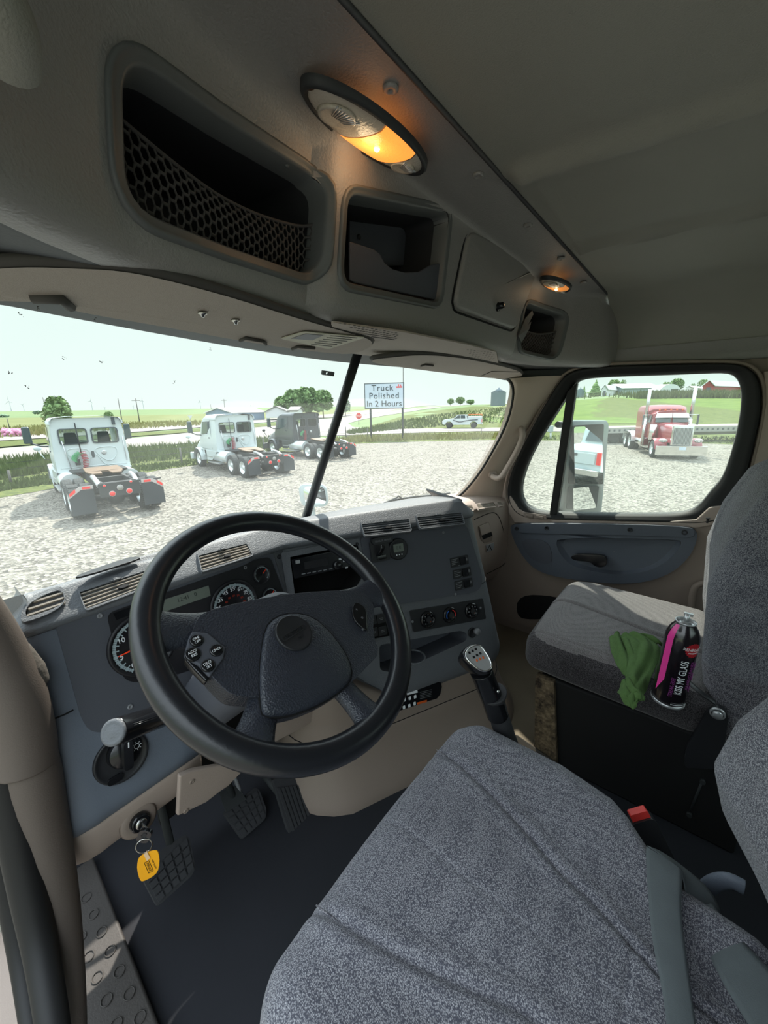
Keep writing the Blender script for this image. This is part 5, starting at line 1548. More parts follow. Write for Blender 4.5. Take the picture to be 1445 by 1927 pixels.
KFr = Fr(k0_ + kd*.012, kd, IG.v + kd*.0 - kd*IG.v.dot(kd)); KFr.n = KFr.u.cross(KFr.v).normalized()
b = MB(); b.fbox(KFr, (-.012, .010), (-.004, .004), -.001, .001); b.build('blade', 'steel', key)
b = MB(); f2 = Fr(PD(272, 1572, (PY(262, 1545, .75)-CAM).length/ray(262, 1545).length), _R*.9 + _U*.1, _U*.9 - _f*.3); f2.n = f2.u.cross(f2.v).normalized()
f2 = f2.sub(0, 0, 0, radians(-28))
b.prism([f2.P(x, y, -.003) for x, y in rrect(.024, .036, .009)], f2.n, .006); b.build('key_head', 'gloss', key, bevel=.002)
b = MB(); b.prism([f2.P(x, y, .0028) for x, y in rrect(.007, .024, .003)], f2.n, .001); b.build('head_slot', 'black', key)
rc = PD(271, 1592, (PY(262, 1545, .75)-CAM).length/ray(262, 1545).length - .004)
f3 = Fr(rc, (1, -.5, 0), (0, .3, 1)); f3.n = f3.u.cross(f3.v).normalized()
b = MB(); b.tube([f3.P(.0135*cos(t*pi/16), .0135*sin(t*pi/16)) for t in range(32)], .0011, 8, closed=True); b.build('key_ring', 'steel', key)
TG = PD(280, 1628, (PY(262, 1545, .75)-CAM).length/ray(262, 1545).length - .010)
f4 = Fr(TG, (.85, -.5, .18), (-.15, .25, 1)); f4.n = f4.u.cross(f4.v).normalized(); f4.v = f4.n.cross(f4.u)
tg = [f4.at(x, y) for x, y in [(262, 1612), (275, 1603), (293, 1598), (299, 1602), (301, 1622), (297, 1640), (285, 1650), (268, 1658), (263, 1654), (258, 1635), (259, 1620)]]
b = MB(); b.prism(smooth_poly(tg, 1), f4.n, .002); tgo = b.build('yellow_tag', 'yellow_tag', key, bevel=.0006)
b = MB(); b.prism([f4.at(x, y, .001) for x, y in [(271, 1606), (277, 1600), (283, 1612), (277, 1618)]], f4.n, .003); b.build('clear_tab', 'clear', key)
fx = Fr(f4.at(280, 1632, .002), f4.v*-1, f4.u); fx.n = f4.n if fx.u.cross(fx.v).dot(f4.n) > 0 else -fx.u.cross(fx.v)
fx = Fr(f4.at(280, 1631, .002), -f4.v, f4.u, f4.n)
lab('PENSKE', fx, 0, 0, .0060, 'void', tgo, c=.0008, depth=.0001)
b = MB(); b.prism([fx.P(x, y, .0005) for x, y in rrect(.0255, .0088, .001)], fx.n, .0003, hole=[fx.P(x, y, .0005) for x, y in rrect(.0240, .0074, .0006)]); b.build('printed_box', 'void', tgo)
lab('USED TRUCKS', fx, 0, .0095, .0035, 'void', tgo, c=.0008, depth=.0001); lab('SINCE 1969', fx, 0, -.0095, .0035, 'void', tgo, c=.0008, depth=.0001) if False else None

# ---- pedals
def pedal(pxs, o, nrm, label, name, cols, rows_, arm=None, m='rubber'):
    n_ = Vector(nrm).normalized(); P_ = [PP(x, y, o, n_) for x, y in pxs]; c = sum(P_, Vector())/len(P_)
    t = thing(name, label, 'pedal', tuple(c), None)
    b = MB(); b.prism(round_corners(P_, .008, 3), -n_, .012); b.build('pedal_pad', m, t, bevel=.002)
    return t, P_, n_
pn = (0, -.62, .78)
def blocks(t, quad, n_, nc, nr, gap, h, name='tread_block', merged=False, m='rubber'):
    bb = MB()
    for i in range(nc):
        for j in range(nr):
            def Q(s_, v_): return quad[0].lerp(quad[1], s_).lerp(quad[3].lerp(quad[2], s_), v_)
            s0, s1, v0, v1_ = (i+gap)/nc, (i+1-gap)/nc, (j+gap)/nr, (j+1-gap)/nr
            bb.prism([Q(s0, v0), Q(s1, v0), Q(s1, v1_), Q(s0, v1_)], n_, h)
    bb.build(name, m, t, bevel=.001, weld=False)
oc = PY(315, 1640, .80)
t, P_, n_ = pedal([(302, 1600), (349, 1570), (357, 1577), (368, 1632), (362, 1647), (296, 1707), (269, 1656)], oc, pn, 'black rubber clutch pedal, leftmost of the three, behind the yellow tag', 'clutch_pedal', 4, 4)
q = [PP(x, y, oc, n_) for x, y in [(282, 1640), (352, 1578), (364, 1640), (300, 1700)]]
q = [PP(x, y, oc, n_) for x, y in [(272, 1652), (352, 1574), (366, 1636), (297, 1701)]]; blocks(t, q, n_, 5, 4, .10, .005)
b = MB(); b.tube([PP(325, 1600, oc, n_) - n_*.01, PP(325, 1600, oc, n_) + Vector((.02, .10, .15)), PP(325, 1600, oc, n_) + Vector((.03, .20, .30))], .009, 8, flat=.6); b.build('pedal_arm', 'frame', t)
ob = PY(462, 1530, .82)
t, P_, n_ = pedal([(419, 1528), (480, 1481), (488, 1486), (502, 1523), (500, 1541), (456, 1580)], ob, pn, 'black rubber brake pedal hanging in the middle of the three', 'brake_pedal', 4, 4)
q = [PP(x, y, ob, n_) for x, y in [(421, 1530), (483, 1485), (500, 1536), (457, 1576)]]; blocks(t, q, n_, 5, 4, .10, .004)
b = MB(); c_ = PP(438, 1500, ob, n_); b.prism([PP(x, y, ob, n_) for x, y in [(412, 1492), (446, 1478), (462, 1506), (425, 1530)]], n_, .008); b.tube([c_, c_ + Vector((0, .06, .12)), c_ + Vector((0, .13, .3))], .010, 8); b.build('pedal_arm', 'frame', t)
b = MB(); b.tube([PP(455, 1500, ob, n_), PP(445, 1455, ob, n_) + Vector((0, .08, .1))], .006, 8); b.build('pedal_rod', 'silver', t)
oa = PY(555, 1530, .73)
an = (0, -.75, .66)
t, P_, n_ = pedal([(512, 1466), (562, 1463), (593, 1556), (560, 1587), (548, 1582)], oa, an, 'long ribbed accelerator pedal next to the engine cover, rightmost of the three', 'accelerator_pedal', 4, 4)
q = [PP(x, y, oa, n_) for x, y in [(514, 1468), (560, 1465), (590, 1556), (554, 1582)]]; blocks(t, q, n_, 6, 1, .14, .004, 'tread_rib')
b = MB(); c_ = PP(570, 1572, oa, n_); b.prism([PP(x, y, oa, n_) for x, y in [(548, 1586), (590, 1560), (597, 1566), (556, 1594)]], n_, .008); b.build('heel_bracket', 'silver', t) if False else None
b = MB(); b.tube([PP(540, 1500, oa, n_) - n_*.02, PP(540, 1500, oa, n_) + Vector((.0, .16, .02))], .012, 8); b.build('pedal_arm', 'frame', t)
# ================================================================== SEATS
def rbox(fr, hw, hd, hh, r, N=(48, 48, 10), disp=None, mfn=None):
    """rounded box on a frame: u half hw, v half hd, n half hh"""
    b = MB()
    def P(p):
        q = Vector((p[0]*hw, p[1]*hd, p[2]*hh)); c = Vector((max(-hw+r, min(hw-r, q.x)), max(-hd+r, min(hd-r, q.y)), max(-hh+r*.98, min(hh-r*.98, q.z))))
        d = q-c
        if d.length > 1e-9:
            k = max(abs(d.x)/r, abs(d.y)/r, abs(d.z)/r)
            q = c + d.normalized()*r*min(k, 1)
        if disp: q = Vector(disp(q.x, q.y, q.z))
        return fr.P(q.x, q.y, q.z)
    n0, n1, n2 = N
    def face(f, a, c):
        rows = [[P(f(lerp(-1, 1, i/a), lerp(-1, 1, j/c))) for j in range(c+1)] for i in range(a+1)]
        b.loft(rows)
    face(lambda s, t: (s, t, 1), n0, n1); face(lambda s, t: (s, -t, -1), n0, n1)
    face(lambda s, t: (1, -t, s) if False else (1, t, -s), n2, n1); face(lambda s, t: (-1, t, s), n2, n1)
    face(lambda s, t: (t, 1, s) if False else (s, 1, -t), n0, n2); face(lambda s, t: (s, -1, t), n0, n2)
    return b
def gv(d, w): return math.exp(-(d/w)**2)
# ---- driver's seat
ds = thing('driver_seat', 'grey woven cloth driver seat behind the steering wheel, belt webbing across its cushion', 'seat', (-.455, .05, 0))
def seamx(y, s):   # side seam position in local u
    return s*interp(y, [(-.25, .06), (-.07, .075), (.0, .085), (.12, .130), (.24, .165), (.30, .18)])
def dcush(x, y, z):
    if z > 0:
        k = min(1, z/.05)
        bol = .016*max(0, (abs(x)-.15)/.12)
        z += k*(bol + .004*cos(x*6) + .006*sin((y+.2)*3))
        for s in (1, -1):
            dd = abs(x - seamx(y, s)); z -= k*.005*gv(dd, .0045)
            z += k*.003*gv(dd-.015, .012)
        z -= k*.003*gv(y+.09, .004)*(1 if abs(x) < abs(seamx(y, 1)) else 0)
        z -= k*.0015*gv(x+.008, .004)
    w = interp(y, [(-.27, .60 if x > 0 else .9), (-.115, .64 if x > 0 else .95), (-.09, .76 if x > 0 else .97), (-.06, .88 if x > 0 else .98), (-.035, .945 if x > 0 else 1), (.05, 1.0), (.2, .985), (.28, .93)])
    x *= w
    if y > .18: z -= .012*((y-.18)/.1)**2
    y += .02*(1-(x/.28)**2)*(1 if y > .2 else 0)*((y-.2)/.08 if y > .2 else 0)
    return (x, y, z)
fr = Fr((-.455, .065, .375), (1, 0, 0), (0, 1, .02)); fr.n = fr.u.cross(fr.v).normalized()
b = rbox(fr, .288, .262, .068, .060, (150, 130, 16), dcush); b.build('cushion', 'seat', ds, smooth=True)
for s in (1, -1):
    b = MB(); b.tube([fr.P(*dcush(seamx(y, s), y, .068)) + Vector((0, 0, -.0015)) for y in [-.20 + .47*i/40*.95 for i in range(41)]], .0011, 5); b.build('seam', 'void' if False else 'seat_rib', ds)
def dback(x, y, z):
    zz = y   # local v = height
    f = interp(zz, [(-.29, -.19), (-.24, -.13), (-.18, -.07), (-.10, -.018), (-.04, 0.0), (.04, -.012), (.14, -.055), (.30, -.14)])
    if z > 0:
        f += .052*min(1, max(0, (abs(x)-.09)/.15))**1.3*(1 if z > .02 else z/.02)
        for s in (1, -1): f -= .004*gv(abs(x-s*.17), .004)*(1 if z > .03 else 0)
    return (x*interp(zz, [(-.34, .9), (-.1, 1.0), (.34, .93)]), y, z + f)
frb = Fr((-.445, -.185, .645), (1, 0, 0), (0, 0, 1), (0, 1, 0)); frb.n = Vector((0, 1, 0)); frb.u = Vector((-1, 0, 0))
b = rbox(frb, .262, .30, .060, .055, (60, 80, 12), dback); b.build('backrest', 'seat', ds, smooth=True)
b = MB(); b.box((-.455, .03, .15), (.42, .40, .30)); b.build('pedestal', 'seatbase', ds, bevel=.01)
b = MB(); pts = [PX(1325, 1668, -.225), PX(1345, 1650, -.225), PX(1375, 1652, -.225)]
b.tube(smooth_poly([p for p in (PX(1330, 1672, -.20), PX(1345, 1660, -.20), PX(1372, 1655, -.20), PX(1400, 1670, -.20))], 2, False), .012, 12, flat=.6); b.build('recline_lever', 'dash_blue', ds)
# buckle
bk = thing('belt_buckle', 'black seat belt buckle with a red release button beside the driver cushion', 'buckle', tuple(PX(1225, 1580, -.135)))
A, B = PX(1208, 1545, -.135), PX(1262, 1655, -.135)
f = Fr(A, (B-A).cross(Vector((1, .3, 0))), A-B); f.u = (Vector((.45, -.9, 0)) - f.v*Vector((.45, -.9, 0)).dot(f.v)).normalized(); f.n = f.u.cross(f.v).normalized()
L_ = (A-B).length
b = MB(); b.prism([f.P(x, y - L_*.55, -.012) for x, y in rrect(.042, L_*1.25, .008)], f.n, .024); b.build('buckle_body', 'black', bk, bevel=.004, seg=3)
b = MB(); b.prism([f.P(x, y + .010, -.0075) for x, y in rrect(.032, .020, .003)], f.n, .015); b.build('release_button', 'red', bk, bevel=.002)
# seat belt
sb = thing('seat_belt', 'slate grey seat belt webbing lying over the back of the driver cushion', 'seat belt', tuple(PZ(1250, 1620, .45)))
def ribbon(ctr, wid, name, par, t=.0016):
    """ctr: centre points, wid: half-width vectors"""
    n = 24; C_ = smooth_poly(ctr, 3, False); Wv = smooth_poly(wid, 3, False)
    b = MB(); rows = []
    for c, w in zip(C_, Wv):
        tt = Vector((0, 0, 1)); row = []
        for k in range(9):
            s_ = lerp(-1, 1, k/8); row.append(c + w*s_ + Vector((0, 0, .0015*(1-s_*s_))))
        rows.append(row)
    b.loft(rows); o = b.build(name, 'belt', par, smooth=True)
    so = o.modifiers.new('s', 'SOLIDIFY'); so.thickness = t; so.offset = 0
    return o
def rb(pairs, z):
    c = []; w = []
    for (l, r), zz in zip(pairs, z):
        a, d = PZ(*l, zz if not isinstance(zz, tuple) else zz[0]), PZ(*r, zz if not isinstance(zz, tuple) else zz[1]); c.append((a+d)/2); w.append((d-a)/2)
    return c, w
c, w = rb([((1216, 1594), (1284, 1640)), ((1215, 1612), (1283, 1660)), ((1220, 1700), (1281, 1720)), ((1230, 1790), (1290, 1790)), ((1248, 1870), (1300, 1865)), ((1258, 1960), (1314, 1960))], [(.458, .462), (.462, .466), (.466, .468), (.466, .468), (.466, .468), (.466, .468)])
ribbon(c, w, 'front_strap', sb)
c, w = rb([((1218, 1592), (1282, 1638)), ((1252, 1606), (1286, 1648)), ((1325, 1662), (1290, 1690)), ((1352, 1700), (1300, 1716)), ((1368, 1755), (1330, 1745))], [(.457, .460), (.445, .450), (.425, .44), (.42, .43), (.405, .42)])
ribbon(c, w, 'back_strap', sb)
c, w = rb([((1340, 1700), (1300, 1715)), ((1370, 1745), (1325, 1780)), ((1400, 1775), (1360, 1850)), ((1440, 1815), (1400, 1915)), ((1480, 1860), (1440, 1980))], [.43, .44, .45, .46, .47])
ribbon(c, w, 'lap_strap', sb)

# ---- passenger seat
ps = thing('passenger_seat', 'worn grey cloth passenger seat by the far door, in partial sun', 'seat', (.5, .05, 0))
def creas(y): return interp(y, [(-.2, -.075), (0, -.03), (.2, .01), (.25, .02)])
def pcush(x, y, z):
    if z > 0:
        k = min(1, z/.05)
        z += k*(.010*cos(x*5.5) - .004)
        z -= k*.007*gv(x - creas(y), .0035)
        z += k*.004*gv(x - creas(y) - .014, .01)
        z -= k*.0025*gv(abs(abs(x)-.235), .004)
    if y > .12: z -= .014*((y-.12)/.1)**2
    if y > .1: x *= 1-.10*((y-.1)/.13)**2
    return (x, y, z)
pf = Fr((.495, .105, .375), (1, 0, 0), (0, 1, .03)); pf.n = pf.u.cross(pf.v).normalized()
b = rbox(pf, .272, .232, .066, .050, (140, 110, 16), pcush)
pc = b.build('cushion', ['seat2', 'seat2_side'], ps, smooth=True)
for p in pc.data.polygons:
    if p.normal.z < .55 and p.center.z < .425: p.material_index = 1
b = MB(); b.tube([pf.P(*pcush(-.268, y, .016)) for y in [-.2 + .4*i/30 for i in range(31)]], .0025, 6); b.build('side_piping', 'seat2_side', ps)
def pback(x, y, z):
    f = interp(y, [(-.34, -.065), (-.12, -.018), (.08, 0), (.20, -.02), (.31, -.062), (.40, -.14)])
    if z > 0: f += .012*max(0, (abs(x)-.13)/.12)
    for s in (1, -1): f -= .005*gv(x-s*.165, .005)*(1 if z > .02 else 0)
    return (x*interp(y, [(-.34, .92), (-.1, 1), (.25, .97), (.40, .85)]), y, z + f)
pb_ = Fr((.51, -.142, .605), (-1, 0, 0), (0, 0, 1), (0, 1, 0))
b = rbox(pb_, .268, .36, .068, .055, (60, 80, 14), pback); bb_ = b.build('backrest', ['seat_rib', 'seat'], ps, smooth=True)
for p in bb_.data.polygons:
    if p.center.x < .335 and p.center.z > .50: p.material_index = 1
# recliner bracket with bolt
bx_ = [PX(x, y, .232) for x, y in [(1322, 1345), (1333, 1330), (1352, 1324), (1366, 1332), (1370, 1346), (1362, 1400), (1352, 1440), (1290, 1438), (1288, 1425), (1292, 1400)]]
b = MB(); b.prism(round_corners(bx_, .01, 3), (-1, 0, 0), .014); br_ = b.build('recliner_bracket', 'black', ps, bevel=.003)
fb = Fr(PX(1350, 1342, .217), (0, -1, 0), (0, 0, 1)); fb.n = Vector((-1, 0, 0))
b = MB(); b.lathe(fb.o, fb.n, [(.0145, 0), (.0145, .004), (.011, .004)], 28, closed_ends=False); b.lathe(fb.o, fb.n, [(.0105, .003), (.0105, .009), (.009, .0105), (0, .0105)], 6); b.build('bolt', 'silver', br_)
# base under the seat, with worn brown board at the front corner
b = MB(); b.box((.51, .03, .15), (.50, .50, .30)); b.build('pedestal', 'seatbase', ps, bevel=.008)
b = MB(); q = [(.245, .29, .30), (.245, .27, .005), (.245, .20, .005), (.245, .235, .30)]; b.prism(q, (-1, 0, 0), -.03); b.build('worn_board', 'woodish', ps, bevel=.004)
b = MB(); b.prism([(.242, .33, .03), (.242, .20, .0), (.15, .24, 0), (.12, .33, .0), (.20, .38, .0)], (0, 0, 1), .035); o = tag(b.build('floor_block', 'brownblk', bevel=.006), 'scuffed dark block on the floor beside the gear lever', 'block')
b = MB(); 
for x, y, m_ in ((1322, 1468, 0), (1297, 1530, 0)):
    p = PX(x, y, .26); b.cyl(p, p + Vector((-.01, 0, 0)), .006, 10)
b.tube([PX(1322, 1468, .26), PX(1297, 1530, .26)], .003, 6); b.build('base_bolts', 'frame', ps)
# strap and small clip behind the can
st_ = thing('cushion_strap', 'short black strap running from behind the spray can to the seat back', 'strap', tuple(pf.at(1290, 1290, .07)))
b = MB(); pts = [PZ(1288, 1275, .448), PZ(1300, 1288, .450), PZ(1322, 1306, .452), PZ(1345, 1322, .44)]
b.tube(smooth_poly(pts, 2, False), .008, 8, flat=.4); b.build('webbing', 'black', st_)
# ---- spray can
CB = PZ(1255, 1318, .4455)
can = thing('spray_can', 'black and pink glass cleaner spray can standing on the passenger seat', 'spray can', tuple(CB))
tilt = Vector((.02, -.03, 1)).normalized()
up_ = tilt
rgt = (_R - up_*_R.dot(up_)).normalized(); cf = Fr(CB, rgt, up_); cf.n = cf.u.cross(cf.v).normalized()
CR = .0315
b = MB(); b.lathe(CB, up_, [(CR-.004, .004), (CR, .008), (CR, .165), (CR-.002, .175), (CR-.007, .187), (CR-.013, .196), (.0175, .200)], 48, u=cf.u, closed_ends=False); b.build('can_body', 'can', can)
b = MB(); b.lathe(CB, up_, [(.020, .001), (CR-.001, .0), (CR+.0012, .003), (CR+.0012, .007), (CR-.001, .009)], 48, closed_ends=True); b.build('base_ring', 'silver', can)
b = MB(); b.lathe(CB, up_, [(.0175, .198), (.0195, .2005), (.0190, .203), (.0165, .202), (.0155, .198), (.006, .198), (.005, .204), (0, .204)], 40, closed_ends=False); b.build('valve_cup', 'silver', can)
b = MB(); b.lathe(CB, up_, [(.0055, .203), (.0055, .212), (.0045, .213), (.0045, .220), (0, .220)], 16); b.box(CB + up_*.218 + cf.u*.002, (.006, .016, .006)); b.build('nozzle', 'silver', can)
def cyl_patch(name, a0, a1, h0f, h1f, m, r=CR+.0003, n=14):
    b = MB(); rows = []
    for i in range(n+1):
        t = i/n; a = radians(lerp(a0, a1, t)); d = cf.u*sin(a) + cf.n*cos(a)
        rows.append([CB + d*r + up_*lerp(h0f(t), h1f(t), k/10) for k in range(11)])
    b.loft(rows); return b.build(name, m, can, smooth=True)
b = MB(); rows = []
for i in range(7):
    a = radians(lerp(-92, -66, i/6)); d = cf.u*sin(a) + cf.n*cos(a); row = []
    for h, r in ((.03 + .006*i, CR), (.10, CR), (.165, CR), (.175, CR-.002), (.187, CR-.007), (.196, CR-.013)): row.append(CB + d*(r+.0003) + up_*h)
    rows.append(row)
b.loft(rows); b.build('pink_band', 'pink', can, smooth=True)
def wrap_text(txt, size, ang, h, m, rot, name='lettering', bold=0, xs=1):
    """text laid round the can: ang in degrees from the camera-facing side, h height, rot rotation"""
    f = Fr((0, 0, 0), (1, 0, 0), (0, 1, 0))
    o = lab(txt, f, 0, 0, size, m, can, name=name, c=0, depth=.00015, rot=rot, xs=xs)
    me = o.data
    bm = bmesh.new(); bm.from_mesh(me)
    bmesh.ops.triangulate(bm, faces=bm.faces)
    bm.to_mesh(me); bm.free()
    for v in me.vertices:
        a = radians(ang) + v.co.x/CR; d = cf.u*sin(a) + cf.n*cos(a)
        v.co = CB + d*(CR + .0006 + v.co.z) + up_*(h + v.co.y)
    return o
wrap_text('KISS MY GLASS', .0205, -12, .082, 'white', radians(90), xs=.62)
wrap_text('GLASS CLEANER', .0105, 17, .088, 'purple', radians(90), xs=.9)
wrap_text('STREAK-FREE', .0100, -36, .055, 'purple', radians(90), xs=.8)
b = MB(); rows = []
for j in range(9):
    rr_ = .0175*j/8; row = []
    for i in range(40):
        t = 2*pi*i/40; q = rr_*(1 if j < 8 else (1.0 if i % 2 else .88)); a = radians(8) + q*cos(t)/CR; d = cf.u*sin(a) + cf.n*cos(a); row.append(CB + d*(CR+.0004) + up_*(.150 + q*sin(t)))
    row.append(row[0]); rows.append(row)
b.loft(rows); b.build('red_sunburst', 'can_red', can, smooth=True)
wrap_text('RENEGADE', .0092, 8, .151, 'white', radians(-4), xs=.9); wrap_text('PRODUCTS', .0045, 10, .1435, 'white', 0)
for h in (.108, .080, .052):
    b = MB(); b.tube([CB + (cf.u*sin(a) + cf.n*cos(a))*(CR+.0004) + up_*(h + .0085*sin(t)) for t in [2*pi*i/24 for i in range(24)] for a in [radians(46) + .0085*cos(t)/CR]], .0005, 5, closed=True)
    b.tube([CB + (cf.u*sin(radians(46+a_)) + cf.n*cos(radians(46+a_)))*(CR+.0004) + up_*(h+z_) for a_, z_ in ((-6, -.004), (0, .003), (5, -.001))], .0007, 5)
    b.build('care_icon', 'purple', can)
cyl_patch('bottom_text', -28, 34, lambda t: .0125, lambda t: .0140, 'white'); cyl_patch('bottom_text', -28, 34, lambda t: .0165, lambda t: .0175, 'grey_print')
# ---- microfibre cloth
def cloth():
    t = thing('microfibre_cloth', 'crumpled green microfibre cloth on the passenger seat beside the can', 'cloth', tuple(PZ(1195, 1260, .45)))
    def ribb(cs, ws, hs, name, seed):
        """cs pixel centreline, ws half-width px pairs, hs heights"""
        n = len(cs); L = []; R_ = []
        for (lx, ly), (rx, ry), h in zip(cs, ws, hs):
            L.append(PZ(lx, ly, .447 + h[0])); R_.append(PZ(rx, ry, .447 + h[1]))
        L = smooth_poly(L, 3, False); R_ = smooth_poly(R_, 3, False); rows = []
        for i, (a, c_) in enumerate(zip(L, R_)):
            row = []
            for k in range(25):
                s_ = k/24; p = a.lerp(c_, s_)
                w = .010*sin(pi*s_) + .007*noise.noise(Vector((i*.13, s_*4, seed))) + .0045*sin(s_*11 + i*.2 + seed)*sin(pi*s_)
                row.append(p + Vector((0, 0, w)))
            rows.append(row)
        b = MB(); b.loft(rows); o = b.build(name, 'cloth_green', t, smooth=True)
        s = o.modifiers.new('s', 'SOLIDIFY'); s.thickness = .0035
        return o
    ribb([(1148, 1200), (1150, 1225), (1160, 1250), (1172, 1268), (1180, 1276)], [(1168, 1197), (1180, 1205), (1192, 1220), (1200, 1236), (1196, 1262)], [(0, .012), (0, .018), (0, .022), (0, .02), (.004, .014)], 'back_fold', 1)
    ribb([(1166, 1200), (1188, 1212), (1186, 1240), (1176, 1272), (1180, 1292), (1168, 1308)], [(1196, 1196), (1236, 1208), (1242, 1232), (1222, 1278), (1215, 1300), (1190, 1335)], [(.008, .012), (.022, .020), (.024, .018), (.020, .014), (.016, .010), (.004, .004)], 'middle_fold', 5)
    ribb([(1164, 1300), (1166, 1312), (1178, 1326), (1190, 1335)], [(1182, 1276), (1200, 1300), (1212, 1308), (1210, 1318)], [(.0, .022), (.004, .026), (.002, .018), (0, .008)], 'front_curl', 9)
    ribb([(1196, 1198), (1215, 1206), (1232, 1216)], [(1205, 1200), (1230, 1200), (1248, 1218)], [(.006, .008), (.01, .006), (.004, .002)], 'tail_fold', 12)
cloth()

# ================================================================== GEAR LEVER
gl = thing('gear_lever', 'tall black gear lever with a silver shift pattern plate on its knob', 'gear lever', (.02, .27, 0))
top = PD(898, 1235, .775)
def gp(x, y, k): return PD(x, y, k)
ctr = [gp(893, 1232, .775), gp(905, 1262, .785), gp(918, 1295, .80), gp(928, 1320, .812), gp(936, 1345, .825), gp(947, 1375, .85), gp(962, 1410, .90)]
b = MB(); b.tube(smooth_poly(ctr[1:5], 2, False), .0225, 20); b.build('grip_neck', 'gloss', gl)
b = MB(); b.tube(smooth_poly([gp(927, 1303, .808), gp(930, 1312, .812), gp(932, 1322, .815), gp(936, 1336, .82), gp(941, 1355, .83), gp(950, 1382, .86), gp(965, 1420, .92)], 2, False), [.027]*7 + [.027]*0 + [.028, .028, .026, .024, .022, .020, .020, .019, .019, .019, .019, .020, .020, .020, .020] if False else [.0275, .0285, .0285, .027, .0245, .022, .0205, .020, .020, .020, .020, .020, .020, .020, .021, .021, .021, .021, .021, .021, .021, .021], 20); b.build('lever_sleeve', 'rubber', gl)
kf = Fr(gp(898, 1238, .765), (.80, -.6, .0), (.35, .55, .62)); kf.n = kf.u.cross(kf.v).normalized()
kq = [(869, 1238), (872, 1225), (884, 1214), (897, 1210), (906, 1213), (918, 1232), (926, 1250), (925, 1262), (914, 1270), (900, 1268), (882, 1254)]
L = resample(smooth_poly([kf.at(x, y) for x, y in kq], 2), 48); cc = sum(L, Vector())/48
b = MB(); rr_ = []
for t, s_, dn in ((0, .72, -.045), (.1, .90, -.034), (.2, 1.0, -.018), (.3, 1.02, -.006), (.4, .98, .001), (.5, .90, .004), (.6, .85, .0045), (.7, .0, .0045)):
    rr_.append([cc.lerp(p, s_) + kf.n*dn for p in L])
b.loft(rr_, close_rows=True); b.build('knob', 'gloss', gl, smooth=True)
b = MB(); b.prism([cc.lerp(p, .84) + kf.n*.0046 for p in L], kf.n, .0012); pl = b.build('pattern_plate', 'silver', gl, bevel=.0005)
b = MB(); P84 = [cc.lerp(p, .84) + kf.n*.006 for p in L]; b.tube(P84, .0016, 6, closed=True); b.build('plate_border', 'chrome', pl)
b = MB()
for x, y in ((884, 1229), (890, 1225), (896, 1221), (892, 1237), (898, 1233), (904, 1229)):
    a, c_ = kf.uv(x, y, .0062); b.fbox(kf, (a-.0022, a+.0022), (c_-.0022, c_+.0022), .0055, .0066)
b.build('gear_marks', 'void', pl)
b = MB()
for x, y in ((897, 1243), (903, 1240), (909, 1237)):
    a, c_ = kf.uv(x, y, .0062); b.fbox(kf, (a-.0015, a+.0015), (c_-.0022, c_+.0022), .0055, .0066)
b.build('gear_marks', 'orange', pl)
f = Fr(gp(937, 1301, .775), _R, _U); f.n = -_f
b = MB(); b.lathe(f.o, f.n, [(.003, 0), (.003, .002), (0, .002)], 10); b.build('screw', 'steel', gl)
# ================================================================== OUTSIDE
def head_of(x, y): return math.degrees(math.atan2(x-CAM.x, y-CAM.y))
def terr(x, y):
    dx, dy = x-CAM.x, y-CAM.y; r = sqrt(dx*dx+dy*dy); th = math.degrees(math.atan2(dx, dy))
    z = GZ
    # lawn and hill to the right
    hill = interp(r, [(0, 0), (55, 0), (90, 1.35), (120, 3.3), (150, 5.4), (200, 7.4), (400, 9), (2000, 12)])
    mid = interp(r, [(0, 0), (60, 0), (120, 1.6), (200, 3.6), (400, 5.5), (2000, 12)])
    left = interp(r, [(0, 0), (90, 0), (200, .4), (500, 3.0), (1200, 8), (2500, 22)])
    k = interp(th, [(-60, 0), (46, 0), (58, 1), (70, 1), (80, 2), (150, 2)])
    if k <= 1: h = lerp(left, mid, k)
    else: h = lerp(mid, hill, k-1)
    return z + h
def TG_(px, py):
    """where the ray through a pixel meets the land"""
    d = ray(px, py); p = CAM.copy(); t = 1.0
    while t < 2500:
        q = CAM + d*t
        if q.z <= terr(q.x, q.y): break
        t *= 1.01
    lo, hi = t/1.01, t
    for _ in range(20):
        m_ = (lo+hi)/2; q = CAM + d*m_
        if q.z <= terr(q.x, q.y): hi = m_
        else: lo = m_
    return CAM + d*hi
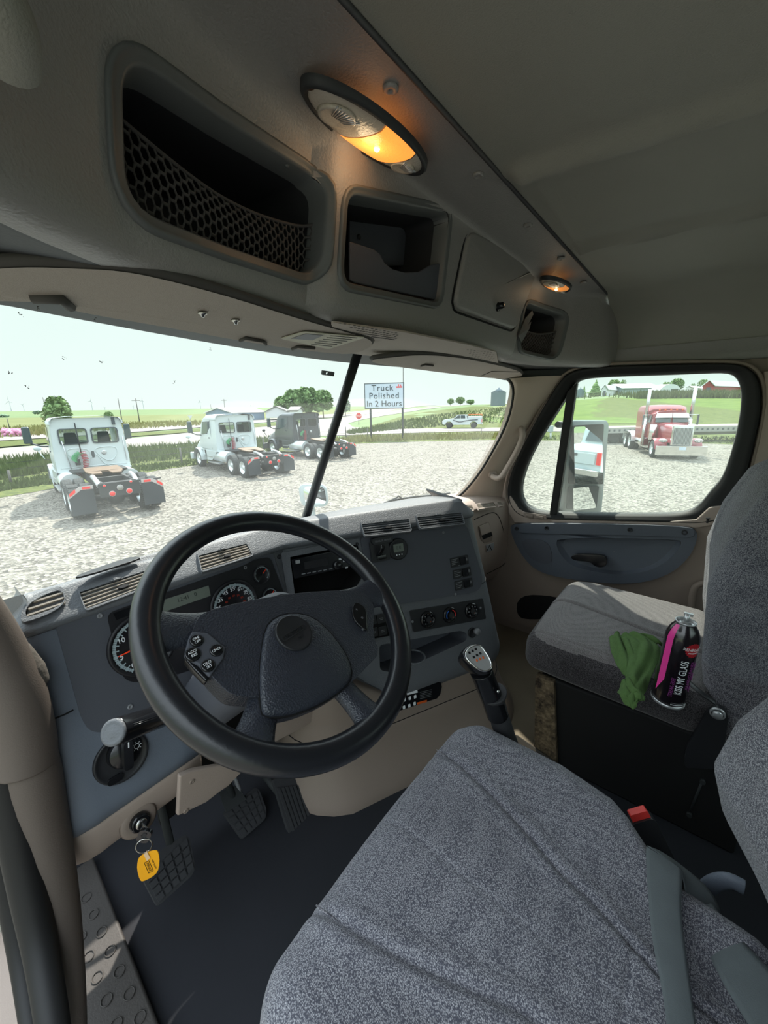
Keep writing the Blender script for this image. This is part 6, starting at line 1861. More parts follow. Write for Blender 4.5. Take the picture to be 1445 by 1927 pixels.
# land mesh (polar grid)
b = MB(); rows = []
rad = [0.5, 2, 4, 7, 10, 14, 18, 22, 26, 30, 35, 40, 46, 52, 60, 70, 80, 90, 100, 110, 120, 130, 140, 150, 165, 180, 200, 230, 260, 300, 350, 400, 500, 700, 1000, 1500, 2200, 3500, 5500, 9000]
for r in rad:
    rows.append([Vector((CAM.x + r*sin(radians(a)), CAM.y + r*cos(radians(a)), terr(CAM.x + r*sin(radians(a)), CAM.y + r*cos(radians(a))) - .03)) for a in [-120 + 3*i for i in range(121)]])
b.loft(rows); o = structure(b.build('land', 'field', smooth=True), 'gently rolling farmland'); o.name = 'field_land'
def patch_poly(name, pxs, m, dz, n=1, label=None, kind='structure', step=None):
    P_ = [TG_(*q) for q in pxs]
    tri = tessellate_polygon([P_]); me = bpy.data.meshes.new(name); bm = bmesh.new()
    vs = [bm.verts.new(p) for p in P_]
    for t in tri:
        try: bm.faces.new([vs[i] for i in t])
        except Exception: pass
    for _ in range(5):
        es = [e for e in bm.edges if e.calc_length() > max(3, .12*(((e.verts[0].co+e.verts[1].co)/2-CAM).length))]
        if not es: break
        bmesh.ops.subdivide_edges(bm, edges=es, cuts=1); bmesh.ops.triangulate(bm, faces=bm.faces)
    for v in bm.verts: v.co.z = terr(v.co.x, v.co.y) + dz
    bmesh.ops.recalc_face_normals(bm, faces=bm.faces)
    if sum(f.normal.z for f in bm.faces) < 0: bmesh.ops.reverse_faces(bm, faces=bm.faces)
    bm.to_mesh(me); bm.free(); me.materials.append(M[m]); o = bpy.data.objects.new(name, me); COL.objects.link(o)
    o['kind'] = kind
    if label: o['label'] = label
    return o
# gravel lot: everything near
b = MB(); E_ = [TG_(x, y) for x, y in [(-200, 985), (0, 936), (60, 928), (150, 908), (310, 882), (470, 860), (600, 842), (680, 833), (800, 829), (960, 826), (1110, 829), (1300, 832), (1445, 838), (1600, 845)]]
P_ = [Vector((-25, 14, GZ))] + [Vector((p.x, p.y, GZ)) for p in E_] + [Vector((40, -30, GZ)), Vector((-25, -30, GZ))]
b.prism(P_, (0, 0, 1), .02); structure(b.build('ground', 'gravel'), 'pale crushed gravel lot')
patch_poly('grass_verge', [(-200, 990), (0, 938), (310, 884), (600, 844), (680, 835), (800, 831), (960, 828), (1110, 831), (1300, 834), (1500, 842), (1500, 822), (1110, 822), (960, 819), (800, 822), (720, 825), (640, 829), (560, 826), (520, 826), (250, 846), (0, 872), (-200, 890)], 'grass', .03, label='grass verge between lot and road')
patch_poly('field_near', [(-200, 830), (0, 826), (250, 806), (480, 797), (620, 785), (700, 778), (700, 768), (440, 775), (200, 778), (-200, 784)], 'fieldtan', -.005)
patch_poly('field_mid', [(640, 828), (700, 800), (760, 782), (900, 764), (960, 760), (1000, 757), (1400, 755), (1500, 757), (1500, 822), (1110, 822), (960, 819)], 'grass', .0)
patch_poly('lawn', [(905, 790), (960, 772), (1030, 758), (1100, 752), (1400, 750), (1600, 752), (1600, 800), (1400, 797), (1080, 798), (960, 800)], 'grass_bright', .04, label='bright green hay field rising to the farm')
patch_poly('road_near', [(-250, 900), (0, 868), (240, 843), (480, 826), (560, 822), (640, 820), (760, 816), (900, 812), (1110, 813), (1500, 818), (1500, 805), (1110, 803), (960, 805), (800, 807), (700, 808), (664, 804), (655, 797), (680, 790), (720, 783), (850, 765), (915, 757), (880, 757), (780, 768), (700, 778), (640, 785), (480, 803), (240, 826), (0, 845), (-250, 866)], 'road', .06, label='pale concrete road passing the lot')
patch_poly('road_median', [(-250, 862), (0, 843), (200, 826), (470, 806), (600, 793), (560, 793), (330, 811), (0, 832), (-250, 846)], 'grass', .10)
patch_poly('road_far', [(-250, 845), (0, 831), (240, 815), (480, 797), (620, 786), (720, 776), (860, 761), (800, 764), (700, 771), (600, 781), (480, 790), (240, 807), (0, 823), (-250, 836)], 'road', .11)
patch_poly('side_path', [(890, 772), (950, 764), (968, 760), (970, 764), (935, 770), (912, 776), (925, 781), (966, 783), (966, 786), (910, 784), (892, 778)], 'fieldtan', .08)
patch_poly('dark_field_band', [(-200, 789), (0, 787), (250, 782), (430, 778), (620, 774), (620, 770), (430, 773), (250, 777), (0, 781), (-200, 783)], 'field', .02)

# ---- grass blades and weeds along the lot edge
def blades(name, poly_px, n, h0, h1, m, label, wmul=1):
    b = MB(); Q = [TG_(*q) for q in poly_px]   # quad: near-left near-right far-right far-left
    rnd = random.Random(hash(name) % 1000 if False else len(name)*7)
    for i in range(n):
        s_, t = rnd.random(), rnd.random()
        k = s_*(len(Q)//2-1); j = int(k); f_ = k-j; h_ = len(Q)//2
        a = Q[j].lerp(Q[min(j+1, h_-1)], f_); c = Q[-1-j].lerp(Q[-1-min(j+1, h_-1)], f_)
        p = a.lerp(c, t); p.z = terr(p.x, p.y)
        w = rnd.uniform(.02, .05)*wmul; h = rnd.uniform(h0, h1); an = rnd.uniform(0, pi)
        d = Vector((cos(an), sin(an), 0))*w; l = Vector((rnd.uniform(-.3, .3), rnd.uniform(-.3, .3), 1))*h
        b.add([p-d, p+d, p + l*.6 + d*.5, p+l, p + l*.6 - d*.5], [(0, 1, 2, 3, 4)])
    o = b.build(name, m, weld=False); o['kind'] = 'stuff'; o['label'] = label; return o
blades('tall_grass', [(-60, 915), (100, 888), (310, 868), (520, 850), (520, 826), (310, 842), (100, 862), (-60, 880)], 6500, .25, .75, 'blade', 'tall green grass behind the parked trucks', 1.6)
blades('tall_grass', [(-60, 935), (100, 912), (310, 884), (520, 856), (520, 848), (310, 872), (100, 895), (-60, 918)], 3500, .08, .25, 'blade', 'short grass at the edge of the gravel', 1.8)
blades('tall_grass', [(600, 842), (680, 833), (800, 829), (960, 826), (960, 818), (800, 820), (680, 824), (600, 832)], 3500, .15, .55, 'blade_dry', 'weeds in front of the road', 2.2)
blades('tall_grass', [(960, 828), (1110, 830), (1250, 832), (1445, 838), (1445, 824), (1250, 822), (1110, 822), (960, 820)], 1500, .08, .25, 'blade', 'low grass strip beyond the gravel', 2.0)
blades('weeds', [(650, 815), (760, 792), (870, 775), (960, 765), (960, 795), (870, 800), (760, 808), (660, 818)], 3000, .2, .7, 'blade', 'rough weeds on the bank', 4)
blades('corn_rows', [(1080, 753), (1200, 751), (1300, 750), (1445, 750), (1445, 744), (1300, 744), (1200, 744), (1080, 745)], 6000, 1.2, 2.0, 'corn', 'rows of standing corn below the farm buildings', 6)
blades('weeds', [(0, 826), (150, 816), (300, 806), (420, 800), (420, 792), (300, 795), (150, 800), (0, 806)], 2600, .3, 1.0, 'blade_dry', 'tall dry weeds beyond the highway', 5)
b = MB(); rnd = random.Random(4)
for i in range(260):
    p = TG_(rnd.uniform(6, 50), rnd.uniform(817, 823)); b.ball(p + Vector((0, 0, rnd.uniform(.2, .9))), .22, 6, 4)
o = b.build('pink_blossom', 'pinkflower', weld=False); o['kind'] = 'stuff'; o['label'] = 'pink wild flowers beyond the highway'
# ---- poles and wires
def pole(px, yb, yt, label, r=.12, arm=True, dist=None):
    g = TG_(px, yb); d = (g-CAM).length
    t = PD(px, yt, (g-CAM).dot(_f)); top = Vector((g.x, g.y, t.z))
    th = thing('utility_pole', label, 'pole', tuple(g), 'utility poles along the roads')
    b = MB(); b.cyl(g, top, r, 8, r2=r*.7); b.build('pole_shaft', 'pole', th)
    if arm:
        a = Vector((cos(_h), -sin(_h), 0)); b = MB(); z = top + Vector((0, 0, -.6)); b.tube([z - a*1.3, z + a*1.3], .07, 6); b.build('cross_arm', 'pole', th)
    return th
pole(18, 806, 787, 'short grey post beyond the highway, near the pink flowers', .10, False)
pole(90, 790, 748, 'slim leaning-looking pole next to the big shrub', .14, False)
pole(231, 800, 750, 'plain pole behind the nearest white truck roof', .12, False)
pole(263, 796, 750, 'pole with cross arm above the nearest truck', .16)
pole(425, 785, 751, 'pole with cross arm in front of the blue shed', .16)
pole(399, 783, 761, 'thin pole left of the blue shed pole', .12, False)
pole(474, 782, 762, 'thin pole in front of the shed right end', .12, False)
pole(577, 778, 748, 'pole in front of the big tree group', .18)
pole(759, 812, 600, 'very tall thin mast rising behind the right edge of the polish sign', .05, False)
# ---- fence by the lot
fe = thing('wire_fence', 'wire fence with wooden posts along the far edge of the gravel lot', 'fence', tuple(TG_(640, 828)))
fp_ = [(22, 908, 884), (343, 870, 842), (497, 846, 822), (619, 826, 806), (651, 824, 803), (692, 822, 806), (905, 818, 806)]
for i, (px, yb, yt) in enumerate(fp_):
    g = TG_(px, yb+4); t = PD(px, yt, (g-CAM).dot(_f)); b = MB(); b.cyl(g, Vector((g.x + (.15 if i == 0 else 0)*0, g.y, t.z)), .05, 8); b.build('fence_post', 'pole', fe)
b = MB()
for k in (.35, .7, 1.0):
    pts = [TG_(px, yb+4) + Vector((0, 0, k)) for px, yb, yt in fp_]; b.tube(pts, .008, 4)
b.build('fence_wires', 'frame', fe)
# ---- billboard
sg = TG_(697, 829); sg2 = TG_(758, 829)
bb = thing('billboard', 'white roadside board on two posts reading Truck Polished In 2 Hours', 'sign', tuple((sg+sg2)/2))
dS = (sg-CAM).dot(_f)
def SG(px, py): return None
BF = Fr(PD(722, 745, dS), sg2-sg, (0, 0, 1)); BF.u.z = 0; BF.u.normalize(); BF.n = BF.u.cross(BF.v).normalized()
BF.u = (_R - Vector((0, 0, _R.z))).normalized() if False else BF.u
# face the viewer squarely enough: board lies between its two posts
q = [BF.uv(685, 721), BF.uv(760, 720), BF.uv(760, 768), BF.uv(686, 770)]
u0, u1 = q[0][0], q[1][0]; v0, v1 = (q[2][1]+q[3][1])/2, (q[0][1]+q[1][1])/2
b = MB(); b.fbox(BF, (u0, u1), (v0, v1), -.12, 0); b.build('board_frame', 'sign_frame', bb)
e = (u1-u0)*.022
b = MB(); b.fbox(BF, (u0+e, u1-e), (v0+e, v1-e), 0, .02); b.build('board_face', 'sign_white', bb)
wS, hS = u1-u0, v1-v0; cu, cv = (u0+u1)/2, (v0+v1)/2
lab('Truck', BF, cu - wS*.04, cv + hS*.30, hS*.33, 'sign_text', bb, c=.03, depth=.01, xs=1.0, spacing=1.15)
lab('Polished', BF, cu, cv, hS*.33, 'sign_text', bb, c=.03, depth=.01, spacing=1.12)
lab('In 2 Hours', BF, cu, cv - hS*.31, hS*.33, 'sign_text', bb, c=.03, depth=.01, spacing=1.02)
b = MB(); b.fbox(BF, (cu + wS*.31, cu + wS*.46), (cv + hS*.30, cv + hS*.35), .02, .03); b.fbox(BF, (cu + wS*.36, cu + wS*.38), (cv + hS*.36, cv + hS*.43), .02, .03); b.fbox(BF, (cu + wS*.41, cu + wS*.43), (cv + hS*.36, cv + hS*.42), .02, .03); b.build('board_logo', 'reflector', bb)
for g in (sg, sg2):
    b = MB(); gg = BF.uv(*(697, 800) if g is sg else (757, 800)); p = BF.P(gg[0], v1-.1, -.2); b.tube([Vector((p.x, p.y, terr(p.x, p.y)-.2)), p], .10, 6); b.build('sign_post', 'sign_frame', bb)
# ---- stop sign, small box by the fence
g = TG_(675, 799); p = PD(675, 783, (g-CAM).dot(_f)); ss = thing('stop_sign', 'small red stop sign at the junction left of the polish board', 'sign', tuple(g))
b = MB(); b.cyl(g, p, .05, 6); b.build('sign_post', 'frame', ss)
f = Fr(p, (_R.x, _R.y, 0), (0, 0, 1)); f.n = f.u.cross(f.v).normalized()
b = MB(); b.prism([f.P(.62*cos(radians(22.5+45*k)), .62*sin(radians(22.5+45*k)), .06) for k in range(8)], f.n, .03); sp2 = b.build('sign_plate', 'stop', ss)
lab('STOP', f, 0, 0, .42, 'white', ss, c=.10, depth=.005)
for px, yt, lb_ in ((358, 786, 'white triangular road sign seen from behind, right of the nearest truck'),):
    g = TG_(px, 812); p = PD(px, yt, (g-CAM).dot(_f)); t = thing('road_sign', lb_, 'sign', tuple(g)); b = MB(); b.cyl(g, p, .03, 6); b.build('sign_post', 'pole', t)
    f = Fr(p, (_R.x, _R.y, 0), (0, 0, 1)); f.n = f.u.cross(f.v).normalized(); b = MB(); b.prism([f.P(-.4, .35, .02), f.P(.4, .35, .02), f.P(0, -.35, .02)], f.n, .02); b.build('sign_plate', 'barn_white', t)
g = TG_(1036, 826); t = thing('meter_box', 'pale utility box on a post seen through the small vent window', 'utility box', tuple(g)); dd_ = (g-CAM).dot(_f)
b = MB(); b.cyl(g, PD(1036, 812, dd_), .09, 8); b.build('box_post', 'barn_white', t)
b = MB(); c_ = PD(1036, 807, dd_); b.box(c_, (.5, .4, .6)); b.build('box_body', 'truck_white2', t, bevel=.03)
# ---- wind turbines
def turbine(px, yh, dist, rot, label, R_=48):
    p = CAM + ray(px, yh)*dist; g = Vector((p.x, p.y, terr(p.x, p.y)-5))
    t = thing('wind_turbine', label, 'wind turbine', tuple(g), 'distant wind turbines on the horizon')
    b = MB(); b.cyl(g, p, 3.0, 8, r2=1.8); b.build('tower', 'turbine', t)
    b = MB(); f = Fr(p, (_R.x, _R.y, 0), (0, 0, 1)); f.n = f.u.cross(f.v).normalized(); b.ball(f.P(0, 0, 3), 3.5, 8, 6); b.build('hub', 'turbine', t)
    for k in range(3):
        a = radians(rot + 120*k); d = Vector((cos(a), sin(a))); e_ = Vector((-sin(a), cos(a))); b = MB()
        b.prism([f.P(d.x*2 - e_.x*1.5, d.y*2 - e_.y*1.5, 4), f.P(d.x*R_*.3 - e_.x*2.4, d.y*R_*.3 - e_.y*2.4, 4), f.P(d.x*R_, d.y*R_, 4), f.P(d.x*R_*.3 + e_.x*1.2, d.y*R_*.3 + e_.y*1.2, 4), f.P(d.x*2 + e_.x*1.5, d.y*2 + e_.y*1.5, 4)], f.n, 1.2); b.build('blade', 'turbine', t)
turbine(17, 755, 3200, 95, 'largest wind turbine at the far left of the horizon', 45)
turbine(43, 762, 4600, 40, 'faint wind turbine left of the big shrub', 34)
turbine(171, 755, 3300, 70, 'wind turbine above the nearest truck, over its left window', 30)
turbine(268, 754, 3500, 85, 'wind turbine right behind the cross-arm pole', 28)
turbine(376, 756, 3900, 100, 'wind turbine above the second white truck', 26)
turbine(197, 767, 5000, 20, 'tiny wind turbine between the first two', 22)
turbine(251, 765, 5000, 60, 'tiny wind turbine left of the cross-arm pole', 22)
# ---- buildings
def barn(pxl, pxr, yb, ye, yr, dist, m, mr, label, gable=None, depth=12, rot=0, name='barn', door=None, arch=False):
    """long side faces the viewer: px left/right, base row, eave row, ridge row"""
    A = CAM + ray(pxl, yb)*dist; Bq = CAM + ray(pxr, yb)*(dist*(1+rot)); z0 = min(A.z, Bq.z) - .8
    A.z = Bq.z = z0
    ze = (CAM + ray((pxl+pxr)/2, ye)*dist).z; zr = (CAM + ray((pxl+pxr)/2, yr)*dist).z
    u = (Bq-A).normalized(); w = (Bq-A).length; n_ = u.cross(Vector((0, 0, 1))).normalized()
    if n_.dot(CAM-A) < 0: n_ = -n_
    t = thing(name, label, 'building', tuple((A+Bq)/2))
    def P(a, d, z): return A + u*a - n_*d + Vector((0, 0, z-z0))
    b = MB(); D = depth
    b.add([P(0, 0, z0), P(w, 0, z0), P(w, 0, ze), P(0, 0, ze), P(0, D, z0), P(w, D, z0), P(w, D, ze), P(0, D, ze), P(0, D/2, zr), P(w, D/2, zr)],
          [(0, 1, 2, 3), (5, 4, 7, 6), (4, 0, 3, 8, 7), (1, 5, 6, 9, 2)])
    b.build('walls', m, t)
    o_ = .5; b = MB(); 
    for s_ in (0, 1):
        e0, e1 = (P(-o_, -o_, ze-.15), P(w+o_, -o_, ze-.15)) if s_ == 0 else (P(-o_, D+o_, ze-.15), P(w+o_, D+o_, ze-.15))
        r0, r1 = P(-o_, D/2, zr+.15), P(w+o_, D/2, zr+.15)
        nn = (e1-e0).cross(r0-e0).normalized(); nn = nn if nn.z > 0 else -nn
        b.prism([e0, e1, r1, r0], nn, .2)
    b.build('roof', mr, t)
    if door:
        for (a0, a1, hh) in door:
            b = MB(); b.prism([P(w*a0, -.05, z0), P(w*a1, -.05, z0), P(w*a1, -.05, z0+(ze-z0)*hh), P(w*a0, -.05, z0+(ze-z0)*hh)], n_, .1); b.build('barn_door', 'sign_frame', t)
    return t
def gable_barn(pxl, pxm, pxr, yb, ye, yr, dist, m, mr, label, mg=None, door=True, side_right=True, name='barn', L=18):
    """gable end between pxl and pxm faces the viewer; the long side recedes to pxr"""
    A = CAM + ray(pxl, yb)*dist; B_ = CAM + ray(pxm, yb)*dist; z0 = min(A.z, B_.z)-.8; A.z = B_.z = z0
    ze = (CAM + ray(pxm, ye)*dist).z; zr = (CAM + ray((pxl+pxm)/2, yr)*dist).z
    u = (B_-A).normalized(); w = (B_-A).length
    back = Vector((-u.y, u.x, 0)); back = back if back.dot(CAM-A) < 0 else -back
    # lean the depth direction so that the far corner lands at pxr
    Cq = CAM + ray(pxr, yb)*(dist*1.10); Cq.z = z0; dv = (Cq-B_)
    t = thing(name, label, 'building', tuple((A+B_)/2)); m_ = A.lerp(B_, .5)
    Z = lambda p, z: Vector((p.x, p.y, z))
    b = MB(); b.add([Z(A, z0), Z(B_, z0), Z(B_, ze), Z(m_, zr), Z(A, ze)], [(0, 1, 2, 3, 4)]); b.build('gable_end', mg or m, t)
    b = MB(); b.add([Z(B_, z0), Z(B_+dv, z0), Z(B_+dv, ze), Z(B_, ze), Z(A, z0), Z(A+dv, z0), Z(A+dv, ze), Z(A, ze), Z(m_+dv, zr)], [(0, 1, 2, 3), (5, 4, 7, 6), (1, 5, 6, 8, 2)]); b.build('walls', m, t)
    b = MB(); d_ = dv.normalized()*.4
    for e in (A, B_):
        o = (e-m_).normalized()*.4; e0, e1, r1, r0 = Z(e+o-d_, ze-.2), Z(e+o+dv+d_, ze-.2), Z(m_+dv+d_, zr+.1), Z(m_-d_, zr+.1)
        nn = (e1-e0).cross(r0-e0).normalized(); nn = nn if nn.z > 0 else -nn; b.prism([e0, e1, r1, r0], nn, .2)
    b.build('roof', mr, t)
    if door:
        b = MB(); q = -back*.08; b.prism([Z(A.lerp(B_, .3), z0)+q, Z(A.lerp(B_, .7), z0)+q, Z(A.lerp(B_, .7), lerp(z0, ze, .8))+q, Z(A.lerp(B_, .3), lerp(z0, ze, .8))+q], -back, .06); b.build('barn_door', 'sign_frame', t)
    return t
gable_barn(388, 436, 498, 787, 776, 769, 120, 'barn_blue', 'barn_roof', 'pale blue metal shed with white roof behind the second truck', door=False)
gable_barn(500, 540, 552, 781, 774, 766, 125, 'barn_white', 'roof_grey', 'white house with grey roof left of the tree group', door=False, name='house')
barn(545, 560, 780, 772, 767, 122, 'barn_white', 'roof_grey', 'small white outbuilding in front of the tree group', depth=8, name='house')
gable_barn(1131, 1142, 1172, 743, 733, 725, 150, 'barn_white', 'barn_roof', 'white gabled barn leftmost on the hill')
barn(1170, 1240, 741, 730, 722, 155, 'barn_grey', 'barn_roof', 'long grey-green barn with pale roof on the hill', depth=14)
gable_barn(1290, 1299, 1328, 739, 729, 727, 150, 'barn_white', 'barn_roof', 'low white shed between the arched barn and red barn', door=False)
gable_barn(1321, 1342, 1396, 737, 726, 717, 145, 'barn_red', 'barn_roof', 'red barn with white roof, rightmost on the hill')
# arched barn
A = CAM + ray(1240, 740)*150; B_ = CAM + ray(1281, 739)*150; zt = (CAM + ray(1260, 723)*150).z; z0 = min(A.z, B_.z)-.5
t = thing('barn', 'white round-roofed barn with a dark doorway on the hill', 'building', tuple((A+B_)/2)); u = (B_-A); w = u.length; u.normalize(); bk_ = Vector((-u.y, u.x, 0)); bk_ = bk_ if bk_.dot(CAM-A) < 0 else -bk_
A.z = z0; prof = [A + u*(w*.5*(1-cos(pi*k/16))) + Vector((0, 0, (zt-z0)*sin(pi*k/16)**.8)) for k in range(17)]
b = MB(); b.prism(prof, bk_, .2); b.build('gable_end', 'barn_white', t)
b = MB(); b.loft([prof, [p + bk_*20 - u*4 for p in prof]]); b.build('roof', 'barn_roof', t)
b = MB(); b.prism([A + u*w*.52 - bk_*.1, A + u*w*.85 - bk_*.1, A + u*w*.85 - bk_*.1 + Vector((0, 0, (zt-z0)*.52)), A + u*w*.52 - bk_*.1 + Vector((0, 0, (zt-z0)*.52))], -bk_, .05); b.build('barn_door', 'sign_frame', t)
# grain bins
def gbin(px, yb, yt, ytop, wpx, dist, label):
    c = CAM + ray(px, yb)*dist; r = wpx/2/F_*dist; c.z -= .8; zt = (CAM + ray(px, yt)*dist).z; zz = (CAM + ray(px, ytop)*dist).z
    t = thing('grain_bin', label, 'grain bin', tuple(c)); b = MB(); n = 10
    b.lathe(c, (0, 0, 1), [(r*(1+.01*(k % 2)), (zt-c.z)*k/20) for k in range(21)], 28); b.build('bin_wall', 'bin_steel', t)
    b = MB(); b.lathe(c, (0, 0, 1), [(r*1.03, zt-c.z-.1), (r*.12, zz-c.z), (r*.12, zz-c.z+.4), (0, zz-c.z+.4)], 28); b.build('bin_roof', 'bin_steel', t)
gbin(937, 760, 738, 732, 27, 150, 'corrugated steel grain bin at the right end of the windshield view')
gbin(1091, 744, 735, 731, 15, 170, 'small grain bin at the left edge of the door window view')
# ---- trees
def tree(px, yb, yt, wpx, dist, label, seed, m='leaf', group='trees on the horizon', conif=False, n=26, name='tree'):
    c = CAM + ray(px, yb)*dist; g = Vector((c.x, c.y, terr(c.x, c.y)-.2)) if dist < 2000 else c
    zt = (CAM + ray(px, yt)*dist).z; h = zt-g.z; R_ = wpx/2/F_*dist; rnd = random.Random(seed)
    t = thing(name, label, 'tree', tuple(g), group)
    b = MB(); b.cyl(g, g + Vector((0, 0, h*.6)), max(.12, R_*.07), 8, r2=R_*.03); b.build('trunk', 'bark', t)
    b = MB()
    if conif:
        for k in range(9):
            z = lerp(.12, .95, k/8)*h; r = R_*(1.02 - k/8)*rnd.uniform(.85, 1.1) + .15; b.ball(g + Vector((rnd.uniform(-.1, .1)*R_, 0, z)), 1, 10, 6, sc=(r, r, h*.085), jit=.5, seed=seed+k)
    else:
        for k in range(n):
            a = rnd.uniform(0, 2*pi); rr_ = R_*.68*sqrt(rnd.random()); zz = rnd.uniform(.30, .86)
            lim = sqrt(max(.05, 1-((zz-.5)/.55)**2)); r = R_*rnd.uniform(.22, .36)
            b.ball(g + Vector((cos(a)*rr_*lim, sin(a)*rr_*lim, zz*h)), r, 12, 8, sc=(1, 1, .85), jit=.55, seed=seed*3+k)
        # leafy fringe
        for k in range(n*42):
            a = rnd.uniform(0, 2*pi); ph = rnd.uniform(-.6, 1.2); rr_ = R_*rnd.uniform(.72, 1.0); d = Vector((cos(a)*cos(ph)*rr_, sin(a)*cos(ph)*rr_, h*.58 + sin(ph)*h*.42*rnd.uniform(.85, 1.02)))
            p = g + d; s_ = R_*.095*rnd.uniform(.6, 1.4); v1 = Vector((rnd.uniform(-1, 1), rnd.uniform(-1, 1), rnd.uniform(-1, 1))).normalized()*s_; v2 = v1.cross(Vector((rnd.uniform(-1, 1), .3, 1))).normalized()*s_
            b.add([p-v1, p+v2, p+v1, p-v2], [(0, 1, 2, 3)])
    b.build('crown', m, t, weld=False)
    return t
tree(113, 792, 744, 42, 70, 'large loose-leaved shrub tree behind the nearest white truck', 3, n=30)
tree(100, 790, 762, 34, 68, 'dense low shrub at the foot of the loose-leaved tree', 33, n=18)
tree(533, 778, 745, 34, 135, 'leftmost tree of the group behind the dark truck', 5)
tree(556, 779, 732, 44, 140, 'broad tree in the left half of the group behind the dark truck', 6, n=34)
tree(580, 779, 728, 46, 142, 'tallest tree in the middle of the group behind the dark truck', 7, n=34)
tree(608, 779, 733, 40, 140, 'right-hand tree of the group, next to the windshield post', 8, n=30)
tree(650, 776, 750, 20, 160, 'small bluish tree just right of the windshield post', 9, m='leaf_far')
tree(204, 782, 774, 16, 150, 'small round bush above the nearest truck roof, right part', 10, n=12, name='bush')
tree(848, 757, 750, 14, 300, 'small tree on the ridge right of the polish board, left one', 11, n=12)
tree(866, 757, 747, 18, 300, 'rounder tree on the ridge right of the polish board', 12, n=14)
tree(885, 758, 752, 16, 310, 'low bush on the ridge left of the grain bin', 13, n=10, name='bush')
tree(71, 781, 773, 14, 400, 'far clump left of the big shrub', 14, m='leaf_far', n=10, name='bush')
tree(4, 787, 781, 22, 260, 'dark bush at the left end of the horizon', 15, m='leaf_far', n=12, name='bush')
tree(441, 787, 780, 12, 118, 'small tree in front of the blue shed', 16, n=12)
tree(1119, 744, 716, 24, 165, 'dark conifer left of the white barn on the hill', 17, conif=True, m='leaf')
tree(1098, 742, 727, 10, 185, 'small conifer above the little grain bin', 18, conif=True)
tree(1155, 728, 714, 24, 190, 'tree top behind the white gabled barn', 19, n=16)
tree(1172, 728, 714, 12, 190, 'narrow tree behind the white gabled barn', 20, n=10)
tree(1272, 735, 712, 24, 185, 'tree behind the arched barn', 21, n=16)
tree(1252, 735, 718, 14, 185, 'smaller tree left behind the arched barn', 22, n=10)
tree(1322, 730, 714, 20, 185, 'tree behind the left end of the red barn', 23, n=14)
tree(1303, 730, 721, 10, 185, 'little tree over the low white shed', 24, n=8)
# ================================================================== VEHICLES (built at the origin: x right, y forward, z up, then placed)
def wheel(par, c, r=.50, w=.28, name='wheel', face=1, rim='white_rim', dual=False):
    """tyre + rim, axle along x; face = side the rim looks to"""
    b = MB(); c = Vector(c); n = 36
    b.lathe(c, (1, 0, 0), [(r*.60, -w/2), (r*.90, -w/2), (r*.98, -w*.40), (r, -w*.30), (r, w*.30), (r*.98, w*.40), (r*.90, w/2), (r*.60, w/2)], n, closed_ends=False)
    t = b.build(name, 'tyre', par)
    b = MB()
    for k in range(44):
        a = 2*pi*k/44
        for s_ in (-1, 1):
            d0, d1 = Vector((0, cos(a), sin(a))), Vector((0, cos(a+.075), sin(a+.075)))
            for x0, x1 in ((.02, .13), (.17, .29)):
                p = [c + d0*(r+.006) + Vector((s_*w*x0*1.5, 0, 0)), c + d1*(r+.006) + Vector((s_*w*x0*1.5, 0, 0)), c + d1*(r+.006) + Vector((s_*w*x1*1.5, 0, 0)), c + d0*(r+.006) + Vector((s_*w*x1*1.5, 0, 0))]
                b.add(p, [(0, 1, 2, 3)])
    b.build('tread', 'tread', t, weld=False)
    b = MB(); f = face
    b.lathe(c, (f, 0, 0), [(r*.61, w*.48), (r*.57, w*.46), (r*.54, w*.10 if not dual else w*.05), (r*.40, -w*.05), (r*.22, w*.02), (r*.20, w*.38), (r*.12, w*.42), (0, w*.42)], n, closed_ends=False)
    b.build('rim', rim, t)
    b = MB()
    for k in range(10):
        a = 2*pi*k/10; p = c + Vector((f*w*.03, cos(a)*r*.31, sin(a)*r*.31)); b.cyl(p, p + Vector((f*.05, 0, 0)), r*.035, 6)
    b.build('wheel_nuts', 'chrome', t)
    b = MB(); b.lathe(c, (-f, 0, 0), [(r*.61, w*.46), (r*.3, w*.2), (0, w*.2)], 20, closed_ends=False); b.build('inner_disc', 'frame', t)
    return t
M['white_rim'] = mat('polished_wheel_rim', srgb(214, 222, 224), .3, metal=.5)

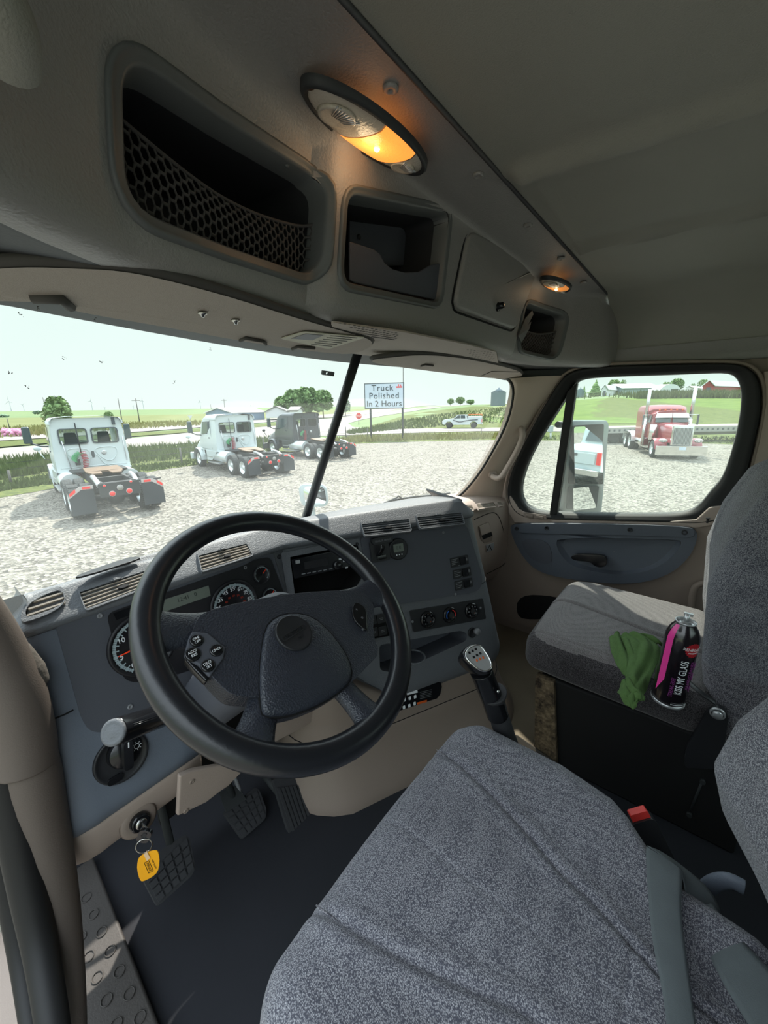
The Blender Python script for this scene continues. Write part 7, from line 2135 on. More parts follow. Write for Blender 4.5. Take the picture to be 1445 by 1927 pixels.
def daycab(name, label, pos, head, paint, rear_cover, seats=True):
    root = thing(name, label, 'truck', (0, 0, 0))
    # y=0 at the tail end of the frame; cab back at 4.0, front axle 6.2, bumper 8.3
    def part(n, b, m, par=root, **k): return b.build(n, m, par, **k)
    b = MB()
    for s in (-1, 1): b.box((s*.42, 4.1, .95), (.09, 7.9, .26))
    for y in (.3, 1.6, 3.2, 5.0, 7.8): b.box((0, y, .95), (.84, .12, .22))
    part('chassis', b, 'frame', bevel=.01)
    # cab shell with rear windows
    wv, hv, r_ = 1.05, 1.0, .10
    outl = [(-1.10, 1.05), (1.10, 1.05), (1.12, 1.5), (1.05, 2.72), (1.0, 2.84), (.9, 2.90), (-.9, 2.90), (-1.0, 2.84), (-1.05, 2.72), (-1.12, 1.5)]
    holes = [[(cx + x, 2.28 + z) for x, z in rrect(.78, .52, .09, 4)] for cx in (-.47, .47)]
    y0 = 4.0
    b = MB(); import mathutils
    loops = [[Vector((x, y0, z)) for x, z in outl]] + [[Vector((x, y0, z)) for x, z in h_] for h_ in holes]
    tri = tessellate_polygon(loops); flat = [p for L in loops for p in L]; b.add(flat, [tuple(t) for t in tri])
    # side/roof skin swept forward to the windshield
    secs = [(4.0, 1.0, 0), (4.3, 1.02, 0), (5.5, 1.0, 0), (5.9, .97, -.10), (6.15, .95, -.25)]
    rows = []
    for y, k, dz in secs: rows.append([Vector((x*k, y + (2.9-z)*.25*(1 if y > 5.6 else 0), z + (dz if z > 2.5 else 0))) for x, z in outl])
    b.loft(rows, close_rows=True, smooth=False); part('cab_shell', b, paint, bevel=.02)
    # roof cap lip
    b = MB(); rows = []
    for y, s_ in ((3.93, .97), (3.90, 1.0), (3.93, 1.02), (4.3, 1.03), (5.4, 1.0)):
        rows.append([Vector((x*s_, y, z)) for x, z in ((-1.07, 2.70), (-1.06, 2.80), (-.96, 2.92), (-.5, 2.97), (.5, 2.97), (.96, 2.92), (1.06, 2.80), (1.07, 2.70))])
    b.loft(rows); part('roof_cap', b, paint, smooth=True)
    for h_, cx in zip(holes, (-.47, .47)):
        b = MB(); h3 = [Vector((x, y0-.012, z)) for x, z in h_]; cc = Vector((cx, y0-.012, 2.28)); b.prism([cc + (p-cc)*1.07 for p in h3], (0, -1, 0), .02, hole=[cc + (p-cc)*.96 for p in h3])
        wf = part('rear_window', b, 'sign_frame')
        b = MB(); b.prism(h3, (0, 1, 0), .01); part('pane', b, 'cabglass', wf)
    # embossed panels and vents on the cab back
    b = MB()
    def emb(pts, closed=True): b.tube([Vector((x, y0-.005, z)) for x, z in smooth_poly([Vector((x, z, 0)) for x, z in pts], 2, closed) for x, z in [(x, z)]], .012, 6, closed=closed) if False else b.tube([Vector((q.x, y0-.006, q.y)) for q in smooth_poly([Vector((x, z, 0)) for x, z in pts], 2, closed)], .014, 6, closed=closed)
    emb([(-.85, 1.86), (-.15, 1.86), (-.05, 1.62), (-.32, 1.35), (-.5, 1.35)]); emb([(.85, 1.86), (.12, 1.86), (.08, 1.70), (.36, 1.35), (.62, 1.35)])
    emb([(-.55, 1.12), (-.2, 1.2), (-.02, 1.62), (.12, 1.62), (.3, 1.2), (.6, 1.12)], False)
    emb([(-1.0, 1.20), (1.0, 1.20)], False)
    part('embossed_ribs', b, paint, smooth=True)
    b = MB(); b.prism([(x, y0-.02, 1.62+z) for x, z in rrect(.09, .24, .04)], (0, 1, 0), .02); part('vent_slot', b, 'sign_frame')
    for x in (-.28, .34):
        b = MB(); b.lathe((x, y0, 1.66), (0, -1, 0), [(.085, 0), (.08, .02), (.05, .025), (0, .025)], 16); part('round_vent', b, 'silver')
    b = MB(); b.tube([(-.82, y0-.04, 2.15), (-.72, y0-.04, 1.15)], .018, 6); b.tube([(1.0, y0-.03, 2.2), (1.02, y0-.03, 1.3)], .015, 6); part('grab_rail', b, 'silver')
    b = MB(); b.box((.80, y0-.03, 2.78), (.10, .05, .26)); part('camera_bracket', b, 'sign_frame')
    # seats seen through the glass
    for x in (-.5, .5):
        b = MB(); b.box((x, 4.55, 2.05), (.46, .16, .70), taper=(.75, .8)); part('cab_seat', b, 'seat_rib', bevel=.05, seg=3)
    # windshield and side windows
    b = MB(); b.prism([(-.85, 6.22, 2.62), (.85, 6.22, 2.62), (.95, 6.47, 1.95), (-.95, 6.47, 1.95)], (0, .9, .3), .03); part('windshield', b, 'cabglass')
    for s in (-1, 1):
        b = MB(); b.prism([(s*1.085, 4.75, 1.98), (s*1.085, 6.05, 1.9), (s*1.055, 5.8, 2.58), (s*1.06, 4.75, 2.62)], (s, 0, .1), .015); part('side_window', b, 'darkglass', bevel=.01)
        b = MB(); b.tube([(s*1.105, 4.62, 2.68), (s*1.12, 4.62, 1.15)], .008, 5); b.tube([(s*1.11, 4.62, 1.15), (s*1.10, 6.1, 1.15)], .008, 5); part('door_gap', b, 'sign_frame')
        b = MB(); b.box((s*1.125, 4.9, 1.75), (.03, .2, .05)); part('door_handle', b, 'sign_frame')
        # side mirror
        b = MB(); b.box((s*1.62, 6.2, 2.30), (.26, .16, .62), taper=(.9, .9)); mi = part('door_mirror', b, 'darkglass', bevel=.05, seg=3)
        b = MB(); b.tube([(s*1.06, 6.15, 1.85), (s*1.30, 6.2, 1.88), (s*1.55, 6.2, 2.0), (s*1.60, 6.2, 2.05)], .03, 8); part('mirror_arm', b, 'sign_frame', mi)
        b = MB(); b.ball((s*1.35, 7.5, 1.72), .14, 12, 8, sc=(1, .5, .7)); b.tube([(s*1.2, 7.4, 1.3), (s*1.35, 7.5, 1.65)], .02, 6); part('hood_mirror', b, paint)
        # side fairing, tank, steps
        b = MB(); b.tube([(s*.86, 2.95, .80), (s*.86, 4.75, .80)], .30, 20); part('fuel_tank', b, 'white_rim')
        b = MB(); b.box((s*1.05, 4.5, .45), (.30, 1.6, .06)); b.box((s*1.05, 5.0, .75), (.25, .7, .05)); part('steps', b, 'silver')
        b = MB(); b.prism([(s*1.12, 4.0, 1.08), (s*1.14, 5.45, 1.08), (s*1.14, 5.40, .55), (s*1.12, 4.8, .55)], (s, 0, 0), .03); part('skirt', b, paint, bevel=.01)
    # hood and fenders
    b = MB(); rows = []
    for y, w, z in ((6.1, 1.0, 1.95), (6.5, .98, 1.85), (7.2, .90, 1.65), (7.8, .80, 1.45), (8.15, .70, 1.25)):
        rows.append([Vector((-w, y, .75)), Vector((-w*1.02, y, 1.1)), Vector((-w*.95, y, z-.18)), Vector((-w*.7, y, z-.02)), Vector((0, y, z+.04)), Vector((w*.7, y, z-.02)), Vector((w*.95, y, z-.18)), Vector((w*1.02, y, 1.1)), Vector((w, y, .75))])
    b.loft([smooth_poly(r, 1, False) for r in rows]); part('hood', b, paint, smooth=True)
    for s in (-1, 1):
        b = MB(); rows = []
        for k in range(13):
            a = radians(-5 + 190*k/12); rows.append([Vector((s*.80, 6.85 - .62*cos(a), .52 + .62*sin(a))), Vector((s*1.16, 6.85 - .62*cos(a), .52 + .62*sin(a))), Vector((s*1.20, 6.85 - .60*cos(a), .52 + .58*sin(a)))])
        b.loft(rows); part('fender', b, paint, smooth=True)
    b = MB(); b.box((0, 8.25, .55), (2.2, .25, .42)); part('front_bumper', b, paint, bevel=.05)
    b = MB(); b.box((0, 8.17, 1.05), (1.2, .05, .5)); part('grille', b, 'sign_frame')
    # rear: fifth wheel, light bar, flaps
    b = MB(); b.prism([(-.50, 2.9, 1.22), (.50, 2.9, 1.22), (.52, 2.2, 1.16), (.40, 1.8, 1.12), (.14, 1.75, 1.12), (.10, 2.2, 1.14), (-.10, 2.2, 1.14), (-.14, 1.75, 1.12), (-.40, 1.8, 1.12), (-.52, 2.2, 1.16)], (0, 0, 1), .05); part('fifth_wheel', b, 'grease', bevel=.01)
    b = MB(); b.box((0, 3.35, 1.12), (1.6, .9, .05)); part('deck_plate', b, 'frame')
    for s in (-1, 1):
        b = MB(); pts = [(s*.50, 1.0, 1.18), (s*.50, .5, 1.12), (s*.48, .15, .98)]; b.tube(pts, .07, 8); part('frame_ramp', b, 'silver')
    b = MB(); b.box((0, .08, .86), (1.05, .05, .42)); lp = part('light_panel', b, 'frame', bevel=.01)
    for x, z, r0, m in ((-.22, .74, .085, 'reflector'), (.22, .76, .085, 'reflector'), (0, .90, .085, 'trailer_side'), (-.38, 1.0, .04, 'reflector'), (.30, 1.04, .04, 'reflector')):
        b = MB(); b.lathe((x, .05, z), (0, -1, 0), [(r0, 0), (r0, .015), (r0*.85, .02)], 20, closed_ends=False); part('lamp_ring', b, 'whitetape', lp)
        b = MB(); b.lathe((x, .04, z), (0, -1, 0), [(r0*.86, 0), (r0*.8, .015), (0, .02)], 20, closed_ends=False); part('tail_light', b, m, lp)
    for s in (-1, 1):
        b = MB(); x0, x1 = s*.62, s*1.22
        b.prism([(x0, .32, 1.02), (lerp(x0, x1, .55), .32, 1.02), (x1, .32, .82), (x1, .30, .20), (x0, .30, .20)], (0, -1, 0), .015); fl = part('mud_flap', b, 'flap')
        b = MB(); b.prism([(lerp(x0, x1, .0), .302, 1.02), (lerp(x0, x1, .55), .302, 1.02), (x1, .302, .82), (x1, .302, .70), (lerp(x0, x1, .5), .302, .92), (x0, .302, .92)], (0, -1, 0), .01); part('white_bracket', b, 'whitetape', fl)
        for t0, t1 in ((.05, .35),):
            b = MB(); b.fbox(Fr((0, .29, 0), (1, 0, 0), (0, 0, 1), (0, -1, 0)), tuple(sorted((lerp(x0, x1, .12), lerp(x0, x1, .44)))), (.935, 1.0), 0, .008); part('red_stripe', b, 'reflector', fl)
        b = MB(); q0, q1 = Vector((lerp(x0, x1, .72), .29, .915)), Vector((lerp(x0, x1, .97), .29, .80)); d = Vector((0, 0, .045)); b.prism([q0-d, q1-d, q1+d, q0+d], (0, -1, 0), .008); part('red_stripe', b, 'reflector', fl)
        b = MB(); b.tube([(s*.45, .36, 1.0), (s*1.2, .36, 1.0)], .025, 8); part('flap_hanger', b, 'frame', fl)
    b = MB()
    for y in (1.0, 2.32): b.tube([(-1.1, y, .5), (1.1, y, .5)], .09, 10); b.ball((0, y, .5), .26, 12, 8)
    for s in (-1, 1): b.ball((s*.55, 1.65, .75), .16, 10, 8)
    part('axles', b, 'frame')
    for y in (1.0, 2.32):
        for s in (-1, 1):
            wheel(root, (s*1.06, y, .505), face=s, dual=True); wheel(root, (s*.74, y, .505), face=-s)
    for s in (-1, 1): wheel(root, (s*1.0, 6.85, .505), face=s)
    # air hoses on the back of the cab
    b = MB(); b.tube([(-.36, y0-.10, 2.75), (-.35, y0-.12, 1.7)], .02, 6); b.box((-.50, y0-.10, 1.38), (.14, .12, .2)); part('hose_mast', b, 'frame')
    for (x0, z0, x1, z1, m, nm) in ((-.38, 1.72, -.58, 1.42, 'hose_green', 'green_air_hose'), (-.32, 1.75, -.30, 1.15, 'hose_red', 'red_air_hose'), (-.66, 1.03, -.30, 1.12, 'hose_red', 'red_air_hose')):
        b = MB(); pts = []; n_ = 11
        for i in range(n_*12+1):
            t = i/(n_*12); a = 2*pi*i/12; sag = -.12*sin(pi*t) if z0 < 1.1 else 0
            cx, cz = lerp(x0, x1, t) + (-.08*sin(pi*t) if m == 'hose_green' else .04*sin(pi*t)), lerp(z0, z1, t) + sag; d = Vector((x1-x0, 0, z1-z0)).normalized(); n2 = Vector((-d.z, 0, d.x))
            pts.append(Vector((cx, y0-.18, cz)) + n2*.085*cos(a) + Vector((0, .085, 0))*sin(a))
        b.tube(pts, .012, 5); part(nm, b, m)
    root.location = pos; root.rotation_euler = (0, 0, -head)
    return root
daycab('semi_truck', 'white day cab truck parked nearest, its tail and mud flaps facing the windshield', (3.32, 13.35, GZ+.06), radians(8.2), 'truck_white', None)
t2_ = daycab('semi_truck', 'second white day cab truck, beyond the nearest one, seen from behind', (10.62, 15.7, GZ+.0), radians(7.9), 'truck_white', None)
daycab('semi_truck', 'dark grey-black day cab truck farthest along the row, partly hidden by the windshield post', (17.2, 17.45, GZ+.0), radians(6.5), 'truck_black', None)

# ---- maroon long-nose truck facing us
def longnose(pos, head):
    root = thing('semi_truck', 'maroon long-nose sleeper truck with tall chrome stacks and big chrome bumper', 'truck', (0, 0, 0))
    def part(n, b, m, par=root, **k): return b.build(n, m, par, **k)
    # front bumper at y=0, looking along -y; body runs back to +y
    b = MB(); b.prism([(-1.22, -.12, .28), (1.22, -.12, .28), (1.22, -.12, .80), (-1.22, -.12, .80)], (0, 1, 0), .12); bp = part('bumper', b, 'chrome', bevel=.03, seg=3)
    b = MB(); b.box((.05, -.14, .66), (.32, .02, .16)); part('number_plate', b, 'sign_white', bp)
    b = MB(); b.box((0, .12, 1.36), (1.02, .16, 1.12)); gr_ = part('grille_surround', b, 'chrome', bevel=.04, seg=3)
    b = MB(); b.box((0, .03, 1.33), (.84, .04, .92)); part('grille_mesh', b, 'roof_grey', gr_)
    b = MB()
    for i in range(14): b.box((-.39 + .06*i, .0, 1.33), (.012, .03, .92))
    part('grille_bars', b, 'silver', gr_)
    b = MB(); rows = []
    for y, w, z in ((.18, .50, 1.86), (.8, .56, 1.92), (1.6, .66, 1.98), (2.3, .78, 2.02)):
        rows.append([Vector((-w, y, .95)), Vector((-w, y, z-.2)), Vector((-w*.85, y, z-.04)), Vector((-w*.4, y, z+.02)), Vector((w*.4, y, z+.02)), Vector((w*.85, y, z-.04)), Vector((w, y, z-.2)), Vector((w, y, .95))])
    b.loft([smooth_poly(r, 1, False) for r in rows]); part('hood', b, 'maroon', smooth=True)
    for s in (-1, 1):
        b = MB(); rows = []
        for k in range(15):
            a = radians(5 + 175*k/14); r_ = .66; rows.append([Vector((s*.55, 1.05 - r_*cos(a), .50 + r_*sin(a))), Vector((s*.8, 1.05 - r_*cos(a)*1.02, .50 + r_*sin(a)*1.03)), Vector((s*1.10, 1.05 - r_*cos(a), .50 + r_*sin(a))), Vector((s*1.16, 1.05 - r_*cos(a)*.95, .50 + r_*sin(a)*.92))])
        b.loft(rows); part('fender', b, 'maroon', smooth=True)
        b = MB(); b.ball((s*.84, .22, 1.08), .15, 16, 10, sc=(1.5, .7, .8)); hl = part('headlight', b, 'chrome')
        for x in (.74, .95):
            b = MB(); b.lathe((s*x, .12, 1.08), (0, -1, 0), [(.085, 0), (.08, .02), (0, .03)], 16); part('lens', b, 'whitetape', hl)
        wheel(root, (s*1.02, 1.05, .52), face=s)
        # stacks
        b = MB(); b.cyl((s*1.18, 3.0, .6), (s*1.18, 3.0, 2.2), .11, 20); b.cyl((s*1.18, 3.0, 2.2), (s*1.18, 3.0, 4.0), .095, 20); part('exhaust_stack', b, 'steel')
        b = MB(); b.cyl((s*.95, 2.0, 1.0), (s*.95, 2.0, 1.9), .19, 20); part('air_cleaner', b, 'chrome')
        b = MB(); b.tube([(s*.95, 2.9, .72), (s*.95, 4.6, .72)], .31, 20); part('fuel_tank', b, 'chrome')
        b = MB(); b.box((s*1.42, 2.55, 2.15), (.06, .20, .62)); mi = part('side_mirror', b, 'sign_frame', bevel=.02)
        b = MB(); b.tube([(s*.9, 2.7, 2.45), (s*1.42, 2.55, 2.45)], .015, 6); b.tube([(s*.9, 2.7, 1.9), (s*1.42, 2.55, 1.9)], .015, 6); part('mirror_arm', b, 'chrome', mi)
    b = MB(); rows = []
    outl = [(-.96, 1.0), (-.98, 1.95), (-.90, 2.52), (-.72, 2.66), (0, 2.72), (.72, 2.66), (.90, 2.52), (.98, 1.95), (.96, 1.0)]
    for y, k in ((2.3, .92), (2.45, .98), (3.6, 1.0)): rows.append([Vector((x*k, y + (.25*(z-1.95) if z > 2 and y < 2.6 else 0), z)) for x, z in outl])
    b.loft(rows, close_ends=True); part('cab', b, 'maroon', smooth=False, bevel=.02)
    for s in (-1, 1):
        b = MB(); b.prism([(s*.06, 2.24, 2.02), (s*.84, 2.26, 2.02), (s*.78, 2.40, 2.46), (s*.06, 2.37, 2.46)], (0, -1, .25), .03); ws = part('windshield_pane', b, 'darkglass', bevel=.01)
        b = MB(); b.prism([(s*.02, 2.19, 2.30), (s*.88, 2.22, 2.28), (s*.80, 2.30, 2.55), (s*.02, 2.28, 2.56)], (0, -1, .25), .03); part('sun_visor', b, 'chrome', ws)
        b = MB(); b.prism([(s*.985, 2.7, 2.0), (s*.985, 3.35, 2.0), (s*.92, 3.3, 2.48), (s*.93, 2.75, 2.45)], (s, 0, .2), .02); part('side_window', b, 'darkglass')
    b = MB(); rows = []
    sl = [(-1.15, .95), (-1.17, 2.6), (-1.08, 2.92), (-.85, 3.02), (0, 3.06), (.85, 3.02), (1.08, 2.92), (1.17, 2.6), (1.15, .95)]
    for y, k, dz in ((3.3, .9, -.25), (3.6, .99, -.04), (4.0, 1, 0), (5.3, 1, 0)): rows.append([Vector((x*k, y, z + (dz if z > 2.5 else 0))) for x, z in sl])
    b.loft(rows, close_ends=True); part('sleeper', b, 'maroon', bevel=.03)
    b = MB()
    for i in range(5): b.ball((-.6 + .3*i, 2.62, 2.74), .05, 8, 6)
    part('roof_lamps', b, 'orange')
    b = MB(); b.box((.0, 4.6, .85), (.85, 8.6, .26)); part('chassis', b, 'frame')
    for y in (6.4, 7.75):
        for s in (-1, 1): wheel(root, (s*1.06, y, .52), face=s, dual=True); wheel(root, (s*.74, y, .52), face=-s)
    for s in (-1, 1):
        b = MB(); rows = []
        for k in range(15):
            a = radians(180*k/14); rows.append([Vector((s*.62, 7.07 - 1.32*cos(a)**1 , .62 + .62*sin(a)**.45 if sin(a) > 0 else .62)), Vector((s*1.24, 7.07 - 1.32*cos(a), .62 + .62*max(0, sin(a))**.45))])
        b.loft(rows); part('rear_fender', b, 'white_rim', smooth=True)
    root.location = pos; root.rotation_euler = (0, 0, head)
    return root
RP = Vector((25.3, .95, GZ))
longnose(tuple(TG_(1277, 866)), radians(-71))
# ---- flatbed trailer behind it
def flatbed():
    a = TG_(1120, 838); b_ = TG_(1500, 842)
    A = CAM + ray(1120, 803)*32; B = CAM + ray(1560, 803)*32
    A.z = B.z = (CAM + ray(1300, 802)*32).z
    t = thing('flatbed_trailer', 'long pale flatbed trailer parked behind the maroon truck', 'trailer', tuple((A+B)/2))
    u = (B-A).normalized(); n_ = Vector((-u.y, u.x, 0)); n_ = n_ if n_.dot(CAM-A) > 0 else -n_; w = (B-A).length; f = Fr(A, u, (0, 0, 1), n_)
    b = MB(); b.fbox(f, (0, w), (-.12, 0), -2.6, 0); b.build('deck', 'trailer', t)
    b = MB(); b.fbox(f, (0, w), (-.46, -.10), -.02, .04); sr = b.build('side_rail', 'trailer_side', t)
    b = MB(); k = .25
    while k < w: b.fbox(f, (k, k+.14), (-.32, -.16), .04, .06); k += .42
    b.build('stake_pockets', 'sign_frame', sr)
    b = MB(); b.fbox(f, (w*.04, w*.97), (-.75, -.34), -1.7, -1.55); b.fbox(f, (w*.04, w*.97), (-.75, -.34), -.9, -.75); b.build('main_beams', 'trailer_side', t)
    for k in (.10, .145, .80, .86):
        c = f.P(w*k, 0, -.5); c.z = terr(c.x, c.y) + .52
        q = wheel(t, (0, 0, 0)) if False else None
        b = MB(); b.lathe(c, n_, [(.25, -.15), (.5, -.15), (.52, -.1), (.52, .1), (.5, .15), (.28, .15), (.1, .05), (0, .05)], 28); b.build('wheel', 'tyre', t)
    b = MB(); 
    for k in (.33, .68): b.fbox(f, (w*k, w*k+.12), (-1.9, -.75), -.4, -.28)
    b.build('landing_leg', 'frame', t)
flatbed()

# ---- pickup (drawn once for the road, once behind the cab where the mirror sees it)
def pickup(label, pos, head, service=False, red=False):
    root = thing('pickup_truck', label, 'pickup', (0, 0, 0)); W2 = .98
    def part(n, b, m, par=root, **k): return b.build(n, m, par, **k)
    # y forward; rear at 0, front at 5.9
    side = [(0.05, .62), (.05, 1.32), (2.05, 1.34), (2.10, 1.38), (2.25, 1.90), (2.6, 1.96), (3.55, 1.94), (4.15, 1.42), (5.45, 1.30), (5.75, 1.15), (5.82, .75), (5.7, .55), (5.35, .50), (5.25, .80), (5.0, .98), (4.6, .98), (4.35, .80), (4.25, .50), (1.75, .50), (1.65, .80), (1.4, .98), (1.0, .98), (.75, .80), (.65, .55)]
    b = MB(); b.prism([(-W2, y, z) for y, z in side], (1, 0, 0), W2*2); part('body', b, 'truck_white', bevel=.05, seg=3)
    for s in (-1, 1):
        for q in ([(2.42, 1.42), (2.48, 1.86), (3.10, 1.88), (3.10, 1.42)], [(3.2, 1.42), (3.2, 1.88), (3.5, 1.86), (3.98, 1.42)]):
            b = MB(); b.prism([(s*(W2+.002), y, z) for y, z in q], (s, 0, 0), .01); part('side_window', b, 'darkglass')
        for y in (1.2, 4.8):
            b = MB(); b.lathe((s*.86, y, .42), (s, 0, 0), [(.26, -.14), (.40, -.14), (.42, -.1), (.42, .10), (.40, .14), (.26, .14)], 28); wv_ = part('wheel', b, 'tyre')
            b = MB(); b.lathe((s*.86, y, .42), (s, 0, 0), [(.26, .13), (.24, .10), (.1, .08), (0, .12)], 20, closed_ends=False); part('rim', b, 'silver', wv_)
        b = MB(); b.box((s*1.12, 3.95, 1.45), (.22, .12, .24)); part('side_mirror', b, 'sign_frame', bevel=.02)
        b = MB(); b.box((s*.88, .03, 1.08), (.14, .06, .42)); part('tail_light', b, 'reflector')
        b = MB(); b.box((s*.7, 5.80, 1.0), (.34, .08, .18)); part('headlight', b, 'whitetape')
    b = MB(); b.prism([(-.80, 2.07, 1.45), (.80, 2.07, 1.45), (.74, 2.22, 1.86), (-.74, 2.22, 1.86)], (0, -1, .2), .02); part('rear_glass', b, 'darkglass')
    b = MB(); b.box((0, 5.84, .95), (1.2, .06, .34)); part('grille', b, 'sign_frame')
    b = MB(); b.box((0, -.06, .58), (1.9, .16, .22)); part('rear_bumper', b, 'chrome', bevel=.03)
    b = MB(); b.box((0, .03, 1.05), (1.5, .03, .38)); part('tailgate', b, 'truck_white', bevel=.01)
    b = MB(); b.box((0, .0, 1.16), (.22, .02, .08)); part('gate_badge', b, 'sign_frame')
    if service:
        b = MB(); b.box((0, 1.05, 1.52), (1.9, 2.0, .36)); part('service_body', b, 'truck_white', bevel=.03)
        b = MB()
        for s in (-1, 1):
            b.tube([(s*.85, .1, 1.70), (s*.85, .1, 1.98), (s*.85, 2.05, 1.98), (s*.85, 2.05, 1.70)], .03, 6)
        part('ladder_rack', b, 'orange')
        b = MB()
        for s in (-1, 1): b.tube(smooth_poly([(s*1.0, 4.2, 1.2), (s*1.0, 3.2, .85), (s*1.0, 2.2, 1.15), (s*1.0, .6, 1.25)], 3, False), .06, 6, flat=1)
        part('side_stripe', b, 'sign_frame')
    root.location = pos; root.rotation_euler = (0, 0, -head)
    return root
g = TG_(880, 806); d_ = (TG_(700, 812)-TG_(1000, 812)); g.z += .0
hd = math.atan2(-1, .0)
a_, b_ = TG_(905, 806), TG_(855, 806)
pos = TG_(907, 806); pickup('white service pickup with a dark side stripe and rack driving on the road', tuple(pos + Vector((0, 0, .06))), math.atan2((b_-a_).x, (b_-a_).y), True)

# ---- door mirror of our own truck
mr = thing('door_mirror', 'tall two-part truck mirror outside the passenger door window', 'mirror', (1.2, .42, .6))
MO = PX(1103, 880, 1.22)
q = [(1072, 796), (1135, 793), (1139, 800), (1128, 958), (1118, 963), (1062, 962)]
mn = Vector((-.38, -.92, -.12)).normalized()
MF = Fr(MO, mn.cross(Vector((0, 0, 1))) * -1, (0, 0, 1), mn)
MF.u = Vector((0, 0, 1)).cross(mn).normalized(); MF.v = mn.cross(MF.u).normalized()
shell = round_corners([MF.at(x, y, -.012) for x, y in [(1070, 792), (1140, 792), (1126, 964), (1056, 962)]], .03, 6)
b = MB(); cc = sum(shell, Vector())/len(shell)
b.loft([[p + mn*.016 for p in shell], [p + mn*.010 + (p-cc)*.02 for p in shell], [p - mn*.03 for p in shell], [cc + (p-cc)*.8 - mn*.06 for p in shell]], close_rows=True, close_ends=True)
b.build('housing', 'mirror_shell', mr, smooth=True)
def mpane(name, pxs, n2, r=.012):
    P_ = round_corners([MF.at(x, y, .006) for x, y in pxs], r, 5); c0 = sum(P_, Vector())/len(P_)
    b = MB(); b.prism([c0 + (p-c0)*1.04 for p in P_], mn, .004); fr_ = b.build(name + '_frame', 'black', mr)
    # mirror glass tilted inside its frame
    P2 = [p - n2*((p-c0).dot(n2))/1.0 + mn*.006 for p in P_]
    b = MB(); b.prism([p + mn*.006 for p in P_], mn, .0012); o = b.build(name, 'mirror', fr_, smooth=False)
    me = o.data
    R3 = mn.rotation_difference(n2).to_matrix()
    for v in me.vertices: v.co = c0 + mn*.014 + R3 @ (v.co - c0 - mn*.006)
    return o
# what the glass should show: a pickup parked behind and to the right
PK = Vector((9.6, -10.4, GZ+.02))
c1, c2 = MF.at(1106, 858), MF.at(1098, 935)
def bis_n(c, tgt):
    a = (CAM-c).normalized(); d = (Vector(tgt)-c).normalized(); return (a+d).normalized()
mpane('upper_glass', [(1077, 803), (1134, 800), (1127, 909), (1070, 909)], bis_n(c1, PK + Vector((.2, .5, 1.15))))
mpane('lower_glass', [(1069, 916), (1125, 915), (1120, 955), (1066, 957)], bis_n(c2, PK + Vector((1.5, 3.0, .3))))
b = MB(); b.tube([MF.at(1065, 955, -.05), Vector((1.02, .50, .58)), Vector((.98, .55, .60))], .018, 8); b.tube([MF.at(1080, 800, -.05), Vector((1.02, .50, 1.02))], .014, 8); b.build('mirror_arm', 'black', mr)
pickup('white pickup parked behind the cab, seen only in the door mirror', tuple(PK), radians(150) if False else radians(112))
# ---- hood mirror and wiper of our own truck
hc = PY(590, 932, 1.75)
hm = thing('hood_mirror', 'white-backed convex hood mirror standing just left below the windshield post', 'mirror', tuple(hc))
f = Fr(hc, (_R.x, _R.y, 0), (0, .12, 1)); f.n = f.u.cross(f.v).normalized(); s_ = ((hc-CAM).dot(_f))/F_
b = MB(); L = [f.P(x, y) for x, y in rrect(50*s_, 42*s_, 12*s_)]; cc = f.o
b.loft([[p + f.n*.01 for p in L], [cc + (p-cc)*1.05 for p in L], [cc + (p-cc)*1.0 - f.n*.04 for p in L], [cc + (p-cc)*.6 - f.n*.09 for p in L]], close_rows=True, close_ends=True); b.build('shell', 'hoodwhite', hm, smooth=True)
L2 = [f.P(x + 3*s_, y, .0115) for x, y in rrect(40*s_, 34*s_, 9*s_)]
rows = [L2] + [[cc + f.n*(.0115 + .012*(1-k*k)) + (p - cc - f.n*.0115)*k for p in L2] for k in (.8, .6, .4, .2, .01)]
b = MB(); b.loft(rows, close_rows=True); b.build('mirror_glass', 'mirror', hm, smooth=True)
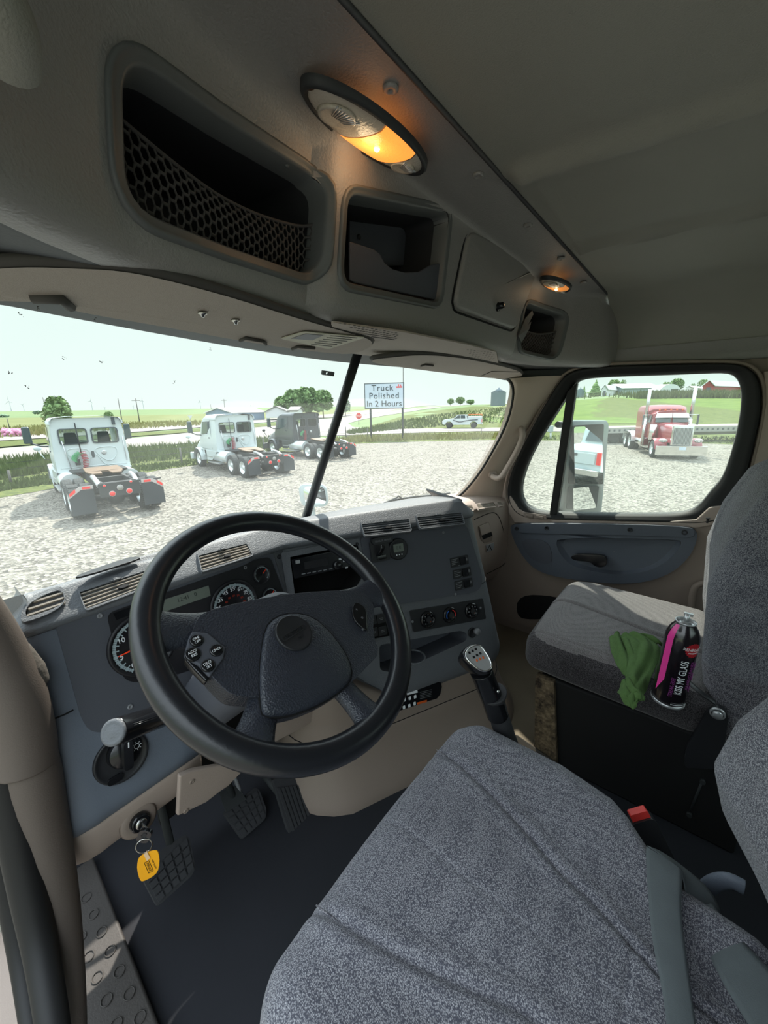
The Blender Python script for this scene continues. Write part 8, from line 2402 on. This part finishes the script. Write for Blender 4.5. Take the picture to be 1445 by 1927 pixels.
b = MB(); b.tube([f.P(-8*s_, -18*s_, -.03), f.P(-10*s_, -75*s_, -.05)], .016, 8); b.build('stalk', 'hoodwhite', hm)
# hood (far below, hidden from the driver) gives the mirror a footing
b = MB(); rows = []
for y, w, z in ((1.08, .95, .42), (1.5, .92, .36), (2.2, .82, .26)):
    rows.append([Vector((-w, y, -.4)), Vector((-w, y, z-.1)), Vector((-w*.7, y, z)), Vector((0, y, z+.03)), Vector((w*.7, y, z)), Vector((w, y, z-.1)), Vector((w, y, -.4))])
b.loft(rows); o = tag(b.build('engine_hood', 'hoodwhite', smooth=True), 'white engine hood of our own truck below the windshield', 'hood')
wp = thing('wiper', 'black wiper resting along the lower edge of the right windshield pane', 'wiper', tuple(PY(780, 945, .97)))
P1 = [PY(700, 966, .98), PY(735, 945, .98), PY(770, 938, .97), PY(810, 934, .955), PY(853, 929, .93)]
b = MB(); b.tube(smooth_poly([p + Vector((0, .02, 0)) for p in P1], 2, False), .0038, 8, flat=1.2); b.build('blade', 'black', wp)
b = MB(); b.tube([PY(684, 968, 1.0), PY(715, 950, .99), PY(748, 936, .985)], .004, 8); b.tube([PY(742, 941, .98), PY(749, 933, .98), PY(756, 938, .98)], .004, 6); b.build('arm', 'black', wp)

# dried insects on the outside of the glass
b = MB(); rnd = random.Random(11)
for x, y in ((56, 606), (195, 613), (137, 688), (34, 716), (207, 693), (66, 745), (414, 667), (345, 731), (85, 592), (680, 710)):
    c = PX(x, y, 0) if False else None
    o_, n_ = (TOPC + TOPC2)/2, (TOPC2-BOTC).cross(mir(RT)-BOTC if x < 640 else RT-BOTC).normalized()
    c = PP(x, y, TOPC, n_) + Vector((0, .03, .012))
    for k in range(7):
        d = Vector((rnd.uniform(-1, 1), 0, rnd.uniform(-1, 1)))*.0024
        b.ball(c + d, rnd.uniform(.0003, .0007), 6, 4)
o = b.build('bug_specks', 'brownblk', weld=False); o['kind'] = 'stuff'; o['label'] = 'tiny dried insect specks on the driver side windshield'
